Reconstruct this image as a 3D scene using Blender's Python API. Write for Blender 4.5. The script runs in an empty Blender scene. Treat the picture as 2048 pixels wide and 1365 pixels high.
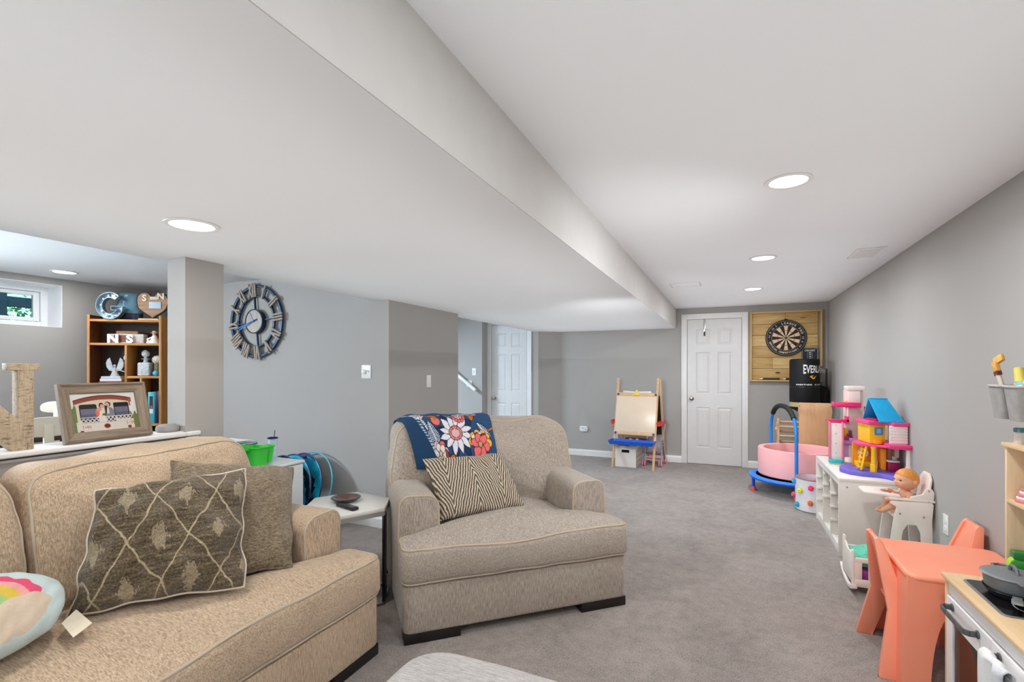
import bpy, bmesh, math, random
import numpy as np
from mathutils import Vector, Matrix, noise
from mathutils.bvhtree import BVHTree

random.seed(7)
SC = bpy.context.scene
COL = SC.collection
PI = math.pi
R = math.radians

# ------------------------------------------------------------------ camera
cam_data = bpy.data.cameras.new('camera')
cam = bpy.data.objects.new('camera', cam_data)
COL.objects.link(cam)
cam.location = (0, 0, 1.34)
cam.rotation_euler = (R(90), 0, R(23.8))
cam_data.sensor_width = 36
cam_data.lens = 981 / 2048 * 36
cam_data.shift_y = 55.5 / 2048
cam_data.clip_start = 0.02
SC.camera = cam

# ------------------------------------------------------------------ world, daylight, lamps, exposure
SC.view_settings.view_transform = 'Standard'
SC.view_settings.look = 'None'
SC.view_settings.gamma = 1
SC.view_settings.exposure = 0.21
SC.view_settings.use_curve_mapping = False
SC.cycles.max_bounces = 12
SC.cycles.diffuse_bounces = 8
SC.cycles.glossy_bounces = 4
SC.cycles.transmission_bounces = 8
SC.cycles.transparent_max_bounces = 12
SC.cycles.sample_clamp_indirect = 6
SC.cycles.caustics_reflective = False
SC.cycles.caustics_refractive = False
W = bpy.data.worlds.new('sky')
SC.world = W
W.use_nodes = True
_nt = W.node_tree
_sky = _nt.nodes.new('ShaderNodeTexSky')
_sky.sky_type = 'NISHITA'
_sky.sun_disc = False
_sky.sun_elevation = R(48)
_sky.sun_rotation = R(120)
_nt.links.new(_sky.outputs[0], _nt.nodes['Background'].inputs[0])
_nt.nodes['Background'].inputs[1].default_value = 0.42


def area(name, loc, rot, sx, sy, power, color, shape='RECTANGLE', spread=180):
    l = bpy.data.lights.new(name, 'AREA')
    l.shape = shape
    l.size = sx
    l.size_y = sy
    l.energy = power
    l.color = color
    l.spread = R(spread)
    o = bpy.data.objects.new(name, l)
    o.location = loc
    o.rotation_euler = [R(a) for a in rot]
    COL.objects.link(o)
    return o


DAY = (0.80, 0.90, 1.0)
WARM = (1.0, 0.95, 0.88)
NEUT = (0.97, 0.985, 1.0)
FILL = (0.93, 0.97, 1.0)
# added lamp for an assumed second window, not built; then daylight from the stairwell
area('added_daylight', (-5.78, 0.25, 1.85), (0, -78, 0), 0.5, 1.3, 155, DAY)
area('stair_daylight', (-5.0, 5.2, 2.12), (0, -35, -30), 0.8, 0.8, 150, (0.66, 0.83, 1.0))
# unseen fill lamps added to even out the light on ceilings and walls
area('ceiling_fill', (0.1, -1.5, 1.2), (180, 0, 0), 1.4, 1.4, 18, FILL)
area('front_fill', (-0.2, -2.0, 1.15), (84, 0, 14), 1.6, 1.2, 16, FILL)
area('ceiling_fill', (0.24, 3.4, 1.62), (180, 0, 0), 1.55, 8.8, 12, FILL, spread=110)
area('ceiling_fill', (-1.72, 3.1, 1.50), (180, 0, 0), 1.95, 8.6, 16.0, FILL, spread=115)
area('ceiling_fill', (-4.2, 1.0, 1.6), (180, 0, 0), 1.6, 2.2, 1.6, FILL, spread=120)
area('back_wall_fill', (-0.9, 3.4, 1.5), (80, 0, 0), 0.5, 0.25, 8, FILL, spread=90)
area('side_fill', (0.6, 2.2, 1.55), (88, 0, 62), 0.4, 0.3, 4, FILL, spread=100)
DOWNLIGHTS = [
    (0.26, 0.90, 2.196, 11, NEUT), (0.25, 2.55, 2.196, 12, NEUT), (0.245, 4.24, 2.196, 12, NEUT), (0.24, 5.84, 2.196, 15, NEUT),
    (0.26, -0.80, 2.196, 9, NEUT), (-1.964, 1.28, 1.917, 6, WARM), (-1.964, -0.6, 1.917, 9, WARM),
    (-5.37, 2.37, 2.196, 5, (1, .97, .94)), (-4.0, 0.6, 2.196, 4, (1, .97, .94)),
]
VISIBLE_DOWN = {1: 'bright round recessed ceiling light nearest the camera above the play area',
                2: 'middle recessed ceiling light of the row of three before the white door',
                3: 'farthest recessed ceiling light of the row nearest the white door',
                5: 'small recessed light in the low ceiling left of the beam',
                7: 'recessed ceiling light in the left room beside the small window'}

# ------------------------------------------------------------------ colour and material helpers


def lin(c):
    return tuple(((v / 255) / 12.92 if v / 255 <= 0.04045 else ((v / 255 + 0.055) / 1.055) ** 2.4) for v in c)


def col(c, k=1.0):
    return tuple(min(0.92, v * k) for v in lin(c)) + (1.0,)


class NT:
    """tiny node-tree writer"""

    def __init__(self, name):
        self.m = bpy.data.materials.new(name)
        self.m.use_nodes = True
        self.t = self.m.node_tree
        self.b = self.t.nodes['Principled BSDF']
        self._tc = None

    def n(self, typ, **kw):
        nd = self.t.nodes.new(typ)
        for k, v in kw.items():
            setattr(nd, k, v)
        return nd

    def link(self, a, b):
        self.t.links.new(a, b)

    def coord(self, which='Object'):
        if self._tc is None:
            self._tc = self.n('ShaderNodeTexCoord')
        return self._tc.outputs[which]

    def mapping(self, scale=(1, 1, 1), rot=(0, 0, 0), which='Object'):
        mp = self.n('ShaderNodeMapping')
        mp.inputs['Scale'].default_value = scale
        mp.inputs['Rotation'].default_value = rot
        self.link(self.coord(which), mp.inputs['Vector'])
        return mp.outputs[0]

    def noise(self, vec, scale, detail=3, rough=0.5, dist=0.0):
        nd = self.n('ShaderNodeTexNoise')
        nd.inputs['Scale'].default_value = scale
        nd.inputs['Detail'].default_value = detail
        nd.inputs['Roughness'].default_value = rough
        nd.inputs['Distortion'].default_value = dist
        self.link(vec, nd.inputs['Vector'])
        return nd.outputs[0]

    def math(self, op, a, b=None, c=None, clamp=False):
        nd = self.n('ShaderNodeMath', operation=op)
        nd.use_clamp = clamp
        for i, v in enumerate((a, b, c)):
            if v is None:
                continue
            if isinstance(v, (int, float)):
                nd.inputs[i].default_value = v
            else:
                self.link(v, nd.inputs[i])
        return nd.outputs[0]

    def ramp(self, fac, stops):
        nd = self.n('ShaderNodeValToRGB')
        el = nd.color_ramp.elements
        while len(el) < len(stops):
            el.new(0.5)
        for e, (p, c) in zip(el, stops):
            e.position = p
            e.color = c
        self.link(fac, nd.inputs[0])
        return nd.outputs[0]

    def mix(self, fac, a, b, blend='MIX'):
        nd = self.n('ShaderNodeMix', data_type='RGBA', blend_type=blend)
        for key, v in ((0, fac), (6, a), (7, b)):
            if isinstance(v, (int, float)):
                nd.inputs[key].default_value = v
            elif isinstance(v, tuple):
                nd.inputs[key].default_value = v
            else:
                self.link(v, nd.inputs[key])
        return nd.outputs[2]

    def sep(self, vec):
        nd = self.n('ShaderNodeSeparateXYZ')
        self.link(vec, nd.inputs[0])
        return nd.outputs

    def bump(self, h, strength=0.2, dist=0.01):
        nd = self.n('ShaderNodeBump')
        nd.inputs['Strength'].default_value = strength
        nd.inputs['Distance'].default_value = dist
        self.link(h, nd.inputs['Height'])
        self.link(nd.outputs[0], self.b.inputs['Normal'])

    def color(self, c):
        if isinstance(c, tuple):
            self.b.inputs['Base Color'].default_value = c
        else:
            self.link(c, self.b.inputs['Base Color'])

    def rough(self, v, spec=None):
        self.b.inputs['Roughness'].default_value = v
        if spec is not None:
            self.b.inputs['Specular IOR Level'].default_value = spec


_MC = {}


def M(c, rough=0.5, metal=0.0, k=1.0, var=0.06, scale=9.0, spec=None, bump=0.0, bscale=60, name=None, coat=0.0):
    """plain procedural material: base colour with a slight mottled variation"""
    key = (c, rough, metal, k, var, scale, spec, bump, bscale, coat)
    if key in _MC:
        return _MC[key]
    t = NT(name or 'paint_%d_%d_%d' % c)
    base = col(c, k)
    f = t.noise(t.coord(), scale, 3)
    dark = tuple(v * (1 - var) for v in base[:3]) + (1,)
    lite = tuple(min(0.95, v * (1 + var)) for v in base[:3]) + (1,)
    t.color(t.ramp(f, [(0.3, dark), (0.7, lite)]))
    t.rough(rough, spec)
    t.b.inputs['Metallic'].default_value = metal
    if coat:
        t.b.inputs['Coat Weight'].default_value = coat
    if bump:
        t.bump(t.noise(t.coord(), bscale, 2), bump, 0.004)
    _MC[key] = t.m
    return t.m


def wood(name, c1, c2, axis=0, scale=1.0, rough=0.45, k=1.0, contrast=1.0, bump=0.05):
    t = NT(name)
    s = [14 * scale] * 3
    s[axis] = 1.2 * scale
    v = t.mapping(tuple(s))
    f = t.noise(v, 2.2, 5, 0.6, 0.6)
    f2 = t.noise(v, 9, 3, 0.6)
    m = t.math('ADD', t.math('MULTIPLY', f, 0.7), t.math('MULTIPLY', f2, 0.3))
    t.color(t.ramp(m, [(0.5 - 0.18 / contrast, col(c1, k)), (0.5 + 0.18 / contrast, col(c2, k))]))
    t.rough(rough)
    t.bump(m, bump, 0.003)
    return t.m


def vcol(name, rough=0.8, bump=0.15, bscale=220, sheen=0.0):
    """flat print: colours stored on the mesh, with weave relief"""
    t = NT(name)
    a = t.n('ShaderNodeVertexColor')
    a.layer_name = 'print'
    f = t.noise(t.coord(), 90, 2)
    t.color(t.mix(0.12, a.outputs[0], t.mix(1.0, a.outputs[0], f, 'MULTIPLY')))
    t.rough(rough, 0.2)
    if bump:
        t.bump(t.noise(t.coord(), bscale, 2), bump, 0.003)
    return t.m


# ------------------------------------------------------------------ mesh helpers
class MB:
    def __init__(self):
        self.v = []
        self.f = []
        self.mi = []

    def add(self, verts, faces, mi=0):
        o = len(self.v)
        self.v.extend([tuple(p) for p in verts])
        self.f.extend([tuple(i + o for i in fc) for fc in faces])
        self.mi.extend([mi] * len(faces))
        return self

    def box(self, x0, y0, z0, x1, y1, z1, mi=0, mat=None):
        vs = [Vector((x, y, z)) for z in (z0, z1) for y in (y0, y1) for x in (x0, x1)]
        if mat is not None:
            vs = [mat @ p for p in vs]
        return self.add(vs, [(0, 2, 3, 1), (4, 5, 7, 6), (0, 1, 5, 4), (2, 6, 7, 3), (0, 4, 6, 2), (1, 3, 7, 5)], mi)

    def bar(self, p0, p1, w, h, mi=0, up=(0, 0, 1)):
        """rectangular bar between two points: w across, h along 'up'"""
        p0, p1 = Vector(p0), Vector(p1)
        d = (p1 - p0).normalized()
        u = Vector(up)
        s = d.cross(u)
        if s.length < 1e-4:
            s = d.cross(Vector((0, 1, 0)))
        s.normalize()
        u = s.cross(d).normalized()
        vs = []
        for p in (p0, p1):
            for a, b in ((-1, -1), (1, -1), (1, 1), (-1, 1)):
                vs.append(p + s * (a * w / 2) + u * (b * h / 2))
        return self.add(vs, [(3, 2, 1, 0), (4, 5, 6, 7), (0, 1, 5, 4), (1, 2, 6, 5), (2, 3, 7, 6), (3, 0, 4, 7)], mi)

    def tube(self, path, r, n=10, caps=True, mi=0, closed=False):
        P = [Vector(p) for p in path]
        m = len(P)
        rs = r if isinstance(r, (list, tuple)) else [r] * m
        tang = []
        for i in range(m):
            if closed:
                a, b = P[(i - 1) % m], P[(i + 1) % m]
            else:
                a, b = P[max(0, i - 1)], P[min(m - 1, i + 1)]
            tang.append((b - a).normalized())
        t0 = tang[0]
        ref = Vector((0, 0, 1)) if abs(t0.z) < 0.9 else Vector((1, 0, 0))
        nrm = (ref - t0 * ref.dot(t0)).normalized()
        vs = []
        for i in range(m):
            t = tang[i]
            nrm = (nrm - t * nrm.dot(t)).normalized()
            b = t.cross(nrm)
            for j in range(n):
                a = 2 * PI * j / n
                vs.append(P[i] + nrm * (math.cos(a) * rs[i]) + b * (math.sin(a) * rs[i]))
        fs = []
        for i in range(m if closed else m - 1):
            i2 = (i + 1) % m
            for j in range(n):
                j2 = (j + 1) % n
                fs.append((i * n + j, i * n + j2, i2 * n + j2, i2 * n + j))
        if caps and not closed:
            fs.append(tuple(range(n - 1, -1, -1)))
            fs.append(tuple((m - 1) * n + j for j in range(n)))
        return self.add(vs, fs, mi)

    def cyl(self, p0, p1, r0, r1=None, n=16, mi=0):
        return self.tube([p0, p1], [r0, r0 if r1 is None else r1], n, True, mi)

    def lathe(self, prof, n=32, c=(0, 0, 0), mat=None, mi=0, sx=1.0, sy=1.0):
        vs, fs = [], []
        for r, z in prof:
            for j in range(n):
                a = 2 * PI * j / n
                p = Vector((r * math.cos(a) * sx, r * math.sin(a) * sy, z))
                if mat is not None:
                    p = mat @ p
                vs.append(p + Vector(c))
        for i in range(len(prof) - 1):
            for j in range(n):
                j2 = (j + 1) % n
                fs.append((i * n + j, i * n + j2, (i + 1) * n + j2, (i + 1) * n + j))
        if prof[0][0] > 1e-5:
            fs.append(tuple(range(n - 1, -1, -1)))
        if prof[-1][0] > 1e-5:
            fs.append(tuple((len(prof) - 1) * n + j for j in range(n)))
        return self.add(vs, fs, mi)

    def prism(self, poly, z0, z1, mat=None, mi=0):
        """2D polygon (ccw) extruded along local z"""
        n = len(poly)
        vs = [Vector((x, y, z0)) for x, y in poly] + [Vector((x, y, z1)) for x, y in poly]
        if mat is not None:
            vs = [mat @ p for p in vs]
        fs = [tuple(range(n - 1, -1, -1)), tuple(range(n, 2 * n))]
        for i in range(n):
            j = (i + 1) % n
            fs.append((i, j, n + j, n + i))
        return self.add(vs, fs, mi)

    def ball(self, c, r, nu=16, nv=10, mi=0, mat=None):
        rx, ry, rz = r if isinstance(r, (tuple, list)) else (r, r, r)
        vs, fs = [], []
        for i in range(nv + 1):
            th = PI * i / nv
            for j in range(nu):
                a = 2 * PI * j / nu
                p = Vector((rx * math.sin(th) * math.cos(a), ry * math.sin(th) * math.sin(a), rz * math.cos(th)))
                if mat is not None:
                    p = mat @ p
                vs.append(p + Vector(c))
        for i in range(nv):
            for j in range(nu):
                j2 = (j + 1) % nu
                fs.append((i * nu + j, (i + 1) * nu + j, (i + 1) * nu + j2, i * nu + j2))
        return self.add(vs, fs, mi)

    def grid(self, fn, nu, nv, mi=0, closed_u=False):
        vs = [fn(i / nu, j / nv) for j in range(nv + 1) for i in range(nu + 1)]
        fs = []
        for j in range(nv):
            for i in range(nu):
                a = j * (nu + 1) + i
                fs.append((a, a + 1, a + nu + 2, a + nu + 1))
        return self.add(vs, fs, mi)

    def ring(self, r0, r1, z0, z1, n=48, c=(0, 0, 0), mat=None, a0=0, a1=2 * PI, mi=0):
        """annulus (or arc of one) with thickness"""
        full = abs(a1 - a0 - 2 * PI) < 1e-6
        m = n if full else n + 1
        vs = []
        for i in range(m):
            a = a0 + (a1 - a0) * i / n
            for r, z in ((r0, z0), (r1, z0), (r1, z1), (r0, z1)):
                p = Vector((r * math.cos(a), r * math.sin(a), z))
                if mat is not None:
                    p = mat @ p
                vs.append(p + Vector(c))
        fs = []
        for i in range(n):
            i2 = (i + 1) % m
            for k in range(4):
                k2 = (k + 1) % 4
                fs.append((i * 4 + k, i2 * 4 + k, i2 * 4 + k2, i * 4 + k2))
        if not full:
            fs.append((3, 2, 1, 0))
            fs.append(tuple(n * 4 + k for k in range(4)))
        return self.add(vs, fs, mi)

    def xform(self, mat):
        self.v = [tuple(mat @ Vector(p)) for p in self.v]
        return self

    def build(self, name, mats, parent=None, loc=None, rot=None, smooth=35, bevel=0.0, bseg=2, label=None, kind=None, merge=False, colors=None):
        me = bpy.data.meshes.new(name)
        me.from_pydata(self.v, [], self.f)
        if not isinstance(mats, (list, tuple)):
            mats = [mats]
        for m in mats:
            me.materials.append(m)
        if len(mats) > 1:
            me.polygons.foreach_set('material_index', self.mi)
        if colors is not None:
            at = me.color_attributes.new('print', 'FLOAT_COLOR', 'POINT')
            at.data.foreach_set('color', np.asarray(colors, dtype=np.float32).ravel())
        bm = bmesh.new()
        bm.from_mesh(me)
        if merge:
            bmesh.ops.remove_doubles(bm, verts=bm.verts, dist=1e-5)
        bmesh.ops.recalc_face_normals(bm, faces=bm.faces)
        if bevel > 0:
            es = [e for e in bm.edges if len(e.link_faces) == 2 and e.calc_face_angle(0) > 0.5]
            bmesh.ops.bevel(bm, geom=es, offset=bevel, segments=bseg, profile=0.5, affect='EDGES', clamp_overlap=True)
        bm.to_mesh(me)
        bm.free()
        if smooth:
            me.polygons.foreach_set('use_smooth', [True] * len(me.polygons))
            me.set_sharp_from_angle(angle=R(smooth))
        me.update()
        o = bpy.data.objects.new(name, me)
        COL.objects.link(o)
        if parent is not None:
            o.parent = parent
        if loc is not None:
            o.location = loc
        if rot is not None:
            o.rotation_euler = rot
        if label:
            o['label'] = label
        if kind:
            o['kind'] = kind
        return o


def tag(o, label, cat, group=None, kind=None):
    o['label'] = label
    o['category'] = cat
    if group:
        o['group'] = group
    if kind:
        o['kind'] = kind
    return o


def thing(name, label, cat, loc=(0, 0, 0), rotz=0.0, group=None, rot=None):
    o = bpy.data.objects.new(name, None)
    o.empty_display_size = 0.05
    COL.objects.link(o)
    o.location = loc
    o.rotation_euler = rot if rot is not None else (0, 0, rotz)
    return tag(o, label, cat, group)


def dup(root, loc=None, rotz=None, label=None, group=None):
    def cp(o, par):
        c = o.copy()
        COL.objects.link(c)
        if par is not None:
            c.parent = par
        for ch in list(o.children):
            cp(ch, c)
        return c
    r = cp(root, None)
    if loc is not None:
        r.location = loc
    if rotz is not None:
        r.rotation_euler = (0, 0, rotz)
    if label:
        r['label'] = label
    if group:
        r['group'] = group
    return r


def axes(c, xa, ya, za=None):
    """matrix with given local x and y axes"""
    x = Vector(xa).normalized()
    y = Vector(ya)
    y = (y - x * y.dot(x)).normalized()
    z = x.cross(y)
    m = Matrix((x, y, z)).transposed().to_4x4()
    m.translation = Vector(c)
    return m


XZ = Matrix(((1, 0, 0, 0), (0, 0, -1, 0), (0, 1, 0, 0), (0, 0, 0, 1)))   # polygon drawn in x,z; extruded along -y
YZ = Matrix(((0, 0, 1, 0), (1, 0, 0, 0), (0, 1, 0, 0), (0, 0, 0, 1)))    # polygon drawn in y,z; extruded along +x


def rrect(x0, y0, x1, y1, r, n=5):
    """rounded rectangle outline, r one radius or four (bl, br, tr, tl)"""
    rs = r if isinstance(r, (tuple, list)) else (r,) * 4
    out = []
    for (cx, cy, a0, rr) in ((x0, y0, 180, rs[0]), (x1, y0, 270, rs[1]), (x1, y1, 0, rs[2]), (x0, y1, 90, rs[3])):
        sx = 1 if cx == x0 else -1
        sy = 1 if cy == y0 else -1
        if rr < 1e-5:
            out.append((cx, cy))
            continue
        for i in range(n + 1):
            a = R(a0 + 90 * i / n)
            out.append((cx + sx * rr + rr * math.cos(a), cy + sy * rr + rr * math.sin(a)))
    return out


def rpoly(pts, radii, n=5):
    """polygon with rounded corners (ccw or cw)"""
    out = []
    m = len(pts)
    for i in range(m):
        p = Vector(pts[i])
        a = (Vector(pts[i - 1]) - p)
        b = (Vector(pts[(i + 1) % m]) - p)
        r = radii[i] if isinstance(radii, (list, tuple)) else radii
        if r < 1e-5:
            out.append(tuple(p))
            continue
        la, lb = a.length, b.length
        a.normalize()
        b.normalize()
        ang = a.angle(b)
        d = min(r / math.tan(ang / 2), la * 0.49, lb * 0.49)
        p0, p2 = p + a * d, p + b * d
        for k in range(n + 1):
            t = k / n
            q = p0 * (1 - t) ** 2 + p * 2 * t * (1 - t) + p2 * t ** 2
            out.append(tuple(q))
    return out


def dense(poly, step):
    out = []
    m = len(poly)
    for i in range(m):
        a, b = Vector(poly[i]), Vector(poly[(i + 1) % m])
        k = max(1, int((b - a).length / step))
        for j in range(k):
            out.append(tuple(a.lerp(b, j / k)))
    return out


def text_mesh(s, size, depth=0.002, bold=0.0, align='CENTER'):
    cu = bpy.data.curves.new('t', 'FONT')
    cu.body = s
    cu.size = size
    cu.extrude = depth
    cu.offset = bold
    cu.align_x = align
    cu.align_y = 'CENTER'
    cu.resolution_u = 3
    ob = bpy.data.objects.new('t', cu)
    COL.objects.link(ob)
    dg = bpy.context.evaluated_depsgraph_get()
    me = bpy.data.meshes.new_from_object(ob.evaluated_get(dg))
    v = [tuple(p.co) for p in me.vertices]
    f = [tuple(p.vertices) for p in me.polygons]
    bpy.data.objects.remove(ob)
    bpy.data.curves.remove(cu)
    bpy.data.meshes.remove(me)
    return v, f
# ------------------------------------------------------------------ room materials
def wall_paint():
    t = NT('grey_wall_paint')
    f = t.noise(t.coord(), 1.3, 3)
    t.color(t.ramp(f, [(0.3, col((173, 170, 166), 0.94)), (0.7, col((177, 174, 170), 0.94))]))
    t.rough(0.75, 0.25)
    t.bump(t.noise(t.coord(), 320, 2), 0.05, 0.002)
    return t.m


def ceil_paint():
    t = NT('white_ceiling_paint')
    f = t.noise(t.coord(), 0.8, 2)
    t.color(t.ramp(f, [(0.3, (0.785, 0.795, 0.805, 1)), (0.7, (0.82, 0.83, 0.84, 1))]))
    t.rough(0.9, 0.1)
    t.bump(t.noise(t.coord(), 260, 2), 0.04, 0.002)
    return t.m


def carpet():
    t = NT('grey_carpet')
    v = t.coord()
    big = t.noise(v, 2.2, 4, 0.6, 0.8)
    mid = t.noise(v, 16, 3, 0.6)
    fine = t.noise(v, 170, 3, 0.75)
    vo = t.n('ShaderNodeTexVoronoi')
    vo.inputs['Scale'].default_value = 150
    t.link(v, vo.inputs['Vector'])
    a = t.math('ADD', t.math('MULTIPLY', big, 0.20), t.math('MULTIPLY', mid, 0.16))
    a = t.math('ADD', a, t.math('MULTIPLY', fine, 0.60))
    a = t.math('SUBTRACT', a, t.math('MULTIPLY', vo.outputs['Distance'], 0.10))
    t.color(t.ramp(a, [(0.26, col((92, 88, 84), 1.0)), (0.43, col((151, 141, 134), 1.1)), (0.60, col((189, 178, 171), 1.1))]))
    t.rough(0.95, 0.1)
    t.b.inputs['Sheen Weight'].default_value = 0.25
    h = t.math('ADD', t.math('MULTIPLY', fine, 1.0), t.math('MULTIPLY', mid, 0.4))
    t.bump(h, 0.7, 0.010)
    return t.m


WALL = wall_paint()
CEIL = ceil_paint()
TRIM = M((226, 225, 223), 0.4, k=1.05, var=0.02)
DOORW = M((222, 221, 219), 0.42, k=0.95, var=0.02)
CHROME = M((200, 200, 200), 0.18, metal=1.0, var=0.03)
BRASS_N = M((170, 165, 155), 0.25, metal=1.0, var=0.05)


def S(name, mb, m, **kw):
    o = mb.build(name, m, **kw)
    o['kind'] = 'structure'
    return o


S('floor', MB().box(-6.4, -3.1, -0.1, 1.4, 7.6, 0), carpet())
S('ceiling', MB().box(-6.4, -3.1, 2.196, 1.4, 7.6, 2.35), CEIL)
S('ceiling_soffit', MB().box(-2.77, -3.05, 1.917, -0.686, 7.40, 2.2), CEIL)
# the beam's upright side is a thin strip of pale grey, darker than the ceiling
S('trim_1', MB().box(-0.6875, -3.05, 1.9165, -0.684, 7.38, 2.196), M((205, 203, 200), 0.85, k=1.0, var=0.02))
S('wall_right', MB().box(1.165, -3.1, 0, 1.4, 7.6, 2.2), WALL)
S('wall_back', MB().box(-2.41, 7.38, 0, 1.2, 7.6, 2.2), WALL)
S('wall_chamfer', MB().prism([(-2.41, 7.38), (-2.41, 7.6), (-2.75, 7.6), (-2.69, 7.11)], 0, 2.2), WALL)
S('wall_hall', MB().box(-6.3, 7.11, 0, -2.69, 7.4, 2.2), WALL)
S('wall_stair', MB().box(-6.3, 6.9, 0, -3.56, 7.12, 2.2), WALL)
S('wall_centre', MB().box(-6.3, 3.34, 0, -2.6, 4.49, 2.2), WALL)
S('wall_front', MB().box(-6.3, -3.1, 0, 1.3, -2.95, 2.2), WALL)
S('wall_outer', MB().box(-6.4, 4.3, 0, -6.2, 7.4, 2.2), WALL)
S('wall_pillar', MB().box(-2.70, 1.63, 0, -2.556, 1.84, 1.92), WALL)
S('wall_half', MB().box(-2.68, -3.0, 0, -2.58, 1.64, 0.985), WALL)
# left wall with the basement window opening
wl = MB()
X0, X1 = -6.14, -5.82
wl.box(X0, -3.1, 0, X1, 1.45, 2.2)
wl.box(X0, 1.45, 0, X1, 2.554, 1.732)
wl.box(X0, 1.45, 2.135, X1, 2.554, 2.2)
wl.box(X0, 2.554, 0, X1, 3.4, 2.2)
S('wall_left', wl, WALL)
# white drywall return of the window
rv = MB()
rv.box(-6.11, 1.452, 1.7325, -5.818, 2.552, 1.738)
rv.box(-6.11, 1.452, 2.128, -5.818, 2.552, 2.1335)
rv.box(-6.11, 2.546, 1.738, -5.818, 2.552, 2.128)
rv.box(-6.11, 1.452, 1.738, -5.818, 1.458, 2.128)
S('trim_2', rv, M((228, 230, 232), 0.6, k=1.05, var=0.01))

# half-wall cap with moulded edge
cap = MB()
cap.box(-2.72, -3.0, 0.992, -2.535, 1.628, 1.016)
cap.box(-2.554, 1.628, 0.992, -2.535, 1.70, 1.016)
S('trim_3', cap, TRIM, bevel=0.006, bseg=3)
md = MB()
prof = [(0, 0.985), (0.030, 0.985), (0.030, 0.975), (0.022, 0.965), (0.020, 0.95), (0.012, 0.935), (0.010, 0.915), (0.004, 0.905), (0, 0.905)]
md.prism([(x - 2.58, z) for x, z in prof][::-1], 3.0, -1.628, XZ)
md.box(-2.5545, 1.628, 0.905, -2.5395, 1.69, 0.99)
S('trim_4', md, M((205, 202, 198), 0.45, k=1.0, var=0.02))

# skirting boards


def skirting(name, pts, inward):
    mb = MB()
    for (a, b), nrm in zip(pts, inward):
        a, b, nv = Vector((*a, 0)), Vector((*b, 0)), Vector((*nrm, 0)).normalized()
        prof = [(0, 0), (0.014, 0), (0.014, 0.072), (0.009, 0.082), (0.006, 0.092), (0, 0.094)]
        vs = [p + nv * d + Vector((0, 0, z)) for p in (a, b) for d, z in prof]
        n = len(prof)
        fs = [tuple(range(n)), tuple(range(2 * n - 1, n - 1, -1))] + [(i, (i + 1) % n, n + (i + 1) % n, n + i) for i in range(n)]
        mb.add(vs, fs)
    S(name, mb, TRIM, smooth=0)


skirting('baseboard_back', [((-2.41, 7.38), (-0.61, 7.38)), ((0.235, 7.38), (1.165, 7.38))], [(0, -1), (0, -1)])
skirting('baseboard_right', [((1.165, -2.95), (1.165, 7.38))], [(-1, 0)])
skirting('baseboard_hall', [((-2.69, 7.11), (-2.41, 7.38)), ((-2.80, 7.11), (-2.69, 7.11))], [(1, -1), (0, -1)])
skirting('baseboard_centre', [((-5.82, 3.34), (-2.6, 3.34)), ((-2.6, 3.34), (-2.6, 4.49))], [(0, -1), (1, 0)])
skirting('baseboard_left', [((-5.82, -2.9), (-5.82, 3.34))], [(1, 0)])


# ------------------------------------------------------------------ doors
def six_panel_door(name, x0, y, w, h, knob_x, knob_z, label, casing=0.075):
    """slab facing -y; stiles and rails one mesh, six raised panels, casing and knob"""
    root = bpy.data.objects.new(name, None)
    COL.objects.link(root)
    root.location = (x0, y, 0)
    root['kind'] = 'structure'
    root['label'] = label
    st, mid = 0.115 * w / 0.70, 0.10 * w / 0.70
    pw = (w - 2 * st - mid) / 2
    rows = [(0.235, 0.80), (0.985, 1.57), (1.68, 1.90)]
    rows = [(a * h / 2.03, b * h / 2.03) for a, b in rows]
    fr = MB()
    zs = [0.008] + [q for r in rows for q in r] + [h]
    for i in range(0, len(zs), 2):
        fr.box(0, -0.012, zs[i], w, 0.0, zs[i + 1])
    for a, b in rows:
        for xa, xb in ((0, st), (st + pw, st + pw + mid), (w - st, w)):
            fr.box(xa, -0.012, a, xb, 0, b)
    fr.build('door_slab', DOORW, root, smooth=0)
    for a, b in rows:
        for xa in (st, st + pw + mid):
            mb = MB()
            rects = []
            for ins, dep in ((0, -0.012), (0.007, -0.005), (0.016, -0.004), (0.036, -0.011)):
                rects.append([(xa + ins, dep, a + ins), (xa + pw - ins, dep, a + ins), (xa + pw - ins, dep, b - ins), (xa + ins, dep, b - ins)])
            vs = [p for r in rects for p in r]
            fs = []
            for k in range(3):
                for q in range(4):
                    fs.append((k * 4 + q, k * 4 + (q + 1) % 4, k * 4 + 4 + (q + 1) % 4, k * 4 + 4 + q))
            fs.append((12, 13, 14, 15))
            mb.add(vs, fs)
            mb.build('panel', DOORW, root, smooth=0)
    cs = MB()
    c = casing
    g = 0.006
    for (xa, za, xb, zb) in ((-g - c, 0, -g, h + g + c), (w + g, 0, w + g + c, h + g + c), (-g, h + g, w + g, h + g + c)):
        cs.box(xa, -0.018, za, xb, 0, zb)
    # stepped inner edge of the casing
    for (xa, za, xb, zb) in ((-g - c, 0, -g - c + 0.02, h + g + c), (w + g + c - 0.02, 0, w + g + c, h + g + c), (-g - c + 0.02, h + g + c - 0.02, w + g + c - 0.02, h + g + c)):
        cs.box(xa, -0.024, za, xb, -0.0175, zb)
    cs.build('door_frame', TRIM, root, bevel=0.003)
    kb = MB()
    mt = Matrix.Translation((knob_x, 0, knob_z)) @ Matrix.Rotation(R(90), 4, 'X')
    kb.lathe([(0.031, 0.012), (0.031, 0.016), (0.026, 0.019), (0.012, 0.02), (0.011, 0.036), (0.02, 0.042), (0.027, 0.052), (0.027, 0.06), (0.018, 0.068), (0.0, 0.07)], 20, mat=mt)
    kb.build('door_knob', BRASS_N, root, label='satin metal round door knob')
    return root


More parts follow.
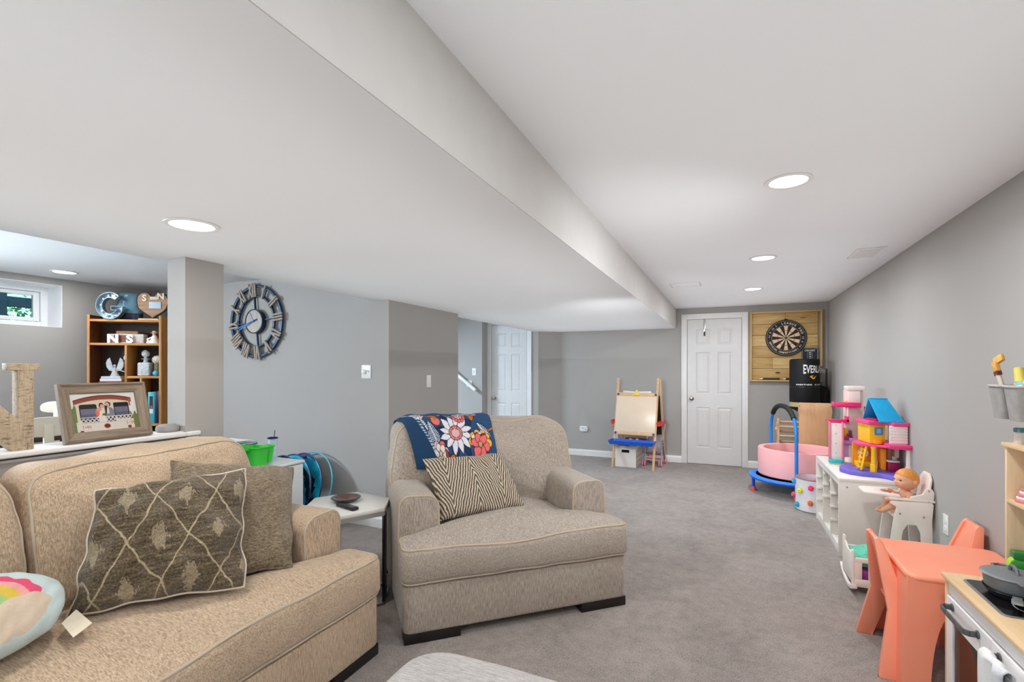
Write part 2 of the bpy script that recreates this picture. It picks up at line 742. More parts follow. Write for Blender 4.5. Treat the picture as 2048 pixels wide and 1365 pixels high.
six_panel_door('door_1', -0.531, 7.38, 0.695, 2.03, 0.055, 0.92, 'white six panel door in the back wall left of the dartboard')
six_panel_door('door_2', -3.49, 7.11, 0.61, 2.03, 0.055, 0.87, 'white six panel door at the end of the hall by the stair')

# over-the-door hook on door 1
hk = thing('door_hook', 'slim metal over the door hook hanging from the top of the white door', 'hook', (-0.305, 7.366, 1.80))
h1 = MB()
h1.box(-0.011, -0.004, 0.0, 0.011, -0.001, 0.232)
h1.box(-0.011, -0.004, 0.228, 0.011, 0.010, 0.232)
h1.build('strap', CHROME, hk, bevel=0.001)
h2 = MB()
h2.tube([(0, -0.003, 0.06), (0, -0.02, 0.02), (0, -0.04, 0.0), (0, -0.055, 0.012), (0, -0.058, 0.03)], 0.006, 8)
h2.build('hook_prong', M((60, 60, 62), 0.3, metal=1), hk)

# ------------------------------------------------------------------ window
win = bpy.data.objects.new('window_1', None)
COL.objects.link(win)
win['kind'] = 'structure'
win['label'] = 'small white basement window high in the left wall'
win.location = (-6.09, 0, 0)
VIN = M((232, 234, 236), 0.35, k=1.05, var=0.01)
fr = MB()
for (y0, z0, y1, z1) in ((1.46, 1.738, 1.515, 2.128), (2.492, 1.738, 2.546, 2.128), (1.515, 1.738, 2.492, 1.79), (1.515, 2.08, 2.492, 2.128)):
    fr.box(-0.03, y0, z0, 0.03, y1, z1)
fr.build('window_frame', VIN, win, bevel=0.003)
sh = MB()
for (y0, z0, y1, z1) in ((1.52, 1.795, 1.565, 2.075), (2.44, 1.795, 2.487, 2.075), (1.565, 1.795, 2.44, 1.83), (1.565, 2.04, 2.44, 2.075)):
    sh.box(-0.02, y0, z0, 0.018, y1, z1)
sh.build('sash', VIN, win, bevel=0.003)
gt = NT('tinted_window_glass')
tr = gt.n('ShaderNodeBsdfTransparent')
tr.inputs[0].default_value = (0.62, 0.86, 0.88, 1)
gl = gt.n('ShaderNodeBsdfGlossy')
gl.inputs['Roughness'].default_value = 0.02
fz = gt.n('ShaderNodeFresnel')
fz.inputs[0].default_value = 1.45
mx = gt.n('ShaderNodeMixShader')
gt.link(fz.outputs[0], mx.inputs[0])
gt.link(tr.outputs[0], mx.inputs[1])
gt.link(gl.outputs[0], mx.inputs[2])
gt.link(mx.outputs[0], gt.t.nodes['Material Output'].inputs[0])
MB().box(-0.004, 1.565, 1.83, 0.0, 2.44, 2.04).build('window_pane', gt.m, win, smooth=0)

# what stands outside the window: raised garden, deck posts and beams, shrubs
S('ground', MB().box(-14, -6, 1.35, -6.4, 9, 1.5), M((120, 130, 80), 0.95, var=0.2))
deck = thing('timber_deck', 'dark timber deck beams and posts seen through the small window', 'deck', (-8.2, 2.6, 1.5))
DK = M((52, 66, 74), 0.7, var=0.15)
for (yy, nm) in ((-1.6, 'post'), (0.35, 'post'), (1.9, 'post')):
    MB().box(-0.07, yy - 0.07, 0, 0.07, yy + 0.07, 1.05).build(nm, DK, deck)
for i, zz in enumerate((0.62, 0.84, 1.06)):
    MB().box(-0.05 - 0.2 * i, -3, zz, 0.05 - 0.2 * i, 3, zz + 0.12).build('beam', DK, deck)
for i in range(7):
    MB().box(-1.8, -2.8 + i * 0.9, 1.18, 0.4, -2.72 + i * 0.9, 1.3).build('joist', DK, deck)


def bush(name, c, size, n, label, seed):
    rnd = random.Random(seed)
    mb = MB()
    for _ in range(n):
        u, v, w = rnd.gauss(0, 1), rnd.gauss(0, 1), rnd.gauss(0, 1)
        l = math.sqrt(u * u + v * v + w * w) or 1
        rr = 0.55 + 0.45 * rnd.random()
        p = Vector((u / l * size[0] * rr, v / l * size[1] * rr, abs(w / l) * size[2] * rr))
        a, b = rnd.random() * 2 * PI, rnd.uniform(-1, 1)
        s = rnd.uniform(0.04, 0.08)
        d = Vector((math.cos(a), math.sin(a), b)).normalized() * s
        e = d.cross(Vector((rnd.random(), rnd.random(), 1))).normalized() * s * 0.45
        mb.add([p - d, p + e, p + d, p - e], [(0, 1, 2, 3)], 0 if rnd.random() < 0.6 else 1)
    o = mb.build(name, [M((96, 150, 78), 0.6, k=1.2, var=0.25), M((160, 200, 110), 0.6, k=1.2, var=0.25)], loc=c, smooth=0)
    tag(o, label, 'shrub')
    return o


bush('garden_shrub', (-11.2, 1.6, 1.5), (0.9, 1.9, 1.7), 3000, 'leafy green shrub outside the window behind the left post', 1)
bush('garden_shrub', (-11.3, 5.6, 1.5), (0.9, 2.0, 2.1), 3000, 'leafy green shrub outside the window right of the other shrub', 2)

# ------------------------------------------------------------------ ceiling fittings
DIFF = NT('lamp_diffuser')
em = DIFF.n('ShaderNodeEmission')
em.inputs[0].default_value = (1, 0.97, 0.92, 1)
em.inputs[1].default_value = 6.0
DIFF.link(em.outputs[0], DIFF.t.nodes['Material Output'].inputs[0])
for i, (x, y, z, pw, c) in enumerate(DOWNLIGHTS):
    if i in VISIBLE_DOWN:
        t = thing('recessed_light', VISIBLE_DOWN[i], 'ceiling light', (x, y, z), group='recessed ceiling lights')
        MB().ring(0.078, 0.098, -0.006, 0.0, 40).build('trim_ring', TRIM, t, bevel=0.002)
        MB().lathe([(0.0, -0.0035), (0.078, -0.0035), (0.078, 0.0), (0.0, 0.0)], 40).build('diffuser', DIFF.m, t, label='glowing round diffuser')
    l = bpy.data.lights.new('downlight', 'AREA')
    l.shape = 'DISK'
    l.size = 0.15
    l.energy = pw
    l.color = c
    o = bpy.data.objects.new('downlight', l)
    o.location = (x, y, z - 0.008)
    COL.objects.link(o)

# supply register in the ceiling
vt = thing('ceiling_vent', 'white louvred air vent in the ceiling near the right wall', 'vent', (0.93, 4.36, 2.196))
fm = MB()
for (x0, y0, x1, y1) in ((-0.09, -0.17, -0.07, 0.17), (0.07, -0.17, 0.09, 0.17), (-0.07, -0.17, 0.07, -0.14), (-0.07, 0.14, 0.07, 0.17)):
    fm.box(x0, y0, -0.007, x1, y1, 0)
fm.build('vent_frame', TRIM, vt, bevel=0.002)
MB().box(-0.07, -0.14, -0.0012, 0.07, 0.14, 0).build('duct_opening', M((96, 96, 96), 0.8), vt)
for k in range(11):
    yy = -0.128 + k * 0.0256
    MB().bar((-0.07, yy, -0.004), (0.07, yy, -0.004), 0.006, 0.0012, up=(0, 0.6, 0.8)).build('slat', TRIM, vt)
ap = thing('access_panel', 'flat white access panel in the ceiling by the beam', 'panel', (-0.40, 5.30, 2.196))
MB().box(-0.135, -0.12, -0.004, 0.135, 0.12, 0).build('panel_board', CEIL, ap, bevel=0.001)
MB().box(-0.145, -0.13, -0.0015, 0.145, 0.13, 0).build('panel_rim', M((190, 188, 186), 0.8), ap)


# ------------------------------------------------------------------ wall plates
def frame_on(c, normal):
    """matrix: local x right, y up, z out of the wall"""
    n = Vector(normal).normalized()
    up = Vector((0, 0, 1))
    x = up.cross(n)
    m = Matrix((x, up, n)).transposed().to_4x4()
    m.translation = Vector(c)
    return m


PLATE = M((228, 228, 226), 0.35, k=1.05, var=0.01)


def plate(name, label, c, normal, w=0.07, h=0.115):
    m = frame_on(c, normal)
    t = thing(name, label, 'switch' if 'switch' in name else 'outlet', c)
    t.rotation_euler = m.to_euler()
    MB().prism(rrect(-w / 2, -h / 2, w / 2, h / 2, 0.005), 0, 0.006).build('cover_plate', PLATE, t, bevel=0.0015)
    return t


t = plate('dimmer_switch', 'white double switch plate with round dimmer knob on the clock wall', (-2.835, 3.34, 1.314), (0, -1, 0), 0.10, 0.115)
MB().lathe([(0.02, 0.006), (0.019, 0.02), (0.016, 0.022), (0, 0.022)], 20, c=(-0.022, 0, 0)).build('dimmer_knob', PLATE, t)
MB().box(0.016, -0.012, 0.006, 0.028, 0.012, 0.010).bar((0.022, 0.0, 0.008), (0.022, 0.012, 0.018), 0.006, 0.006).build('toggle', PLATE, t)
t = plate('light_switch', 'white rocker switch plate on the grey wall beside the clock wall', (-2.6, 3.934, 1.222), (1, 0, 0))
MB().box(-0.017, -0.033, 0.006, 0.017, 0.033, 0.009).build('rocker', PLATE, t, bevel=0.001)
t = plate('light_switch', 'white toggle switch plate in the stairway above the handrail', (-3.70, 6.9, 1.292), (0, -1, 0))
MB().bar((0, 0, 0.006), (0, 0.012, 0.018), 0.008, 0.01).build('toggle', PLATE, t)
t = plate('wall_outlet', 'white wall outlet low on the right wall behind the high chair', (1.165, 3.643, 0.43), (-1, 0, 0))
for s in (-1, 1):
    MB().prism(rrect(-0.017, -0.014, 0.017, 0.014, 0.008), 0.006, 0.0085, Matrix.Translation((0, s * 0.022, 0))).build('socket', PLATE, t)
t = plate('wall_outlet', 'white wall outlet on the back wall beside the easel', (-1.545, 7.38, 0.32), (0, -1, 0))
for s in (-1, 1):
    MB().prism(rrect(-0.017, -0.014, 0.017, 0.014, 0.008), 0.006, 0.0085, Matrix.Translation((0, s * 0.022, 0))).build('socket', PLATE, t)
m = frame_on((-2.04, 7.38, 0.415), (0, -1, 0))
t = thing('carbon_monoxide_alarm', 'small rounded white alarm plugged into the back wall left of the easel', 'alarm', (-2.04, 7.38, 0.415))
t.rotation_euler = m.to_euler()
MB().prism(rrect(-0.062, -0.042, 0.062, 0.042, 0.02), 0, 0.032).build('case', PLATE, t, bevel=0.008, bseg=3)
MB().prism(rrect(-0.028, 0.004, 0.016, 0.022, 0.004), 0.0315, 0.033).build('display_window', M((200, 200, 200), 0.3), t)
MB().lathe([(0.007, 0.032), (0.007, 0.0345), (0, 0.0345)], 12, c=(0.035, -0.012, 0)).build('test_button', M((110, 108, 105), 0.5), t)

# stair handrail
hr = thing('handrail', 'white sloping wooden handrail on the stairway wall', 'handrail', (-3.66, 6.9, 1.03))
rail = MB()
dx, dz = -1.25, 0.92
pts = [(0.02, -0.075, -0.03), (-0.02, -0.075, 0.0), (dx, -0.075, dz)]
rail.tube(pts, 0.028, 14)
rail.build('rail', TRIM, hr)
for k in (0.10,):
    br = MB()
    px, pz = dx * k, dz * k
    br.box(px - 0.05, -0.016, pz - 0.07, px + 0.05, 0.0, pz + 0.03)
    br.tube([(px, -0.014, pz - 0.045), (px, -0.06, pz - 0.05), (px, -0.075, pz - 0.024)], 0.009, 8)
    br.build('bracket', TRIM, hr, bevel=0.002)
# ------------------------------------------------------------------ upholstery
def fabric(name, dark, mid, lite, axis, k=1.1):
    t = NT(name)
    s = [300.0] * 3
    s[axis] = 26.0
    v = t.mapping(tuple(s))
    f = t.noise(v, 1.0, 3, 0.65)
    g = t.noise(t.coord(), 240, 2, 0.6)
    big = t.noise(t.coord(), 5, 2)
    m = t.math('ADD', t.math('MULTIPLY', f, 0.68), t.math('MULTIPLY', g, 0.24))
    m = t.math('ADD', m, t.math('MULTIPLY', big, 0.08))
    t.color(t.ramp(m, [(0.34, col(dark, k * 0.92)), (0.5, col(mid, k)), (0.66, col(lite, k * 1.06))]))
    t.rough(0.92, 0.15)
    t.b.inputs['Sheen Weight'].default_value = 0.2
    t.bump(m, 0.25, 0.003)
    return t.m


CH_D, CH_M, CH_L = (124, 113, 103), (162, 150, 138), (192, 181, 168)
SO_D, SO_M, SO_L = (136, 116, 96), (176, 154, 130), (202, 182, 157)
CH_Y = fabric('beige_chair_fabric_seat', CH_D, CH_M, CH_L, 1, 1.03)
CH_Z = fabric('beige_chair_fabric_upright', CH_D, CH_M, CH_L, 2, 1.03)
SO_Y = fabric('beige_sofa_fabric_seat', SO_D, SO_M, SO_L, 1)
SO_Z = fabric('beige_sofa_fabric_upright', SO_D, SO_M, SO_L, 2)
PIPE = M((178, 163, 144), 0.9, k=1.1, var=0.08, bump=0.2, bscale=200)
BLACKWOOD = M((22, 18, 17), 0.4, var=0.1)


def soft_prism(mb, outline, z0, z1, r, top=0.0, bot=0.0, mat=None, wr=0.0, wscale=4.0, seed=0.0, segs=4, fn=None, ctr=None):
    """cushion: 2D outline between z0 and z1, rounded edges, domed faces; returns ring positions of the top seam"""
    pts = [Vector((p[0], p[1])) for p in outline]
    n = len(pts)
    area2 = sum(pts[i].x * pts[(i + 1) % n].y - pts[(i + 1) % n].x * pts[i].y for i in range(n))
    sgn = 1 if area2 > 0 else -1
    nr = []
    for i in range(n):
        d = (pts[(i + 1) % n] - pts[i - 1]).normalized()
        nr.append(Vector((-d.y, d.x)) * sgn)     # inward
    c = Vector(ctr) if ctr else sum(pts, Vector((0, 0))) / n
    rings = []
    for k in range(segs + 1):
        a = PI / 2 * k / segs
        rings.append((r * (1 - math.sin(a)), None, z0 + r * (1 - math.cos(a))))
    for k in range(segs + 1):
        a = PI / 2 * k / segs
        rings.append((r * (1 - math.cos(a)), None, z1 - r + r * math.sin(a)))
    facs = (0.93, 0.84, 0.72, 0.58, 0.42, 0.26, 0.12)
    vs, fs = [], []

    def put(p, z):
        q = Vector((p.x, p.y, z))
        if fn:
            q = Vector(fn(q))
        if wr:
            nz = noise.noise_vector(Vector((q.x * wscale + seed, q.y * wscale, q.z * wscale)))
            n2 = noise.noise_vector(Vector((q.x * wscale * 2.7 + seed, q.y * wscale * 2.7, q.z * wscale * 2.7)))
            q += nz * wr + n2 * wr * 0.35
        vs.append(mat @ q if mat is not None else q)
    order = []
    base = [pts[i] + nr[i] * r for i in range(n)]
    for f in reversed(facs):
        for p in base:
            put(c + (p - c) * f, z0 - bot * (1 - f * f))
        order.append(1)
    for ins, _, z in rings:
        for i in range(n):
            put(pts[i] + nr[i] * ins, z)
        order.append(1)
    for f in facs:
        for p in base:
            put(c + (p - c) * f, z1 + top * (1 - f * f))
        order.append(1)
    m = len(order)
    for i in range(m - 1):
        for j in range(n):
            j2 = (j + 1) % n
            fs.append((i * n + j, i * n + j2, (i + 1) * n + j2, (i + 1) * n + j))
    put(c, z0 - bot)
    put(c, z1 + top)
    b0, b1 = m * n, m * n + 1
    for j in range(n):
        j2 = (j + 1) % n
        fs.append((b0, j2, j))
        fs.append((b1, (m - 1) * n + j, (m - 1) * n + j2))
    mb.add(vs, fs)
    off = len(facs)
    # ring halfway round the upper / lower edge: where the piping lies
    iu = off + segs + 1 + segs // 2
    il = off + segs // 2
    return vs[iu * n:(iu + 1) * n], vs[il * n:(il + 1) * n]


def seat_unit(name, label, cat, W_, loc, rotz, my, mz, backs, seed):
    D, a, set_ = 1.0, 0.225, 0.235
    root = thing(name, label, cat, loc, rotz)
    base = MB()
    soft_prism(base, dense(rrect(0.0, 0.0, W_, D, 0.035, 4), 0.06), 0.045, 0.285, 0.018, segs=3)
    base.build('base', mz, root, smooth=60)
    # block feet
    for x0 in (0.004, W_ - 0.284):
        for y0 in (0.004, D - 0.104):
            MB().box(x0, y0, 0, x0 + 0.28, y0 + 0.10, 0.052).build('foot', BLACKWOOD, root, bevel=0.003)
    # arms
    for x0 in (0.0, W_ - a):
        arm = MB()
        rr = (0.01, 0.01, 0.075, 0.065) if x0 == 0 else (0.01, 0.01, 0.065, 0.075)
        ol = dense(rrect(x0, 0.27, x0 + a, 0.665, rr, 7), 0.05)
        mt = XZ.copy()
        # local z of the outline runs along -y
        up, lo = soft_prism(arm, ol, -0.93, -set_, 0.02, 0.006, 0.0, mt, wr=0.004, wscale=6, seed=seed)
        ao = arm.build('armrest', mz, root, smooth=60)
        pip = MB()
        keep = [p for p in up if p[2] > 0.29]
        keep.sort(key=lambda p: 0)
        pip.tube(up, 0.006, 6, closed=True)
        pip.build('piping', PIPE, ao, smooth=60)
    # frame of the back
    fr = MB()
    soft_prism(fr, dense(rrect(0.02, 0.27, W_ - 0.02, 0.80, 0.04, 4), 0.08), -0.99, -0.80, 0.02, mat=XZ, segs=2)
    fr.build('back_frame', mz, root, smooth=60)
    # T shaped seat cushion
    T = [(-0.012, -0.012), (W_ + 0.012, -0.012), (W_ + 0.012, set_ - 0.01), (W_ - a - 0.006, set_ - 0.01), (W_ - a - 0.006, 0.80), (a + 0.006, 0.80), (a + 0.006, set_ - 0.01), (-0.012, set_ - 0.01)]
    ol = dense(rpoly(T, [0.06, 0.06, 0.08, 0.01, 0.03, 0.03, 0.01, 0.08], 6), 0.04)
    cu = MB()

    def droop(q):
        # crowned middle, slightly sagging front lip
        q = q.copy()
        if q.z > 0.38:
            q.z -= 0.018 * math.exp(-((q.x - W_ * 0.45) / 0.22) ** 2) * math.exp(-((q.y) / 0.3) ** 2)
        if q.y < 0.1:
            q.y -= 0.02 * math.sin(PI * min(1, max(0, (q.z - 0.285) / 0.18)))
        return q
    up, lo = soft_prism(cu, ol, 0.288, 0.468, 0.03, 0.05, 0.0, wr=0.007, wscale=5, seed=seed + 3, fn=droop, ctr=(W_ / 2, 0.36))
    so = cu.build('seat_cushion', my, root, smooth=70)
    MB().tube(up, 0.0065, 6, closed=True).build('piping', PIPE, so, smooth=60)
    MB().tube(lo, 0.0065, 6, closed=True).build('piping', PIPE, so, smooth=60)
    outs = []
    for (poly, rad, tilt, sd) in backs:
        bk = MB()
        ol = dense(rpoly(poly, rad, 8), 0.035)

        def lean(q, tl=tilt):
            q = q.copy()
            # q: x, z(up) stored in y, depth in z (towards viewer)
            h = q.y - 0.46
            q.z -= h * tl + 0.10 * max(0, h - 0.30) ** 1.5
            return q
        up, lo = soft_prism(bk, ol, -0.86, -0.60, 0.075, 0.06, 0.0, XZ, wr=0.016, wscale=4.5, seed=sd, segs=7, fn=lean)
        bo = bk.build('back_cushion', mz, root, smooth=70)
        MB().tube(up, 0.0055, 6, closed=True).build('piping', PIPE, bo, smooth=60)
        outs.append(bo)
    return root, outs


cw = 1.245
aa = 0.225
arm_poly = [(aa - 0.03, 0.44), (cw - aa + 0.03, 0.44), (cw + 0.01, 0.60), (cw - 0.03, 1.00), (0.03, 1.02), (-0.01, 0.60)]
armchair, ach = seat_unit('armchair', 'wide beige fabric armchair with loose seat cushion and black block feet', 'armchair', cw, (-1.43, 1.949, 0), R(43.5), CH_Y, CH_Z,
                          [(arm_poly, [0.12, 0.12, 0.14, 0.19, 0.17, 0.14], 0.22, 11.0)], 2.0)
sw = 2.0
s_l = [(aa - 0.02, 0.445), (0.995, 0.445), (0.995, 0.995), (0.02, 1.0), (0.005, 0.61)]
s_r = [(1.0, 0.445), (sw - aa + 0.02, 0.445), (sw - 0.10, 0.61), (sw - 0.12, 1.01), (1.0, 0.985)]
sofa, sch = seat_unit('sofa', 'beige fabric sofa with two loose back cushions against the half wall', 'sofa', sw, (-1.5, -0.14, 0), R(90), SO_Y, SO_Z,
                      [(s_l, [0.115, 0.115, 0.12, 0.13, 0.13], 0.2, 21.0), (s_r, [0.115, 0.115, 0.13, 0.14, 0.12], 0.2, 35.0)], 9.0)

# ottoman in the foreground
ot = thing('ottoman', 'grey fabric ottoman in the foreground at the bottom edge', 'ottoman', (-0.42, 1.03, 0), 0.0)
OTT = fabric('grey_ottoman_fabric', (146, 142, 140), (172, 168, 165), (196, 192, 188), 0, 1.1)
mb = MB()
soft_prism(mb, dense(rrect(-0.53, -0.37, 0.53, 0.385, 0.13, 9), 0.05), 0.06, 0.41, 0.035, 0.015, 0, wr=0.004, seed=5)
mb.build('upholstered_body', OTT, ot, smooth=70)
for sx in (-1, 1):
    for sy in (-1, 1):
        MB().cyl((sx * 0.40, sy * 0.25, 0), (sx * 0.40, sy * 0.25, 0.07), 0.02, 0.026, 12).build('foot', BLACKWOOD, ot)


# ------------------------------------------------------------------ pillows
def pillow(name, corners, t, mats, label, n=34, pinch=0.05, k=0.0, wr=0.006, seed=0.0, expo=0.42, piping=None, piping_r=0.005, paint=None, group=None, parent_children=None, outward=(1, 0, 0.4)):
    BL, BR, TR, TL = [Vector(c) for c in corners]
    c0 = (BL + BR + TR + TL) / 4
    xa = ((BR - BL) + (TR - TL)).normalized()
    ya = ((TL - BL) + (TR - BR))
    M4 = axes(c0, xa, ya)
    if M4.to_3x3().col[2].dot(Vector(outward)) < 0:
        raise RuntimeError('pillow flipped ' + name)
    inv = M4.inverted()
    lc = [inv @ p for p in (BL, BR, TR, TL)]

    def pos(u, v, s):
        uu = u * (1 - pinch * (1 - v * v))
        vv = v * (1 - pinch * (1 - u * u))
        if k:
            uu, vv = u * math.sqrt(1 - k * v * v), v * math.sqrt(1 - k * u * u)
        a, b = (uu + 1) / 2, (vv + 1) / 2
        p = lc[0] * (1 - a) * (1 - b) + lc[1] * a * (1 - b) + lc[2] * a * b + lc[3] * (1 - a) * b
        e = max(0.0, (1 - u * u) * (1 - v * v)) ** expo
        nz = noise.noise(Vector((u * 2.3 + seed, v * 2.3, s * 1.7 + seed)))
        n2 = noise.noise(Vector((u * 6 + seed, v * 3, 4.2 + s)))
        p = p + Vector((0, 0, s * (t / 2) * e)) + Vector((0, 0, (nz * wr * 2 + n2 * wr) * min(1, e * 2)))
        p = p + Vector((noise.noise(Vector((v * 3, seed, 1.1))) * wr, noise.noise(Vector((u * 3, seed, 7.7))) * wr, 0))
        return p

    def sp(i):
        x = -1 + 2 * i / n
        return math.sin(x * PI / 2) * 0.35 + x * 0.65
    idx = {}
    vs, uv = [], []
    for s in (1, -1):
        for j in range(n + 1):
            for i in range(n + 1):
                edge = i in (0, n) or j in (0, n)
                if s == -1 and edge:
                    idx[(s, i, j)] = idx[(1, i, j)]
                    continue
                idx[(s, i, j)] = len(vs)
                vs.append(pos(sp(i), sp(j), s))
                uv.append((sp(i), sp(j), s))
    fs = []
    for s in (1, -1):
        for j in range(n):
            for i in range(n):
                q = (idx[(s, i, j)], idx[(s, i + 1, j)], idx[(s, i + 1, j + 1)], idx[(s, i, j + 1)])
                fs.append(q if s == 1 else q[::-1])
    mb = MB().add(vs, fs)
    cols = paint(np.array(uv)) if paint else None
    root = thing(name, label, 'pillow' if 'pillow' in name else 'cushion', c0, group=group, rot=M4.to_euler())
    body = mb.build('cover', mats, root, smooth=80, colors=cols)
    if piping:
        loop = [idx[(1, i, 0)] for i in range(n)] + [idx[(1, n, j)] for j in range(n)] + [idx[(1, i, n)] for i in range(n, 0, -1)] + [idx[(1, 0, j)] for j in range(n, 0, -1)]
        MB().tube([vs[i] for i in loop], piping_r, 6, closed=True).build('piping', piping, root, smooth=60)
    return root, (lambda u, v, s: pos(u, v, s))


def trellis_cloth():
    t = NT('brown_trellis_pile')
    c = t.sep(t.coord())
    nz = t.noise(t.coord(), 11, 2)
    n2 = t.noise(t.mapping((1, 1, 1), (0.7, 0.3, 0.1)), 13, 2)
    x = t.math('ADD', c[0], t.math('MULTIPLY', t.math('SUBTRACT', nz, 0.5), 0.035))
    y = t.math('ADD', c[1], t.math('MULTIPLY', t.math('SUBTRACT', n2, 0.5), 0.035))
    p = t.math('MULTIPLY', x, 5.6)
    q = t.math('MULTIPLY', y, 3.3)
    s = t.math('FRACT', t.math('ADD', t.math('ADD', p, q), 20.27))
    d = t.math('FRACT', t.math('ADD', t.math('SUBTRACT', p, q), 20.15))
    sa = t.math('ABSOLUTE', t.math('SUBTRACT', s, 0.5))
    da = t.math('ABSOLUTE', t.math('SUBTRACT', d, 0.5))
    line = t.math('LESS_THAN', t.math('MINIMUM', sa, da), 0.018)
    # motif: feathered diamond in each cell (0.5 away from both families of lines)
    m1 = t.math('MAXIMUM', t.math('SUBTRACT', 0.5, sa), t.math('SUBTRACT', 0.5, da))
    fr = t.math('MULTIPLY', t.math('SUBTRACT', t.noise(t.mapping((120, 26, 120)), 1, 2), 0.5), 0.34)
    mot = t.math('LESS_THAN', t.math('ADD', m1, fr), 0.155)
    fine = t.noise(t.coord(), 150, 3, 0.8)
    st = t.noise(t.mapping((14, 120, 14)), 1, 3)
    base = t.ramp(t.math('ADD', t.math('MULTIPLY', fine, 0.65), t.math('MULTIPLY', st, 0.35)), [(0.36, col((42, 35, 25), 1.0)), (0.52, col((106, 91, 69), 1.0)), (0.68, col((166, 147, 114), 1.0))])
    lt = t.ramp(fine, [(0.3, col((160, 142, 112), 1.0)), (0.7, col((216, 200, 168), 1.05))])
    c1 = t.mix(t.math('MULTIPLY', mot, 0.55), base, lt)
    t.color(t.mix(t.math('MULTIPLY', line, 0.9), c1, lt))
    t.rough(0.95, 0.1)
    t.b.inputs['Sheen Weight'].default_value = 0.3
    t.bump(fine, 0.9, 0.01)
    return t.m


def zebra_cloth():
    t = NT('brown_and_cream_chevron_weave')
    c = t.sep(t.coord())
    nz = t.noise(t.coord(), 14, 2)
    x = t.math('ADD', c[0], t.math('MULTIPLY', t.math('SUBTRACT', nz, 0.5), 0.02))
    z1 = t.math('ABSOLUTE', t.math('SUBTRACT', t.math('FRACT', t.math('ADD', t.math('MULTIPLY', x, 3.1), 0.53)), 0.5))   # tri wave
    f = t.math('ADD', t.math('MULTIPLY', c[1], 22.0), t.math('MULTIPLY', z1, 20.5))
    f = t.math('ADD', f, t.math('MULTIPLY', t.noise(t.coord(), 16, 2), 1.1))
    s = t.math('FRACT', f)
    ln = t.math('LESS_THAN', t.math('ABSOLUTE', t.math('SUBTRACT', s, 0.5)), 0.235)
    fine = t.noise(t.coord(), 200, 2, 0.7)
    dk = t.ramp(fine, [(0.3, col((70, 62, 52))), (0.7, col((112, 102, 90)))])
    lt = t.ramp(fine, [(0.3, col((182, 166, 144))), (0.7, col((222, 208, 188)))])
    t.color(t.mix(ln, dk, lt))
    t.rough(0.95, 0.1)
    t.bump(t.math('ADD', t.math('MULTIPLY', ln, 0.6), fine), 0.5, 0.006)
    return t.m


def olive_cloth():
    t = NT('olive_brown_chenille')
    fine = t.noise(t.mapping((60, 170, 60)), 1.0, 3, 0.7)
    g = t.noise(t.coord(), 260, 2)
    m = t.math('ADD', t.math('MULTIPLY', fine, 0.6), t.math('MULTIPLY', g, 0.4))
    t.color(t.ramp(m, [(0.38, col((82, 70, 56), 1.1)), (0.52, col((122, 108, 88), 1.1)), (0.66, col((156, 142, 120), 1.1))]))
    t.rough(0.95, 0.1)
    t.b.inputs['Sheen Weight'].default_value = 0.3
    t.bump(m, 0.5, 0.006)
    return t.m


OLIVE = olive_cloth()
CREAM = M((214, 200, 182), 0.9, var=0.08, bump=0.3, bscale=200)
pillow('throw_pillow', [(-1.87, 1.12, 0.535), (-1.70, 1.53, 0.50), (-2.04, 1.845, 0.835), (-2.13, 1.30, 0.955)], 0.17, OLIVE,
       'plain olive brown pillow leaning in the sofa corner behind the patterned one', seed=3.1, piping=OLIVE, pinch=0.04, wr=0.010)
pillow('throw_pillow', [(-1.97, 0.875, 0.528), (-1.64, 1.262, 0.528), (-1.90, 1.475, 0.905), (-2.05, 1.0, 0.905)], 0.21, trellis_cloth(),
       'large dark brown pillow with cream diamond trellis on the sofa', seed=8.4, piping=CREAM, pinch=0.045, wr=0.013)


# ---- rainbow pillow: printed felt pieces
def mix_to(base, mask, c):
    base[mask] = (*lin(c), 1.0)


def rainbow(uv):
    n = len(uv)
    out = np.empty((n, 4))
    out[:] = (*lin((198, 214, 214)), 1)
    x = (uv[:, 0]) * 0.30
    y = (uv[:, 1]) * 0.22
    f = uv[:, 2] > 0
    cx, cy = 0.0, -0.05
    r = np.hypot(x - cx, (y - cy))
    wob = 0.006 * np.sin(np.arctan2(y, x) * 14)
    up = y > cy - 0.02
    mix_to(out, f & up & (r < 0.195 + wob), (226, 84, 118))
    mix_to(out, f & up & (r < 0.150), (232, 164, 166))
    mix_to(out, f & up & (r < 0.120), (218, 188, 82))
    mix_to(out, f & up & (r < 0.078), (160, 198, 130))
    mix_to(out, f & up & (r < 0.040), (198, 214, 214))
    cl = np.zeros(n, bool)
    for (a, b, q) in ((0.03, -0.125, 0.075), (0.10, -0.09, 0.07), (0.165, -0.07, 0.062), (0.06, -0.16, 0.07), (0.15, -0.13, 0.07), (-0.05, -0.14, 0.08), (-0.14, -0.10, 0.08), (-0.1, -0.14, 0.07)):
        cl |= np.hypot(x - a, y - b) < q
    mix_to(out, f & cl & (y > -0.205), (212, 194, 172))
    return out


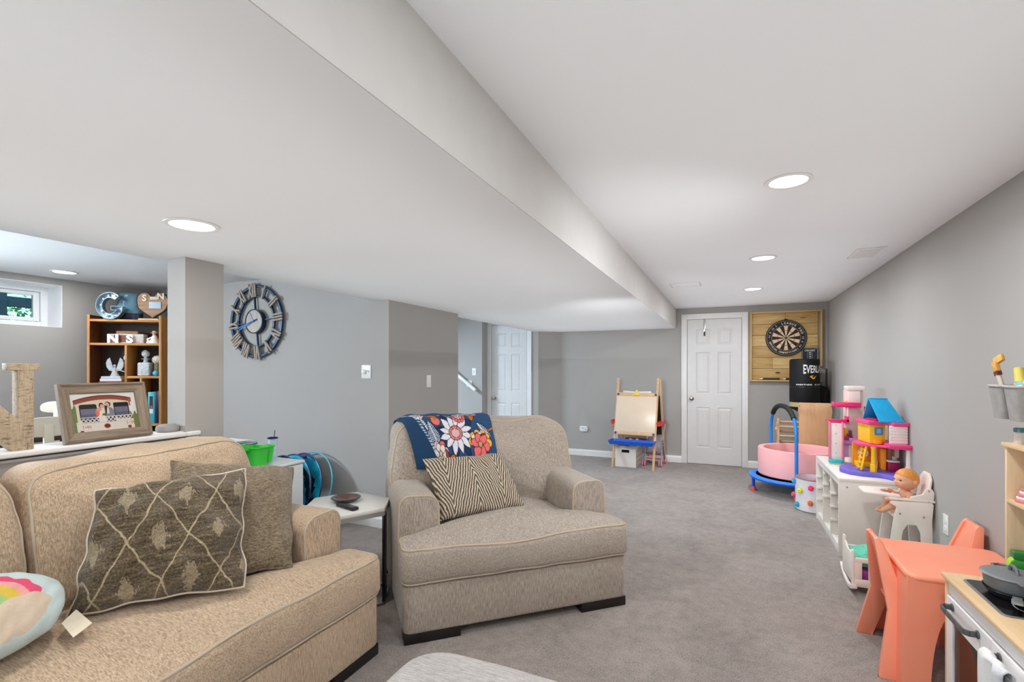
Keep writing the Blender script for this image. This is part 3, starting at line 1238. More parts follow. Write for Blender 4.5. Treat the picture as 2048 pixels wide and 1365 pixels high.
rp, rpos = pillow('rainbow_pillow', [(-1.76, 0.38, 0.57), (-1.80, 0.80, 0.565), (-2.07, 0.905, 0.645), (-2.03, 0.45, 0.775)], 0.16, vcol('felt_print', 0.9, 0.25, 160),
                  'pale blue pillow with felt rainbow and beige cloud at the left end of the sofa', n=170, k=0.32, seed=1.3, paint=rainbow, wr=0.004, outward=(1, 0, 1))
tg = MB()
rpi = rp.matrix_basis.inverted()
tq = [(-1.935, 0.885, 0.558), (-1.80, 0.864, 0.552), (-1.767, 0.801, 0.546), (-1.875, 0.820, 0.556)]
tg.add([rpi @ Vector(p) for p in tq] + [rpi @ (Vector(p) + Vector((0, 0, 0.0015))) for p in tq],
       [(3, 2, 1, 0), (4, 5, 6, 7), (0, 1, 5, 4), (1, 2, 6, 5), (2, 3, 7, 6), (3, 0, 4, 7)])
tg.build('care_label', M((222, 212, 190), 0.8, var=0.1), rp, label='cream sewn-in care label')

# ---- chevron pillow on the armchair (corners in the chair's own frame)
A_M = Matrix.Translation((-1.43, 1.949, 0)) @ Matrix.Rotation(R(43.5), 4, 'Z')
pc = [A_M @ Vector(p) for p in ((0.24, 0.30, 0.49), (0.775, 0.385, 0.505), (0.695, 0.59, 0.80), (0.18, 0.545, 0.80))]
zp, zpos = pillow('throw_pillow', pc, 0.15, zebra_cloth(), 'brown and cream chevron striped lumbar pillow on the armchair', seed=6.6, pinch=0.05, outward=(0.6, -0.7, 0.2))


# ---- flowered throw over the back of the armchair
def throw_paint(px, py):
    n = px.shape[0]
    out = np.empty((n, 4))
    out[:] = (*lin((46, 78, 112)), 1)
    DK, WH, PK, CO, YE, OR, NV, LB = (24, 34, 58), (226, 222, 230), (222, 176, 178), (232, 110, 106), (228, 172, 70), (206, 104, 44), (34, 54, 86), (176, 192, 208)

    def ell(cx, cy, rx, ry, ang=0.0):
        c, s = math.cos(ang), math.sin(ang)
        x, y = px - cx, py - cy
        return ((x * c + y * s) / rx) ** 2 + ((-x * s + y * c) / ry) ** 2

    def blob(cx, cy, rx, ry, ang, c, o=1.3):
        e = ell(cx, cy, rx + o, ry + o, ang) < 1
        mix_to(out, e, DK)
        mix_to(out, ell(cx, cy, rx, ry, ang) < 1, c)

    def flower(cx, cy, R0, pn, pr, pw, c, cc, cr, a0=0.0, o=1.2):
        for i in range(pn):
            a = a0 + 2 * PI * i / pn
            blob(cx + R0 * math.cos(a), cy + R0 * math.sin(a), pr, pw, a, c, o)
        blob(cx, cy, cr, cr, 0, cc, 1.2)

    def leaf(cx, cy, L, w, ang, c, ribs=True):
        c_, s_ = math.cos(ang), math.sin(ang)
        x = (px - cx) * c_ + (py - cy) * s_
        y = -(px - cx) * s_ + (py - cy) * c_
        wid = w * (1 - (x / L) ** 2)
        ins = (np.abs(x) < L) & (np.abs(y) < wid)
        mix_to(out, (np.abs(x) < L + 1.5) & (np.abs(y) < wid + 1.5), DK)
        mix_to(out, ins, c)
        if ribs:
            mix_to(out, ins & (np.abs(((x + np.abs(y) * 0.7) % 4.2) - 2.1) < 0.95), DK)
            mix_to(out, ins & (np.abs(y) < 0.9), WH)
    # dark leaves behind the daisy
    for i in range(8):
        a = 0.2 + 2 * PI * i / 8
        leaf(903 + 30 * math.cos(a), 890 + 27 * math.sin(a), 20, 8, a, NV, False)
    # side feather leaves
    leaf(850, 893, 28, 12, 1.35, LB)
    leaf(969, 886, 20, 7, 0.9, LB)
    leaf(833, 868, 16, 4, 1.1, LB)
    leaf(880, 845, 12, 5, 2.7, (96, 118, 150))
    leaf(895, 846, 11, 4, 0.9, (120, 136, 168))
    leaf(883, 848, 10, 4, 1.6, NV, False)
    # daisy
    for i in range(12):
        a = 0.25 + 2 * PI * i / 12
        rr = 25 if i % 2 else 22
        leaf(903 + rr * math.cos(a), 890 + rr * math.sin(a), 15, 6.2, a, WH, False)
    blob(903, 890, 15, 15, 0, CO, 1.2)
    for i in range(18):
        a = 2 * PI * i / 18
        blob(903 + 12.6 * math.cos(a), 890 + 12.6 * math.sin(a), 1.7, 1.7, 0, (226, 150, 140), 0.6)
    blob(903, 890, 9.5, 9.5, 0, PK, 0.7)
    # coral flower with yellow frill
    for i in range(6):
        a = 3.3 + i * 0.62
        blob(956 + 17 * math.cos(a), 911 + 17 * math.sin(a), 9, 7, a, YE)
    for i in range(5):
        a = 3.4 + i * 0.5
        blob(956 + 14 * math.cos(a), 911 + 13 * math.sin(a), 7, 6, a, WH if i % 2 else (120, 40, 40), 0.8)
    flower(956, 914, 11, 6, 9.5, 6.6, CO, (200, 150, 110), 4.2, 0.3)
    # cream flower bottom left
    for i in range(6):
        a = i * 1.05
        blob(858 + 13 * math.cos(a), 922 + 11 * math.sin(a), 7, 6, a, CO if i % 2 else PK)
    flower(858, 925, 9, 6, 6.5, 5.4, (228, 216, 200), PK, 3.4, 0.2)
    leaf(885, 931, 9, 3.4, -0.4, OR, False)
    leaf(875, 927, 8, 3, 1.2, (150, 70, 60), False)
    # pink round flower
    flower(917, 856, 10, 11, 4.6, 3.8, CO, WH, 4.0)
    flower(917, 856, 5.5, 7, 3.2, 2.4, (238, 170, 170), WH, 2.0)
    # white clusters
    flower(823, 846, 9, 8, 6.2, 4.6, WH, YE, 3.6)
    flower(832, 840, 7, 6, 4.6, 3.6, WH, YE, 2.6)
    for (x, y) in ((921, 842), (931, 846), (940, 843), (949, 848), (935, 839), (925, 837), (945, 838), (957, 846), (915, 837)):
        blob(x, y, 6, 4.4, 0.3, WH if (x + y) % 3 else PK)
    # orange leaf, tomato fruit, feather
    blob(946, 852, 8.5, 6.5, 0.3, OR)
    leaf(946, 858, 8, 5.5, 1.57, OR, False)
    blob(861, 866, 9.5, 7.2, 0.15, CO)
    blob(857, 860, 5, 1.8, 0.15, YE, 0.8)
    leaf(855, 852, 15, 3.8, 0.55, OR, False)
    leaf(985, 885, 10, 2.4, -0.6, OR, False)
    # folded plain side at the left
    edge = 806 + (py - 838) * 0.42
    mix_to(out, px < edge + 2, (36, 66, 98))
    mix_to(out, (px < edge + 8) & (px > edge + 2) & ((py * 0.9) % 5 > 2.4), LB)
    return out


bo = ach[0]
bpy.context.view_layer.update()
bvh = BVHTree.FromObject(bo, bpy.context.evaluated_depsgraph_get())
nu, nv = 230, 170
vs = []
PXs, PYs = [], []
for j in range(nv + 1):
    t = j / nv
    for i in range(nu + 1):
        s = i / nu
        x = 0.035 + 0.625 * s
        # towards the foot of the drape the left edge swings in, as in a hanging fold
        x += 0.125 * (t ** 1.3) * (1 - s) ** 1.5 + 0.01 * t * s
        ang = R(205) - t * R(238)          # from behind, over the top, down the front
        zc = 0.845
        yc = 0.83
        d = Vector((0, math.cos(ang), math.sin(ang)))
        d.normalize()
        o = Vector((x, yc, zc))
        hit, nrm, _, _ = bvh.ray_cast(o + Vector((0, -d.y, d.z)) * 0.6, -Vector((0, -d.y, d.z)), 0.6)
        if hit is None:
            hit = o + Vector((0, -d.y, d.z)) * 0.12
            nrm = Vector((0, -d.y, d.z))
        off = 0.011 + 0.006 * noise.noise(Vector((x * 9, t * 3, 2.0))) + 0.004 * math.sin(x * 40 + 3 * t) * (0.3 + 0.7 * t)
        vs.append(hit + nrm * max(0.006, off))
        PXs.append(s)
        PYs.append(t)
# smooth the rows a little so the cloth bridges hollows
vg = np.array([tuple(v) for v in vs]).reshape(nv + 1, nu + 1, 3)
for _ in range(12):
    vg[1:-1, 1:-1] = 0.2 * (vg[1:-1, 1:-1] + vg[:-2, 1:-1] + vg[2:, 1:-1] + vg[1:-1, :-2] + vg[1:-1, 2:])
PYs = np.array(PYs)
PXs = np.array(PXs)
T0 = 0.47
px = 790 + PXs * 200
py = 838 + (PYs - T0) / (1 - T0) * 104
tv = vg.reshape(-1, 3)
mb = MB()
fs = []
for j in range(nv):
    for i in range(nu):
        a = j * (nu + 1) + i
        fs.append((a, a + 1, a + nu + 2, a + nu + 1))
mb.add(tv, fs)
th = mb.build('throw_blanket', vcol('flowered_print', 0.95, 0.3, 300), colors=throw_paint(px, py), smooth=80)
th.matrix_world = A_M
sol = th.modifiers.new('thickness', 'SOLIDIFY')
sol.thickness = 0.006
sol.offset = 1
tag(th, 'denim blue flowered throw draped over the left back of the armchair', 'blanket')
# ------------------------------------------------------------------ white toy storage unit
WHT = M((226, 220, 212), 0.45, k=1.05, var=0.02)
tu = thing('toy_storage_unit', 'low white wooden storage unit with open tray bays along the right wall', 'shelf unit', (0.72, 4.14, 0))
L_, Dp, Hh, tk = 0.99, 0.425, 0.56, 0.022
MB().box(0, -0.005, Hh - tk, Dp, L_ + 0.005, Hh).build('top_panel', WHT, tu, bevel=0.002)
MB().box(0, 0, 0, Dp, tk, Hh - tk).build('side_panel', WHT, tu, bevel=0.0015)
MB().box(0, L_ - tk, 0, Dp, L_, Hh - tk).build('side_panel', WHT, tu, bevel=0.0015)
MB().box(0.01, tk, 0.0, Dp, L_ - tk, 0.065).build('base_panel', WHT, tu, bevel=0.0015)
MB().box(Dp - 0.006, tk, 0.065, Dp, L_ - tk, Hh - tk).build('back_panel', WHT, tu)
MB().box(0.002, tk, Hh - tk - 0.03, 0.02, L_ - tk, Hh - tk).build('front_rail', WHT, tu)
bays = 3
bw = (L_ - 2 * tk - 2 * tk) / bays
for b in range(1, bays):
    y = tk + b * bw + (b - 1) * tk
    MB().box(0.004, y, 0.065, Dp - 0.006, y + tk, Hh - tk).build('divider', WHT, tu, bevel=0.0015)
for b in range(bays):
    y = tk + b * (bw + tk)
    for z in (0.17, 0.27, 0.37, 0.46):
        if (b, z) in ((0, 0.46), (1, 0.17), (2, 0.46)):
            continue
        for yy, sg in ((y, 1), (y + bw, -1)):
            mb = MB()
            mb.box(0.004, min(yy, yy + sg * 0.014), z, Dp - 0.02, max(yy, yy + sg * 0.014), z + 0.012)
            mb.box(0.002, min(yy, yy + sg * 0.022), z + 0.0, 0.045, max(yy, yy + sg * 0.022), z + 0.016)
            mb.build('tray_runner', WHT, tu, bevel=0.002)
for (yy, zz) in ((0.0, 0.50), (0.0, 0.05)):
    for xx in (0.05, Dp - 0.06):
        MB().lathe([(0.006, 0), (0.006, 0.002), (0.0, 0.002)], 10, mat=Matrix.Translation((xx, yy, zz)) @ Matrix.Rotation(R(90), 4, 'X')).build('screw_cap', M((170, 165, 160), 0.4), tu)

# ------------------------------------------------------------------ dolls' house
PURP, PINK, YEL, TEAL, WHP = M((102, 92, 190), 0.4, k=1.1), M((222, 66, 130), 0.4, k=1.1), M((250, 184, 30), 0.4, k=1.1), M((24, 158, 206), 0.4, k=1.1), M((240, 232, 226), 0.4)
ORA = M((246, 150, 24), 0.4, k=1.1)
MAG = M((168, 20, 84), 0.45)
dh = thing('doll_house', 'plastic doll house with blue gable roof and purple base on the storage unit', 'doll house', (0.995, 4.41, 0.56), R(9))
# base plate: rounded patio to the left, path in front
bp = MB()
ol = [(-0.20, 0.10), (-0.225, 0.02), (-0.20, -0.07), (-0.13, -0.13), (-0.06, -0.145), (-0.02, -0.16), (0.02, -0.24), (0.05, -0.255), (0.145, -0.255), (0.15, -0.12), (0.15, 0.22), (0.0, 0.27), (-0.12, 0.22)]
bp.prism(dense(rpoly(ol, 0.05, 6), 0.03), 0.0, 0.034)
bp.build('base', PURP, dh, bevel=0.006, bseg=3)
# posts and legs
for (x, y, m, nm) in ((-0.05, -0.10, YEL, 'post'), (0.135, -0.17, WHP, 'post'), (0.135, 0.10, WHP, 'post'), (0.02, 0.06, WHP, 'post')):
    p = MB()
    p.lathe([(0.022, 0.034), (0.022, 0.085), (0.016, 0.09), (0.014, 0.20), (0.019, 0.208), (0.019, 0.215)], 8, c=(x, y, 0))
    p.build(nm, m, dh)
# back walls of the ground floor
mb = MB()
mb.box(-0.10, 0.13, 0.034, 0.145, 0.142, 0.215)
mb.build('ground_floor_wall', ORA, dh, bevel=0.002)
mb = MB()
mt = Matrix.Translation((-0.03, 0.128, 0.135)) @ Matrix.Rotation(R(90), 4, 'X')
mb.ring(0.026, 0.034, 0, 0.008, 24, mat=mt)
mb.box(-0.058, 0.122, 0.132, -0.002, 0.128, 0.138)
mb.box(-0.033, 0.122, 0.108, -0.027, 0.128, 0.162)
mb.build('round_window', WHP, dh)
MB().box(-0.09, 0.07, 0.034, 0.01, 0.13, 0.075).build('bench', YEL, dh, bevel=0.005)
MB().box(0.065, -0.06, 0.034, 0.125, -0.005, 0.10).build('sink_cabinet', MAG, dh, bevel=0.006)
MB().box(0.06, -0.066, 0.10, 0.13, 0.0, 0.112).build('sink_top', WHP, dh, bevel=0.004)
MB().box(0.045, -0.03, 0.034, 0.06, 0.10, 0.19).build('door_leaf', ORA, dh, bevel=0.004)
MB().box(0.125, -0.03, 0.13, 0.14, 0.05, 0.20).build('wall_panel', WHP, dh, bevel=0.003)
# middle floor, pink and scalloped
fl = MB()
ol = [(-0.13, -0.06), (-0.03, -0.12), (0.02, -0.16), (0.02, -0.20), (0.155, -0.215), (0.165, -0.10), (0.155, 0.16), (-0.05, 0.17), (-0.12, 0.08)]
fl.prism(dense(rpoly(ol, 0.025, 5), 0.02), 0.214, 0.232)
fl.prism([(0.005, -0.205), (0.178, -0.225), (0.165, 0.10), (0.02, 0.10)], 0.226, 0.246)
fl.build('middle_floor', PINK, dh, bevel=0.004)
# upper storey
up = MB()
up.box(-0.065, -0.07, 0.235, -0.05, 0.12, 0.375)
up.box(-0.065, 0.115, 0.235, 0.06, 0.128, 0.375)
up.box(-0.065, -0.075, 0.235, 0.035, -0.062, 0.375)
up.build('upper_storey', YEL, dh, bevel=0.004)
uw = MB()
uw.box(0.03, -0.15, 0.245, 0.138, -0.138, 0.375)
uw.box(0.128, -0.14, 0.245, 0.138, 0.13, 0.375)
for k in range(6):
    uw.box(0.03, -0.153, 0.25 + k * 0.0205, 0.14, -0.149, 0.268 + k * 0.0205)
uw.build('clapboard_wall', WHP, dh, bevel=0.0015)
wn = MB()
for (a, b, c2, d) in ((-0.034, 0.300, 0.016, 0.310), (-0.034, 0.345, 0.016, 0.355), (-0.034, 0.31, -0.024, 0.345), (0.006, 0.31, 0.016, 0.345)):
    wn.box(a, -0.083, b, c2, -0.0745, d)
wn.build('window_frame', M((70, 130, 190), 0.4), dh)
MB().box(-0.024, -0.0765, 0.31, 0.006, -0.074, 0.345).build('window_pane', M((150, 190, 215), 0.15), dh)
fb = MB()
fb.lathe([(0.0, 0.235), (0.028, 0.237), (0.034, 0.268), (0.03, 0.268), (0.0, 0.25)], 16, c=(-0.018, -0.085, 0))
fb.build('flower_box', ORA, dh)
f2 = MB()
ol = [(-0.085, -0.10), (0.03, -0.10), (0.045, -0.165), (0.15, -0.17), (0.15, 0.15), (-0.085, 0.14)]
f2.prism(dense(rpoly(ol, 0.015, 4), 0.02), 0.372, 0.398)
f2.build('attic_floor', PINK, dh, bevel=0.005)
# gable roof, ridge along x, open gable end facing the play area
rf = MB()
AP = Vector((0, 0.0, 0.556))
for sg in (-1, 1):
    ev = Vector((0, sg * 0.135, 0.392))
    d = ev - AP
    nn = Vector((0, -d.z * sg, abs(d.y))).normalized() * 0.011
    if nn.z < 0:
        nn = -nn
    q = [AP, ev, ev + nn, AP + nn]
    xa0, xa1, xe0, xe1 = -0.045, 0.072, -0.028, 0.125
    vs = [(xa0, q[0].y, q[0].z), (xe0, q[1].y, q[1].z), (xe0, q[2].y, q[2].z), (xa0, q[3].y, q[3].z), (xa1, q[0].y, q[0].z), (xe1, q[1].y, q[1].z), (xe1, q[2].y, q[2].z), (xa1, q[3].y, q[3].z)]
    rf.add(vs, [(0, 1, 2, 3), (7, 6, 5, 4), (0, 4, 5, 1), (1, 5, 6, 2), (2, 6, 7, 3), (3, 7, 4, 0)])
rf.build('roof', TEAL, dh, bevel=0.003)
tl = MB()
ev = Vector((0, -0.135, 0.392))
dn = (ev - AP).normalized()
nn = Vector((0, -0.772, 0.635)).normalized() * 0.0115
for k in range(13):
    for a in range(2):
        f = (k + 0.5) / 13
        x0 = -0.045 + 0.155 * f
        p0 = AP.lerp(ev, 0.06) + Vector((x0 - 0.0 if a == 0 else x0, 0, 0)) + nn
        p1 = AP.lerp(ev, 0.94) + Vector((min(0.122, x0 + (0.05 if a == 0 else -0.0)), 0, 0)) + nn
        if a == 0 and x0 < 0.10:
            tl.bar(p0 if x0 < 0.065 else AP.lerp(ev, 0.72) + Vector((x0, 0, 0)) + nn, p1, 0.003, 0.0025, up=nn.normalized())
for f in (0.02, 0.97):
    p = AP.lerp(ev, f) + nn
    tl.bar(p + Vector((-0.045 + 0.017 * f, 0, 0)), p + Vector((0.072 + 0.053 * f, 0, 0)), 0.006, 0.004, up=nn.normalized())
tl.build('shingle_ridges', TEAL, dh, kind='stuff')
gb_ = MB()
gb_.add([(-0.02, -0.12, 0.4), (-0.02, 0.12, 0.4), (-0.02, 0.0, 0.545), (-0.012, -0.12, 0.4), (-0.012, 0.12, 0.4), (-0.012, 0.0, 0.545)], [(0, 1, 2), (5, 4, 3), (0, 3, 4, 1), (1, 4, 5, 2), (2, 5, 3, 0)])
gb_.xform(Matrix.Translation((0.08, 0, 0))).build('gable_wall', TEAL, dh)
bed = MB()
bed.box(-0.03, -0.08, 0.398, 0.07, 0.08, 0.41)
bed.build('attic_bed', MAG, dh, bevel=0.003)
# yellow stair ladder at the left front
ld = MB()
for yy in (-0.07, -0.015):
    ld.bar((-0.125, yy - 0.02, 0.04), (-0.085, yy, 0.215), 0.022, 0.008, up=(1, 0, 0))
ld.build('ladder_rail', YEL, dh, bevel=0.002)
for k in range(5):
    f = (k + 0.6) / 5.3
    st = MB()
    x, z = -0.125 + 0.04 * f, 0.04 + 0.175 * f
    st.box(x - 0.014, -0.09 + 0.02 * f, z - 0.004, x + 0.012, -0.032 + 0.02 * f, z + 0.004)
    st.build('ladder_rung', YEL, dh)

# ------------------------------------------------------------------ castle tower toy
PALE, PINK2, LILAC = M((236, 222, 214), 0.4), M((226, 120, 152), 0.4, k=1.1), M((176, 132, 190), 0.4, k=1.1)
HOT = M((226, 36, 112), 0.35, k=1.1)
ca = thing('toy_castle', 'tall pale pink toy castle tower with pink balconies behind the doll house', 'toy', (0.90, 4.86, 0.56), R(0))
tw = MB()
tw.prism([(0.0, 0.02), (0.12, 0.02), (0.12, 0.13), (0.0, 0.13)], 0.0, 0.60)
tw.build('tower', M((232, 206, 200), 0.35), ca, bevel=0.006)
cp = MB()
cp.box(0.012, 0.0, 0.48, 0.098, 0.10, 0.622)
cp.box(0.004, -0.008, 0.60, 0.128, 0.135, 0.635)
cp.build('tower_top', PALE, ca, bevel=0.006)
b1 = MB()
b1.prism(dense(rrect(-0.10, -0.09, 0.085, 0.05, 0.02), 0.03), 0.465, 0.472)
for (x0, y0, x1, y1) in ((-0.10, -0.09, -0.094, 0.05), (-0.10, -0.09, 0.085, -0.084)):
    b1.box(x0, y0, 0.465, x1, y1, 0.505)
b1.build('upper_balcony', HOT, ca, bevel=0.003)
MB().box(-0.03, -0.05, 0.505, 0.0, -0.02, 0.515).build('yellow_knob', YEL, ca, bevel=0.003)
b2 = MB()
b2.box(-0.14, -0.10, 0.335, 0.0, 0.08, 0.348)
b2.box(-0.14, -0.10, 0.348, -0.0, -0.094, 0.365)
b2.box(-0.02, -0.10, 0.348, 0.0, -0.02, 0.39)
b2.build('middle_balcony', HOT, ca, bevel=0.003)
MB().box(-0.01, -0.08, 0.34, 0.0, -0.04, 0.47).build('side_wall', PALE, ca, bevel=0.003)
b3 = MB()
b3.prism(dense(rrect(-0.06, -0.10, 0.055, 0.05, 0.02), 0.03), 0.165, 0.19)
b3.prism(rrect(0.0, -0.105, 0.055, -0.085, 0.008), 0.19, 0.215)
b3.build('lower_balcony', LILAC, ca, bevel=0.004)
MB().box(-0.05, -0.06, 0.02, 0.01, 0.02, 0.165).build('lilac_wall', M((206, 172, 206), 0.35), ca, bevel=0.003)
MB().box(0.005, -0.07, 0.0, 0.05, 0.02, 0.16).build('lower_wall', PALE, ca, bevel=0.003)
sl = MB()
sl.box(-0.135, -0.125, 0.03, -0.055, -0.115, 0.335)
sl.build('lift_panel', WHP, ca, bevel=0.002)
sr = MB()
for x in (-0.145, -0.055):
    sr.box(x, -0.135, 0.01, x + 0.012, -0.105, 0.345)
sr.build('lift_rail', PINK2, ca, bevel=0.003)
for z in (0.09, 0.17, 0.25, 0.32):
    MB().lathe([(0.004, 0), (0.004, 0.002), (0, 0.002)], 8, mat=Matrix.Translation((-0.095, -0.125, z)) @ Matrix.Rotation(R(90), 4, 'X')).build('rivet', M((150, 140, 140), 0.4), ca)
lf = MB()
lf.prism(dense(rrect(-0.148, -0.155, -0.045, -0.10, 0.02), 0.02), 0.012, 0.04)
lf.build('lift_car', M((40, 190, 200), 0.35), ca, bevel=0.005)
MB().prism(dense(rrect(-0.14, -0.15, -0.05, -0.095, 0.02), 0.02), 0.0, 0.012).build('lift_base', M((206, 190, 160), 0.5), ca)
MB().prism(dense(rrect(-0.05, -0.09, 0.09, 0.10, 0.03), 0.02), 0.0, 0.02).build('castle_base', M((222, 200, 180), 0.5), ca, bevel=0.004)
w = MB()
w.lathe([(0.0, 0), (0.045, 0.0), (0.048, 0.006), (0.045, 0.012), (0, 0.012)], 24, mat=Matrix.Translation((-0.035, -0.02, 0.245)) @ Matrix.Rotation(R(90), 4, 'X'))
w.build('yellow_wheel', YEL, ca)
th_ = MB()
th_.box(-0.02, -0.05, 0.19, 0.035, -0.01, 0.225)
th_.box(-0.005, -0.05, 0.225, 0.03, -0.015, 0.245)
th_.build('throne', M((150, 30, 90), 0.4), ca, bevel=0.003)
MB().box(0.008, -0.045, 0.245, 0.03, -0.02, 0.27).build('figure_block', M((50, 90, 160), 0.4), ca, bevel=0.003)
MB().lathe([(0.03, 0.02), (0.036, 0.026), (0.034, 0.05), (0.028, 0.06), (0.0, 0.062)], 16, c=(-0.01, -0.11, 0.0)).build('tea_table', PALE, ca)
fg = MB()
fg.bar((0.128, 0.03, 0.42), (0.128, 0.03, 0.47), 0.004, 0.004)
fg.prism([(0.128, 0.445), (0.15, 0.458), (0.128, 0.47)], -0.03, -0.033, XZ)
fg.build('pennant', M((200, 50, 110), 0.5), ca)

# ------------------------------------------------------------------ doll cradle
CW = M((232, 222, 214), 0.45, k=1.05, var=0.02)
cr = thing('doll_cradle', 'small white wooden doll cradle on rockers beside the coral table', 'cradle', (0.675, 3.50, 0))
ends = []
for x in (0.0, 0.40):
    e = MB()
    e.box(x, 0.0, 0.03, x + 0.014, 0.028, 0.255)
    e.box(x, 0.235, 0.03, x + 0.014, 0.263, 0.275)
    # panel with a dipped top between the posts
    pts = [(0.028, 0.055), (0.235, 0.055), (0.235, 0.245), (0.20, 0.25), (0.13, 0.225), (0.06, 0.235), (0.028, 0.225)]
    mtx = YZ.copy()
    e.prism(pts, x + 0.002, x + 0.012, mtx)
    e.build('end_panel', CW, cr, bevel=0.003)
    rk = MB()
    arc = []
    for k in range(13):
        a = -1 + 2 * k / 12
        arc.append((0.1315 + a * 0.19, 0.0 + 0.05 * a * a))
    poly = arc + [(y, z + 0.026) for y, z in reversed(arc)]
    rk.prism(poly, x - 0.004, x + 0.016, mtx)
    rk.build('rocker', CW, cr, bevel=0.003)
for y in (0.002, 0.249):
    s1 = MB()
    s1.box(0.014, y, 0.185, 0.40, y + 0.012, 0.212)
    s1.box(0.014, y, 0.04, 0.40, y + 0.012, 0.085)
    s1.build('side_rail', CW, cr, bevel=0.002)
    for k in range(6):
        MB().box(0.014 + k * 0.0695, y + 0.001, 0.08, 0.014 + k * 0.0695 + 0.038, y + 0.011, 0.19).build('slat', CW, cr, bevel=0.0015)
MB().box(0.014, 0.012, 0.05, 0.40, 0.25, 0.06).build('bottom_board', CW, cr)
qb = MB()
soft_prism(qb, dense(rrect(0.02, 0.02, 0.39, 0.24, 0.05), 0.03), 0.15, 0.215, 0.03, 0.06, 0, wr=0.012, wscale=9, seed=4)
q = qb.build('doll_blanket', None or M((96, 186, 160), 0.9, k=1.1, var=0.15, scale=60, bump=0.4, bscale=40), loc=(0.675, 3.50, 0))
tag(q, 'mint green speckled doll blanket bunched in the white cradle', 'blanket')
lb = MB()
soft_prism(lb, dense(rrect(0.018, 0.02, 0.20, 0.16, 0.04), 0.03), 0.062, 0.14, 0.03, 0.03, 0, wr=0.012, wscale=12, seed=8)
q = lb.build('doll_clothes', M((150, 60, 140), 0.9, var=0.3, scale=30), loc=(0.675, 3.50, 0))
tag(q, 'purple and magenta doll clothes seen between the cradle slats', 'clothes')

# ------------------------------------------------------------------ doll high chair
hc = thing('doll_high_chair', 'white wooden doll high chair against the right wall', 'high chair', (0.94, 3.80, 0))
side = [(-0.035, 0.0), (0.03, 0.0), (0.06, 0.32), (0.085, 0.365), (0.13, 0.365), (0.15, 0.32), (0.165, 0.0), (0.215, 0.0), (0.207, 0.40), (0.215, 0.50), (0.205, 0.515), (0.0, 0.505), (-0.005, 0.49), (0.03, 0.47), (0.015, 0.40)]
for y in (0.0, 0.23):
    MB().prism(side, -y - 0.014, -y, XZ).build('side_panel', CW, hc, bevel=0.002)
    br = MB()
    # upper side wing, rounded at the back
    wing = [(0.10, 0.525), (0.215, 0.525), (0.218, 0.575), (0.205, 0.60), (0.18, 0.60), (0.16, 0.56), (0.10, 0.54)]
    br.prism(rpoly(wing, 0.012, 4), -y - 0.014, -y, XZ)
    br.build('back_wing', CW, hc, bevel=0.002)
    MB().box(-0.01, y - 0.004, 0.513, 0.222, y + 0.018, 0.527).build('arm_strip', CW, hc, bevel=0.003)
MB().box(0.03, 0.014, 0.385, 0.205, 0.23, 0.398).build('seat', CW, hc, bevel=0.002)
bk = MB()
m4 = Matrix.Translation((0.172, 0.122, 0.40)) @ Matrix.Rotation(R(8), 4, 'Y')
bk.prism(rpoly([(-0.105, 0), (0.105, 0), (0.09, 0.25), (0.05, 0.285), (-0.05, 0.285), (-0.09, 0.25)], 0.03, 5), 0.0, 0.012, m4 @ Matrix(((0, 0, 1, 0), (1, 0, 0, 0), (0, 1, 0, 0), (0, 0, 0, 1))))
bk.build('backrest', CW, hc, bevel=0.003)
ty = MB()
tray = [(-0.125, 0.035), (-0.135, 0.06), (-0.135, 0.19), (-0.12, 0.215), (0.05, 0.245), (0.05, 0.205)] + [(0.05 - 0.075 * math.sin(R(a)) - 0.0, 0.122 + 0.075 * math.cos(R(a))) for a in range(15, 180, 15)] + [(0.05, 0.04), (0.05, 0.0)]
ty.prism(tray[::-1], 0.528, 0.544)
ty.build('tray', CW, hc, bevel=0.004)
MB().box(-0.03, 0.014, 0.13, -0.005, 0.23, 0.143).build('footrest', CW, hc, bevel=0.002)
for (x, z) in ((0.045, 0.43), (0.165, 0.42), (0.19, 0.585), (0.19, 0.519)):
    MB().lathe([(0.005, 0), (0.005, 0.003), (0, 0.004)], 10, mat=Matrix.Translation((x, -0.0005, z)) @ Matrix.Rotation(R(90), 4, 'X')).build('screw', CHROME, hc)

# ---- baby doll seated in it
SKIN = M((226, 168, 132), 0.5, k=1.0, var=0.04)
SKIN2 = M((206, 148, 112), 0.5, k=1.0, var=0.04)


def skin_mesh(name, joints, edges, radii, mat, parent, root=0, levels=2):
    me = bpy.data.meshes.new(name)
    me.from_pydata([tuple(j) for j in joints], edges, [])
    o = bpy.data.objects.new(name, me)
    COL.objects.link(o)
    o.modifiers.new('skin', 'SKIN').use_smooth_shade = True
    for i, sv in enumerate(me.skin_vertices[0].data):
        r = radii[i]
        sv.radius = (r, r) if isinstance(r, (int, float)) else r
        sv.use_root = i == root
    ss = o.modifiers.new('sub', 'SUBSURF')
    ss.levels = ss.render_levels = levels
    dg = bpy.context.evaluated_depsgraph_get()
    nm = bpy.data.meshes.new_from_object(o.evaluated_get(dg))
    bpy.data.objects.remove(o)
    nm.name = name
    nm.materials.clear()
    nm.materials.append(mat)
    nm.polygons.foreach_set('use_smooth', [True] * len(nm.polygons))
    ob = bpy.data.objects.new(name, nm)
    COL.objects.link(ob)
    if parent is not None:
        ob.parent = parent
    return ob


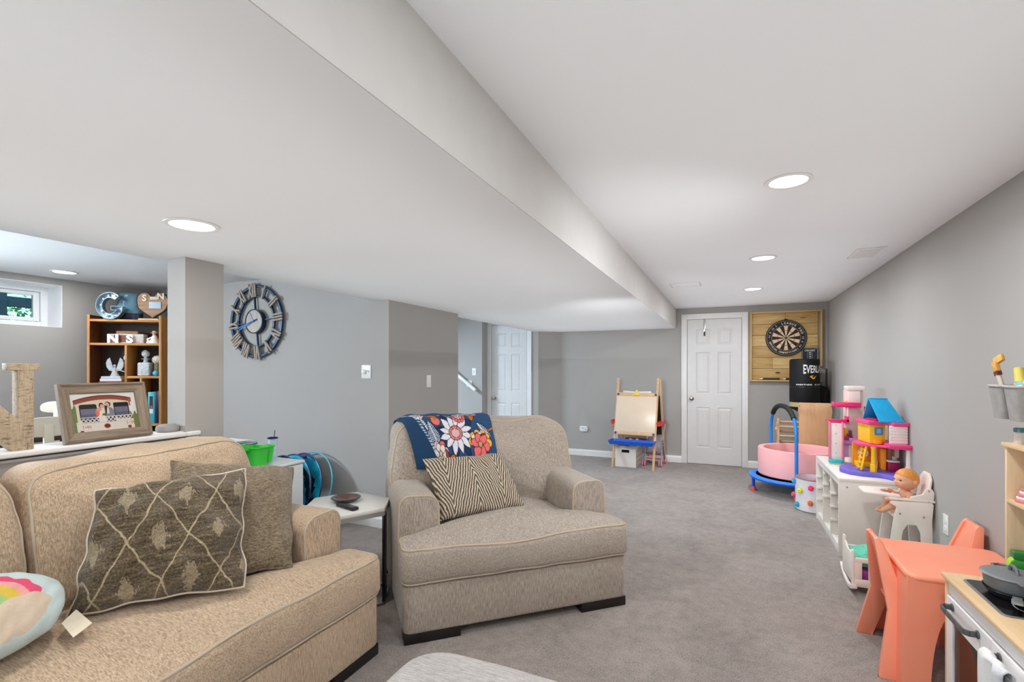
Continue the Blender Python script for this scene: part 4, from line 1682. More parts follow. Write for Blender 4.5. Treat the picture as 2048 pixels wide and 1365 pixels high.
dl = thing('baby_doll', 'bare baby doll with orange moulded hair sitting in the white high chair', 'doll', (1.04, 3.922, 0.404))
J = [(0.03, 0, 0.035), (0.025, 0, 0.085), (0.02, 0, 0.125), (0.015, 0, 0.155),            # pelvis, belly, chest, neck
     (0.02, -0.05, 0.125), (-0.005, -0.07, 0.085), (-0.06, -0.055, 0.125), (-0.085, -0.05, 0.135),    # near arm
     (0.02, 0.05, 0.125), (-0.01, 0.07, 0.09), (-0.06, 0.055, 0.13), (-0.085, 0.045, 0.142),          # far arm
     (0.0, -0.035, 0.03), (-0.075, -0.05, 0.062), (-0.125, -0.035, 0.012), (-0.165, -0.04, 0.022),    # near leg
     (0.0, 0.035, 0.03), (-0.085, 0.035, 0.085), (-0.10, 0.03, 0.02), (-0.145, 0.03, 0.005)]          # far leg
E_ = [(0, 1), (1, 2), (2, 3), (2, 4), (4, 5), (5, 6), (6, 7), (2, 8), (8, 9), (9, 10), (10, 11), (0, 12), (12, 13), (13, 14), (14, 15), (0, 16), (16, 17), (17, 18), (18, 19)]
Rd = [0.045, 0.044, 0.038, 0.018, 0.022, 0.018, 0.014, 0.012, 0.022, 0.018, 0.014, 0.012, 0.032, 0.026, 0.017, 0.011, 0.032, 0.026, 0.017, 0.011]
skin_mesh('body', J, E_, Rd, SKIN, dl)
# head turned towards the play area (-x) and slightly to the camera
HM = Matrix.Translation((0.012, -0.002, 0.222)) @ Matrix.Rotation(R(180 + 22), 4, 'Z') @ Matrix.Rotation(R(6), 4, 'Y')


def head_pt(th, a):
    d = Vector((math.sin(th) * math.cos(a), math.sin(th) * math.sin(a), math.cos(th)))
    p = Vector((d.x * 0.066, d.y * 0.06, d.z * 0.068))
    front = max(0, d.x)
    if d.z < -0.05:
        p.x += 0.006 * front * min(1, -d.z * 3)         # cheeks and chin
        p.y *= 1.0 + 0.10 * (1 - abs(d.z)) * front
    p.x += 0.014 * math.exp(-((d.y) / 0.16) ** 2 - ((d.z + 0.12) / 0.14) ** 2) * (1 if d.x > 0 else 0)   # nose
    p.x += 0.006 * math.exp(-((d.y) / 0.2) ** 2 - ((d.z + 0.42) / 0.07) ** 2) * (1 if d.x > 0 else 0)     # lips
    p.x += 0.006 * math.exp(-((d.y) / 0.25) ** 2 - ((d.z + 0.68) / 0.12) ** 2) * (1 if d.x > 0 else 0)    # chin
    p.x -= 0.007 * math.exp(-((abs(d.y) - 0.38) / 0.16) ** 2 - ((d.z - 0.05) / 0.10) ** 2) * (1 if d.x > 0 else 0)   # eye sockets
    p.x += 0.004 * math.exp(-((d.z - 0.28) / 0.2) ** 2) * front
    return p


hd = MB()
nu_, nv_ = 56, 40
for i in range(nv_ + 1):
    for j in range(nu_):
        hd.v.append(tuple(HM @ head_pt(PI * i / nv_, 2 * PI * j / nu_)))
for i in range(nv_):
    for j in range(nu_):
        hd.f.append((i * nu_ + j, (i + 1) * nu_ + j, (i + 1) * nu_ + (j + 1) % nu_, i * nu_ + (j + 1) % nu_))
hd.mi = [0] * len(hd.f)
for s in (-1, 1):
    hd.ball(HM @ Vector((-0.006, s * 0.0595, -0.008)), (0.012, 0.006, 0.015), 12, 8)
ho = hd.build('head', SKIN, dl, smooth=180, merge=True)
ha = MB()
for i in range(25):
    for j in range(nu_):
        a = 2 * PI * j / nu_
        lim = 0.30 * PI + 0.34 * PI * (1 - math.cos(a)) / 2
        p = head_pt(lim * i / 24, a) * 1.045
        ha.v.append(tuple(HM @ p))
for i in range(24):
    for j in range(nu_):
        ha.f.append((i * nu_ + j, (i + 1) * nu_ + j, (i + 1) * nu_ + (j + 1) % nu_, i * nu_ + (j + 1) % nu_))
ha.mi = [0] * len(ha.f)
ha.build('hair', M((214, 140, 58), 0.5, k=1.05, var=0.12, scale=60, bump=0.3, bscale=120), dl, smooth=180, merge=True)
for s in (-1, 1):
    e = MB()
    e.ball(HM @ Vector((0.054, s * 0.024, 0.004)), (0.007, 0.007, 0.006), 10, 8)
    e.build('eye', M((60, 45, 40), 0.2), dl)
lp = MB()
lp.ball(HM @ Vector((0.0655, 0, -0.029)), (0.005, 0.011, 0.004), 10, 6)
lp.build('mouth', M((196, 96, 92), 0.4), dl)

# ------------------------------------------------------------------ coral children's table and chairs
CORAL = NT('coral_plastic')
f_ = CORAL.noise(CORAL.coord(), 6, 2)
CORAL.color(CORAL.ramp(f_, [(0.3, col((247, 141, 112), 1.12)), (0.7, col((250, 148, 119), 1.12))]))
CORAL.rough(0.42)
CORAL.b.inputs['Subsurface Weight'].default_value = 0.0
CORAL.bump(CORAL.noise(CORAL.coord(), 180, 2), 0.08, 0.002)
CORAL = CORAL.m
tb = thing('kids_table', 'square coral plastic kids table in front of the toy kitchen', 'table', (0.685, 2.545, 0))
TW, TL, TH = 0.47, 0.51, 0.48
top = MB()
soft_prism(top, dense(rrect(0, 0, TW, TL, 0.045, 6), 0.06), TH - 0.03, TH, 0.014, 0.001, 0, segs=3)
top.build('tabletop', CORAL, tb, smooth=60)
# aprons with arched openings between broad legs


def apron(p0, p1, nrm):
    """panel hanging from the rim between two corner legs, arched underneath, splayed a little outwards"""
    p0, p1, nv_ = Vector((*p0, 0)), Vector((*p1, 0)), Vector((*nrm, 0))
    L = (p1 - p0).length
    d = (p1 - p0).normalized()
    n = 32
    vs, fs = [], []
    th = 0.008

    def arch(s):
        # height of the underside along the side
        lw = 0.085
        if s < lw or s > L - lw:
            return 0.0
        q = (s - lw) / (L - 2 * lw)
        return 0.37 * min(1.0, (1 - abs(2 * q - 1) ** 3.6) ** 0.40) if 0 < q < 1 else 0.0
    ss = [0, 0.025, 0.05, 0.07, 0.0849] + [0.0851 + (L - 0.1702) * (0.5 - 0.5 * math.cos(PI * k / n)) for k in range(n + 1)] + [L - 0.0849, L - 0.07, L - 0.05, L - 0.025, L]
    for s in ss:
        zb = arch(s)
        for k, z in enumerate((zb, zb + (TH - 0.012 - zb) * 0.5, TH - 0.012)):
            out = 0.035 * (1 - z / TH)
            # legs spread along the side as well
            sp = (s - L / 2) / (L / 2) * 0.035 * (1 - z / TH)
            p = p0 + d * (s + sp) + nv_ * out + Vector((0, 0, z))
            vs.append(p)
            vs.append(p - nv_ * th)
    m = len(ss)
    for i in range(m - 1):
        a, b = i * 6, (i + 1) * 6
        for k in (0, 2):
            fs.append((a + k, b + k, b + k + 2, a + k + 2))
            fs.append((a + k + 1, a + k + 3, b + k + 3, b + k + 1))
        fs.append((a, a + 1, b + 1, b))
    return vs, fs


ap_ = MB()
e = 0.006
for p0, p1, nrm in (((e, e), (TW - e, e), (0, -1)), ((TW - e, e), (TW - e, TL - e), (1, 0)), ((TW - e, TL - e), (e, TL - e), (0, 1)), ((e, TL - e), (e, e), (-1, 0))):
    v_, f_ = apron(p0, p1, nrm)
    ap_.add(v_, f_)
legs = ap_.build('legs_and_apron', CORAL, tb, smooth=50)


def kids_chair(loc, rotz, label):
    """seat faces local +x; flared side panels run up into a narrow back leaning to -x"""
    c = thing('kids_chair', label, 'chair', loc, rotz, 'coral kids chairs')
    st = MB()
    soft_prism(st, dense(rrect(-0.12, -0.145, 0.15, 0.145, 0.03, 5), 0.04), 0.25, 0.272, 0.009, -0.008, 0, segs=3)
    st.build('seat', CORAL, c, smooth=60)

    def wid(z):
        return 0.215 - (0.215 - 0.155) * z / 0.27 if z < 0.27 else 0.155 - (0.155 - 0.075) * (z - 0.27) / 0.30
    outer = [(-0.205, 0.0), (-0.135, 0.0), (-0.085, 0.20), (-0.06, 0.235), (0.08, 0.235), (0.10, 0.21), (0.125, 0.0), (0.19, 0.0), (0.155, 0.255), (0.14, 0.27), (-0.075, 0.275), (-0.155, 0.55), (-0.17, 0.567), (-0.19, 0.562), (-0.155, 0.27)]
    outer = dense(rpoly(outer, 0.010, 3), 0.05)
    n = len(outer)
    for s in (-1, 1):
        vs = [(x, s * wid(z), z) for x, z in outer] + [(x, s * (wid(z) - 0.024), z) for x, z in outer]
        fs = [tuple(range(n)), tuple(range(2 * n - 1, n - 1, -1))] + [(i, (i + 1) % n, n + (i + 1) % n, n + i) for i in range(n)]
        MB().add(vs, fs).build('side_frame', CORAL, c, bevel=0.003)
    bk = MB()
    pts = []
    for z in (0.34, 0.40, 0.47, 0.53, 0.562):
        pts.append((wid(z) - 0.012, z))
    poly = [(-y, z) for y, z in pts[::-1]][::-1]
    ring_ = [(y, z) for y, z in pts] + [(-y, z) for y, z in pts[::-1]]
    vs = []
    for off in (0.0, 0.02):
        for y, z in ring_:
            vs.append((-0.098 - (z - 0.30) * 0.29 - 0.012 + off, y, z))
    m = len(ring_)
    bk.add(vs, [tuple(range(m)), tuple(range(2 * m - 1, m - 1, -1))] + [(i, (i + 1) % m, m + (i + 1) % m, m + i) for i in range(m)])
    bk.build('backrest', CORAL, c, bevel=0.004)
    fr = MB()
    fr.box(0.125, -0.15, 0.17, 0.15, 0.15, 0.262)
    fr.build('front_rail', CORAL, c, bevel=0.004)
    return c


kids_chair((0.80, 2.80, 0), R(0), 'coral plastic kids chair pushed under the left side of the coral table')
kids_chair((0.955, 3.20, 0), R(180), 'coral plastic kids chair between the coral table and the right wall')

# ------------------------------------------------------------------ toy kitchen
BIRCH = wood('pale_birch_plywood', (208, 178, 140), (226, 200, 164), 2, 1.0, 0.5, 1.0)
BIRCHY = wood('pale_birch_worktop', (214, 180, 134), (230, 200, 158), 1, 1.0, 0.42, 1.0)
KW = M((232, 230, 230), 0.4, k=1.05, var=0.015)
GREYP = M((84, 86, 88), 0.4, var=0.06)
tk_ = thing('toy_kitchen', 'wooden toy kitchen with white doors, birch worktop and open hutch', 'toy kitchen', (0.765, 1.70, 0))
KL, KD, KH = 0.72, 0.385, 0.55
wt = MB()
# worktop with a cut for the sink bowl
wt.box(-0.008, 0.0, KH - 0.016, KD, KL + 0.006, KH)
wt.build('worktop', BIRCHY, tk_, bevel=0.003)
MB().box(0.004, KL - 0.014, 0.0, KD, KL, KH - 0.016).build('side_panel', BIRCH, tk_, bevel=0.001)
MB().box(0.004, 0.0, 0.0, KD, 0.014, KH - 0.016).build('side_panel', BIRCH, tk_, bevel=0.001)
MB().box(0.012, 0.014, KH - 0.075, 0.026, KL - 0.014, KH - 0.016).build('front_rail', KW, tk_, bevel=0.001)
MB().box(0.03, 0.014, 0.06, KD, KL - 0.014, 0.072).build('bottom_shelf', KW, tk_)
MB().box(KD - 0.008, 0.014, 0.06, KD, KL - 0.014, KH - 0.016).build('back_panel', KW, tk_)
MB().box(0.03, KL - 0.36, 0.30, KD - 0.01, KL - 0.016, 0.308).build('oven_shelf', KW, tk_)
MB().box(0.03, KL - 0.372, 0.072, KD - 0.01, KL - 0.36, KH - 0.08).build('divider', KW, tk_)
od = MB()
ya, yb = KL - 0.364, KL - 0.016
for (y0, z0, y1, z1) in ((ya, 0.075, ya + 0.055, KH - 0.08), (yb - 0.055, 0.075, yb, KH - 0.08), (ya + 0.055, 0.075, yb - 0.055, 0.13), (ya + 0.055, KH - 0.165, yb - 0.055, KH - 0.08)):
    od.box(0.004, y0, z0, 0.018, y1, z1)
odo = od.build('oven_door', KW, tk_, smooth=0)
gm = NT('clear_acrylic')
gtr = gm.n('ShaderNodeBsdfTransparent')
gtr.inputs[0].default_value = (0.93, 0.92, 0.92, 1)
ggl = gm.n('ShaderNodeBsdfGlossy')
ggl.inputs['Roughness'].default_value = 0.03
gfr = gm.n('ShaderNodeFresnel')
gmx = gm.n('ShaderNodeMixShader')
gm.link(gfr.outputs[0], gmx.inputs[0])
gm.link(gtr.outputs[0], gmx.inputs[1])
gm.link(ggl.outputs[0], gmx.inputs[2])
gm.link(gmx.outputs[0], gm.t.nodes['Material Output'].inputs[0])
ACRYL = gm.m
MB().box(0.010, ya + 0.055, 0.13, 0.013, yb - 0.055, KH - 0.165).build('door_window', ACRYL, odo, smooth=0)


def bow_handle(y0, y1, z, par):
    h = MB()
    pts = [(0.004, y0 + 0.012, z), (-0.02, y0 + 0.008, z), (-0.032, y0 + 0.018, z)] + [(-0.034, y0 + 0.03 + (y1 - y0 - 0.06) * k / 4, z) for k in range(5)] + [(-0.032, y1 - 0.018, z), (-0.02, y1 - 0.008, z), (0.004, y1 - 0.012, z)]
    for a, b in zip(pts[:-1], pts[1:]):
        h.bar(a, b, 0.006, 0.02)
    for y in (y0 + 0.012, y1 - 0.012):
        h.lathe([(0.014, 0.0), (0.014, 0.005), (0, 0.006)], 14, mat=Matrix.Translation((0.004, y, z)) @ Matrix.Rotation(R(-90), 4, 'Y'))
    return h.build('handle', GREYP, par, bevel=0.0015)


bow_handle(yb - 0.275, yb - 0.045, KH - 0.105, odo)
cd_ = MB()
cd_.box(0.004, 0.016, 0.075, 0.018, ya - 0.003, KH - 0.08)
cdo = cd_.build('cupboard_door', KW, tk_, bevel=0.001)
bow_handle(0.11, 0.31, KH - 0.105, cdo)
# hutch
hx0, hz1 = KD - 0.205, 1.065
MB().box(hx0, KL - 0.014, KH, KD, KL, hz1 - 0.014).build('hutch_side', BIRCH, tk_, bevel=0.001)
MB().box(hx0, 0.0, KH, KD, 0.014, hz1 - 0.014).build('hutch_side', BIRCH, tk_, bevel=0.001)
MB().box(hx0 - 0.008, -0.006, hz1 - 0.014, KD + 0.003, KL + 0.008, hz1).build('hutch_top', BIRCHY, tk_, bevel=0.002)
MB().box(hx0, 0.014, 0.845, KD, KL - 0.014, 0.858).build('hutch_shelf', BIRCHY, tk_, bevel=0.001)
# hob, flush glass plate with grey rim and two rings
hb = MB()
hb.prism(rrect(0.035, KL - 0.36, 0.26, KL - 0.055, 0.022, 5), KH, KH + 0.004)
hob = hb.build('hob_rim', M((140, 142, 143), 0.35, metal=0.6), tk_, bevel=0.0015)
MB().prism(rrect(0.043, KL - 0.352, 0.252, KL - 0.063, 0.016, 5), KH + 0.004, KH + 0.0055).build('hob_glass', M((22, 22, 24), 0.12), hob)
for yy in (KL - 0.135, KL - 0.275):
    MB().ring(0.05, 0.054, KH + 0.0055, KH + 0.006, 40, c=(0.15, yy, 0)).build('burner_ring', M((190, 190, 190), 0.4), hob)
sk = MB()
sk.prism(rrect(0.045, 0.05, 0.27, 0.29, 0.04, 6), KH, KH + 0.004)
sko = sk.build('sink_rim', M((120, 123, 125), 0.35), tk_, bevel=0.0015)
MB().prism(rrect(0.058, 0.063, 0.257, 0.277, 0.034, 6), KH + 0.004, KH + 0.0052).build('sink_bowl', M((70, 72, 74), 0.4), sko)
MB().tube([(0.29, 0.17, KH), (0.29, 0.17, KH + 0.12), (0.28, 0.17, KH + 0.15), (0.25, 0.17, KH + 0.165), (0.215, 0.17, KH + 0.155), (0.205, 0.17, KH + 0.13)], 0.008, 10).build('tap', CHROME, tk_)

# frying pan with the saucepan and its lid on top
fpz = KH + 0.0065
fp = thing('toy_frying_pan', 'dark toy frying pan on the hob under the grey pot', 'pan', (0.765 + 0.135, 1.70 + KL - 0.175, fpz))
MB().lathe([(0.0, 0.0), (0.062, 0.0), (0.080, 0.0225), (0.082, 0.0225), (0.0815, 0.0245), (0.078, 0.024), (0.060, 0.003), (0, 0.003)], 40).build('pan_bowl', M((46, 48, 52), 0.35, metal=0.3), fp)
hdl = MB()
hdl.bar((-0.02, -0.075, 0.022), (-0.045, -0.135, 0.034), 0.024, 0.006)
hdl.bar((-0.045, -0.135, 0.034), (-0.062, -0.178, 0.036), 0.028, 0.006)
hdl.build('pan_handle', M((150, 152, 155), 0.35, metal=0.5), fp, bevel=0.002)
POT = M((112, 116, 120), 0.42, metal=0.2, var=0.05)
po = thing('toy_pot', 'grey lidded toy cooking pot stacked on the frying pan', 'pot', (0.765 + 0.135, 1.70 + KL - 0.175, fpz + 0.024))
MB().lathe([(0.0, 0.0), (0.072, 0.0), (0.076, 0.006), (0.080, 0.042), (0.083, 0.044), (0.083, 0.047), (0.076, 0.047), (0.072, 0.006), (0, 0.005)], 40).build('pot_bowl', POT, po)
lid = MB()
lid.lathe([(0.0, 0.058), (0.03, 0.057), (0.066, 0.053), (0.087, 0.0485), (0.088, 0.0475), (0.0, 0.0475)], 40)
lo_ = lid.build('pot_lid', M((122, 126, 128), 0.45, metal=0.15), po)
lh = MB()
lh.tube([(0.0, -0.026, 0.056), (0.0, -0.02, 0.072), (0.0, 0.0, 0.078), (0.0, 0.02, 0.072), (0.0, 0.026, 0.056)], 0.006, 8)
lh.build('lid_handle', POT, lo_)
for s in (-1, 1):
    q = MB()
    q.tube([(-0.022, s * 0.078, 0.046), (-0.02, s * 0.10, 0.047), (0, s * 0.108, 0.047), (0.02, s * 0.10, 0.047), (0.022, s * 0.078, 0.046)], 0.0045, 8)
    q.build('side_handle', POT, po)

# green wooden jar, tissue packet, tea towel
gj = thing('toy_jar', 'green wooden toy jar on the worktop by the birch hutch', 'jar', (0.765 + 0.212, 1.70 + KL - 0.05, KH + 0.0045), R(-8))
prof = [(-0.04, 0), (0.04, 0), (0.043, 0.01), (0.043, 0.065), (0.036, 0.085), (0.027, 0.094), (-0.027, 0.094), (-0.036, 0.085), (-0.043, 0.065), (-0.043, 0.01)]
MB().prism(prof, -0.018, 0.018, Matrix.Rotation(R(0), 4, 'Z') @ XZ).build('jar_body', [M((40, 138, 44), 0.4, k=1.1)], gj, bevel=0.003)
MB().prism([(-0.044, 0.004), (-0.0435, 0.066), (-0.037, 0.087), (-0.028, 0.0955), (-0.02, 0.0955), (-0.036, 0.06), (-0.036, 0.004)][::-1], -0.0175, 0.0175, XZ).build('jar_edge', M((150, 196, 40), 0.4, k=1.1), gj)
MB().prism(rrect(-0.03, 0.094, 0.03, 0.122, 0.004), -0.02, 0.02, XZ).build('jar_lid', M((34, 116, 48), 0.4, k=1.05), gj, bevel=0.002)
sc = MB()
for k in range(5):
    sc.lathe([(0.0, 0.010 * k), (0.030 - 0.004 * k, 0.010 * k), (0.032 - 0.004 * k, 0.010 * k + 0.005), (0.030 - 0.004 * k, 0.010 * k + 0.010), (0, 0.010 * k + 0.010)], 18, mi=k % 2)
o = sc.build('folded_cloth_roll', [M((206, 120, 132), 0.7), M((232, 214, 206), 0.7)], loc=(0.765 + 0.216, 1.70 + KL - 0.062, 0.858))
tag(o, 'pink and white striped toy item on the hutch shelf', 'toy food')
tw_ = MB()


def towel(u, v):
    y = 0.165 + 0.14 * u
    if v < 0.5:
        x, z = -0.047 - 0.004 * math.sin(u * 9), KH - 0.093 - (0.5 - v) * 2 * 0.17 - 0.015 * u * (0.5 - v)
    else:
        a = (v - 0.5) * 2
        x, z = -0.047 + min(1, a * 2.2) * 0.030, KH - 0.093 + 0.013 * math.sin(min(1, a * 2.2) * PI) - max(0, a - 0.45) * 0.20
    return Vector((x + 0.004 * math.sin(u * 14 + v * 3), y + 0.006 * math.sin(v * 7), z))


tw_.grid(towel, 20, 44)
tt = NT('tie_dyed_towel')
tn = tt.noise(tt.coord(), 9, 3, 0.5, 0.5)
tt.color(tt.ramp(tn, [(0.40, col((236, 236, 236))), (0.58, col((220, 222, 226))), (0.72, col((110, 122, 152)))]))
tt.rough(0.95, 0.1)
tt.bump(tt.noise(tt.coord(), 300, 2), 0.5, 0.004)
o = tw_.build('tea_towel', tt.m, loc=(0.765, 1.70, 0), smooth=80)
o.modifiers.new('t', 'SOLIDIFY').thickness = 0.004
tag(o, 'white tea towel with blue blotches hanging from the toy kitchen handle', 'towel')

# caddy of felt buckets with brushes, standing on the hutch top
FELT = M((150, 146, 142), 0.9, var=0.10, scale=30, bump=0.3, bscale=200)
RIM = M((176, 172, 168), 0.5, var=0.05)
cdx, cdy, cdz = 1.0, 2.33, 1.065
cd = thing('craft_caddy', 'grey bucket craft caddy on a stand on top of the toy kitchen hutch', 'caddy', (cdx, cdy, cdz))
st = MB()
st.lathe([(0.026, 0.0), (0.026, 0.008), (0.012, 0.014), (0.011, 0.095)], 20)
st.build('stand', M((120, 118, 116), 0.4, metal=0.7), cd)


def bucket(cx, cy):
    b = MB()
    prof_o = rrect(-0.05, -0.05, 0.05, 0.05, 0.02, 4)
    prof_b = [(x * 0.74, y * 0.74) for x, y in prof_o]
    n = len(prof_o)
    vs = [(cx + x, cy + y, 0.092) for x, y in prof_b] + [(cx + x, cy + y, 0.213) for x, y in prof_o] + [(cx + x * 0.94, cy + y * 0.94, 0.213) for x, y in prof_o] + [(cx + x * 0.95, cy + y * 0.95, 0.098) for x, y in prof_b]
    fs = [tuple(range(n - 1, -1, -1)), tuple(range(3 * n, 4 * n))]
    for a in range(3):
        for i in range(n):
            j = (i + 1) % n
            fs.append((a * n + i, a * n + j, (a + 1) * n + j, (a + 1) * n + i))
    b.add(vs, fs)
    bo_ = b.build('bucket', FELT, cd, smooth=40)
    MB().tube([(cx + x * 1.01, cy + y * 1.01, 0.212) for x, y in prof_o], 0.004, 6, closed=True).build('bucket_rim', RIM, bo_)


for cx, cy in ((-0.052, 0.055), (-0.052, -0.055), (0.035, 0.055), (0.035, -0.055)):
    bucket(cx, cy)
hh = MB()
hh.bar((-0.005, 0.075, 0.205), (-0.005, -0.02, 0.30), 0.03, 0.012)
hh.bar((-0.005, -0.02, 0.30), (-0.005, -0.115, 0.205), 0.03, 0.012)
hh.build('carry_handle', M((128, 126, 125), 0.6, var=0.08), cd, bevel=0.002)
bpx, bpy_ = cdx - 0.06, cdy + 0.065
pb = thing('paint_brush', 'paint brush with tan bent head standing in the grey caddy', 'brush', (bpx, bpy_, cdz + 0.108))
MB().tube([(0, 0, 0.0), (-0.006, 0.02, 0.11), (-0.010, 0.032, 0.145)], 0.008, 8).build('brush_handle', M((206, 192, 176), 0.4), pb)
MB().bar((-0.010, 0.032, 0.142), (-0.012, 0.036, 0.158), 0.026, 0.014, up=(1, 0, 0)).build('ferrule', M((96, 44, 34), 0.35), pb)
q = MB()
q.bar((-0.012, 0.036, 0.156), (-0.016, 0.044, 0.194), 0.03, 0.014, up=(1, 0, 0))
q.bar((-0.016, 0.044, 0.192), (-0.004, 0.014, 0.212), 0.028, 0.012, up=(1, 0, 0))
q.build('bristles', M((206, 152, 74), 0.7, k=1.1, var=0.15, scale=80), pb, bevel=0.003)
nb = thing('glue_stick', 'tall white tube with pale yellow cap leaning in the grey caddy', 'tube', (cdx - 0.055, cdy - 0.05, cdz + 0.108))
MB().cyl((0, -0.015, 0.0), (0, 0.03, 0.12), 0.014, 0.014, 16).build('tube_body', M((226, 222, 200), 0.4), nb)
MB().cyl((0, 0.03, 0.12), (0, 0.045, 0.17), 0.0155, 0.013, 16).build('cap', M((222, 204, 96), 0.4), nb)
MB().cyl((0, 0.0255, 0.108), (0, 0.0305, 0.122), 0.0148, 0.0148, 16).build('band', M((130, 200, 220), 0.4), nb)
nb2 = thing('paint_tube', 'yellow topped paint tube lying across the grey caddy', 'tube', (cdx - 0.045, cdy - 0.01, cdz + 0.218))
MB().cyl((0.0, 0.03, 0.0), (0.0, -0.10, 0.015), 0.013, 0.013, 14).build('tube_body', M((214, 196, 110), 0.45), nb2)
mj = thing('glass_jar', 'small clear jar with teal lid on the hutch top under the caddy', 'jar', (0.982, 2.388, cdz))
MB().lathe([(0.0, 0.0), (0.022, 0.0), (0.024, 0.004), (0.024, 0.04), (0.021, 0.044), (0, 0.044)], 20).build('jar_glass', M((206, 196, 190), 0.15, var=0.1, scale=40), mj)
MB().lathe([(0.0, 0.058), (0.023, 0.058), (0.0245, 0.054), (0.0245, 0.044), (0, 0.044)], 20).build('jar_lid', M((54, 110, 112), 0.4), mj)
# ------------------------------------------------------------------ wall clock
BLUEM = M((46, 66, 88), 0.4, metal=0.7, k=1.2, var=0.08)
WEATH = wood('weathered_grey_wood', (128, 116, 106), (186, 172, 160), 1, 2.0, 0.7, 1.0)
ck = thing('wall_clock', 'large open blue metal clock with weathered wood Roman numerals', 'clock', (-4.144, 3.335, 1.793), rot=(R(90), 0, 0))
# local: x right, y up, z out of the wall
MB().ring(0.328, 0.350, 0.006, 0.03, 96).build('outer_ring', BLUEM, ck, bevel=0.002)
MB().ring(0.232, 0.250, 0.006, 0.03, 80).build('inner_ring', BLUEM, ck, bevel=0.002)
TW0 = R(6)
for k in range(4):
    a = TW0 + k * PI / 2
    MB().bar((0.09 * math.cos(a), 0.09 * math.sin(a), 0.018), (0.236 * math.cos(a), 0.236 * math.sin(a), 0.018), 0.008, 0.02, up=(0, 0, 1)).build('spoke', BLUEM, ck)
for k in range(12):
    a = TW0 + k * PI / 6
    MB().bar((0.246 * math.cos(a), 0.246 * math.sin(a), 0.014), (0.33 * math.cos(a), 0.33 * math.sin(a), 0.014), 0.01, 0.01, up=(0, 0, 1)).build('radial_strut', BLUEM, ck)
hubm = MB()
hubm.lathe([(0.112, 0.0), (0.116, 0.01), (0.116, 0.05), (0.108, 0.052), (0.108, 0.044), (0.0, 0.044)], 48)
hubm.build('hub_case', M((38, 52, 70), 0.35, metal=0.6, k=1.1), ck)
MB().lathe([(0.107, 0.0455), (0.107, 0.0465), (0, 0.0465)], 48).build('hub_face', wood('hub_wood', (150, 140, 134), (196, 186, 178), 1, 1.5, 0.6), ck)
hands = MB()
for ang, L, w in ((R(196), 0.27, 0.010), (R(202), 0.20, 0.012)):
    hands.bar((-0.05 * math.cos(ang), -0.05 * math.sin(ang), 0.054), (L * math.cos(ang), L * math.sin(ang), 0.054), w, 0.003, up=(0, 0, 1))
hands.lathe([(0.010, 0.045), (0.010, 0.06), (0, 0.06)], 12)
hands.build('hand', M((66, 110, 160), 0.3, metal=0.5, k=1.2), ck)
hd2 = MB()
hd2.bar((0.0, 0.0, 0.049), (-0.05, 0.085, 0.049), 0.006, 0.002, up=(0, 0, 1))
hd2.build('hand', M((66, 110, 160), 0.3, metal=0.5, k=1.2), ck)
NUM = {1: 'I', 2: 'II', 3: 'III', 4: 'IV', 5: 'V', 6: 'VI', 7: 'VII', 8: 'VIII', 9: 'IX', 10: 'X', 11: 'XI', 12: 'XII'}
ADV = {'I': 0.026, 'V': 0.05, 'X': 0.05}
for h, s in NUM.items():
    a = PI / 2 + TW0 - h * PI / 6
    tot = sum(ADV[c] for c in s)
    x = -tot / 2
    mb = MB()
    rm = Matrix.Rotation(a - PI / 2, 4, 'Z')
    r0, r1 = 0.232, 0.366
    for c in s:
        w = ADV[c]
        strokes = {'I': [(0.5, 0.5)], 'V': [(0.12, 0.5), (0.88, 0.5)], 'X': [(0.1, 0.9), (0.9, 0.1)]}[c]
        for i, (t0, b0) in enumerate(strokes):
            p0 = rm @ Vector((x + w * t0, r1, 0.038))
            p1 = rm @ Vector((x + w * b0, r0, 0.038 + 0.002 * i))
            mb.bar(p0, p1, 0.017 if c == 'I' else 0.016, 0.014 + 0.003 * i, up=(0, 0, 1))
        x += w
    mb.build('numeral', WEATH, ck, bevel=0.0015)

# ------------------------------------------------------------------ things on the half-wall ledge
NWOOD = NT('crackled_cream_paint')
v1 = NWOOD.noise(NWOOD.mapping((200, 200, 16)), 1.2, 4, 0.7)
v2 = NWOOD.noise(NWOOD.mapping((200, 30, 140)), 1.0, 3, 0.6)
mn = NWOOD.math('MINIMUM', v1, v2)
NWOOD.color(NWOOD.ramp(mn, [(0.31, col((84, 70, 56))), (0.36, col((150, 130, 106))), (0.5, col((186, 168, 143)))]))
NWOOD.rough(0.7)
NWOOD.bump(mn, 0.4, 0.003)
nl = MB()
y0, y1, zb, zt = 0.69, 1.052, 1.016, 1.362
st0, st1 = 0.742, 0.795          # left stem
s0, s1 = 0.985, 1.034            # right stem
sh_ = 0.028
outl = [(0.715, zb), (0.822, zb), (0.822, zb + sh_), (st1, zb + sh_), (st1, zt - 0.13), (s0 - 0.015, zb), (s1, zb), (s1, zt - sh_), (y1, zt - sh_), (y1, zt), (0.955, zt), (0.955, zt - sh_), (s0, zt - sh_), (s0, zb + 0.125), (st1 - 0.005, zt), (0.715, zt), (0.715, zt - sh_), (st0, zt - sh_), (st0, zb + sh_), (0.715, zb + sh_)]
nl.prism(outl, -2.615, -2.565, YZ)
o = nl.build('letter_n', [NWOOD.m], bevel=0.0025)
tag(o, 'large distressed cream wooden letter N standing on the white ledge', 'letter')

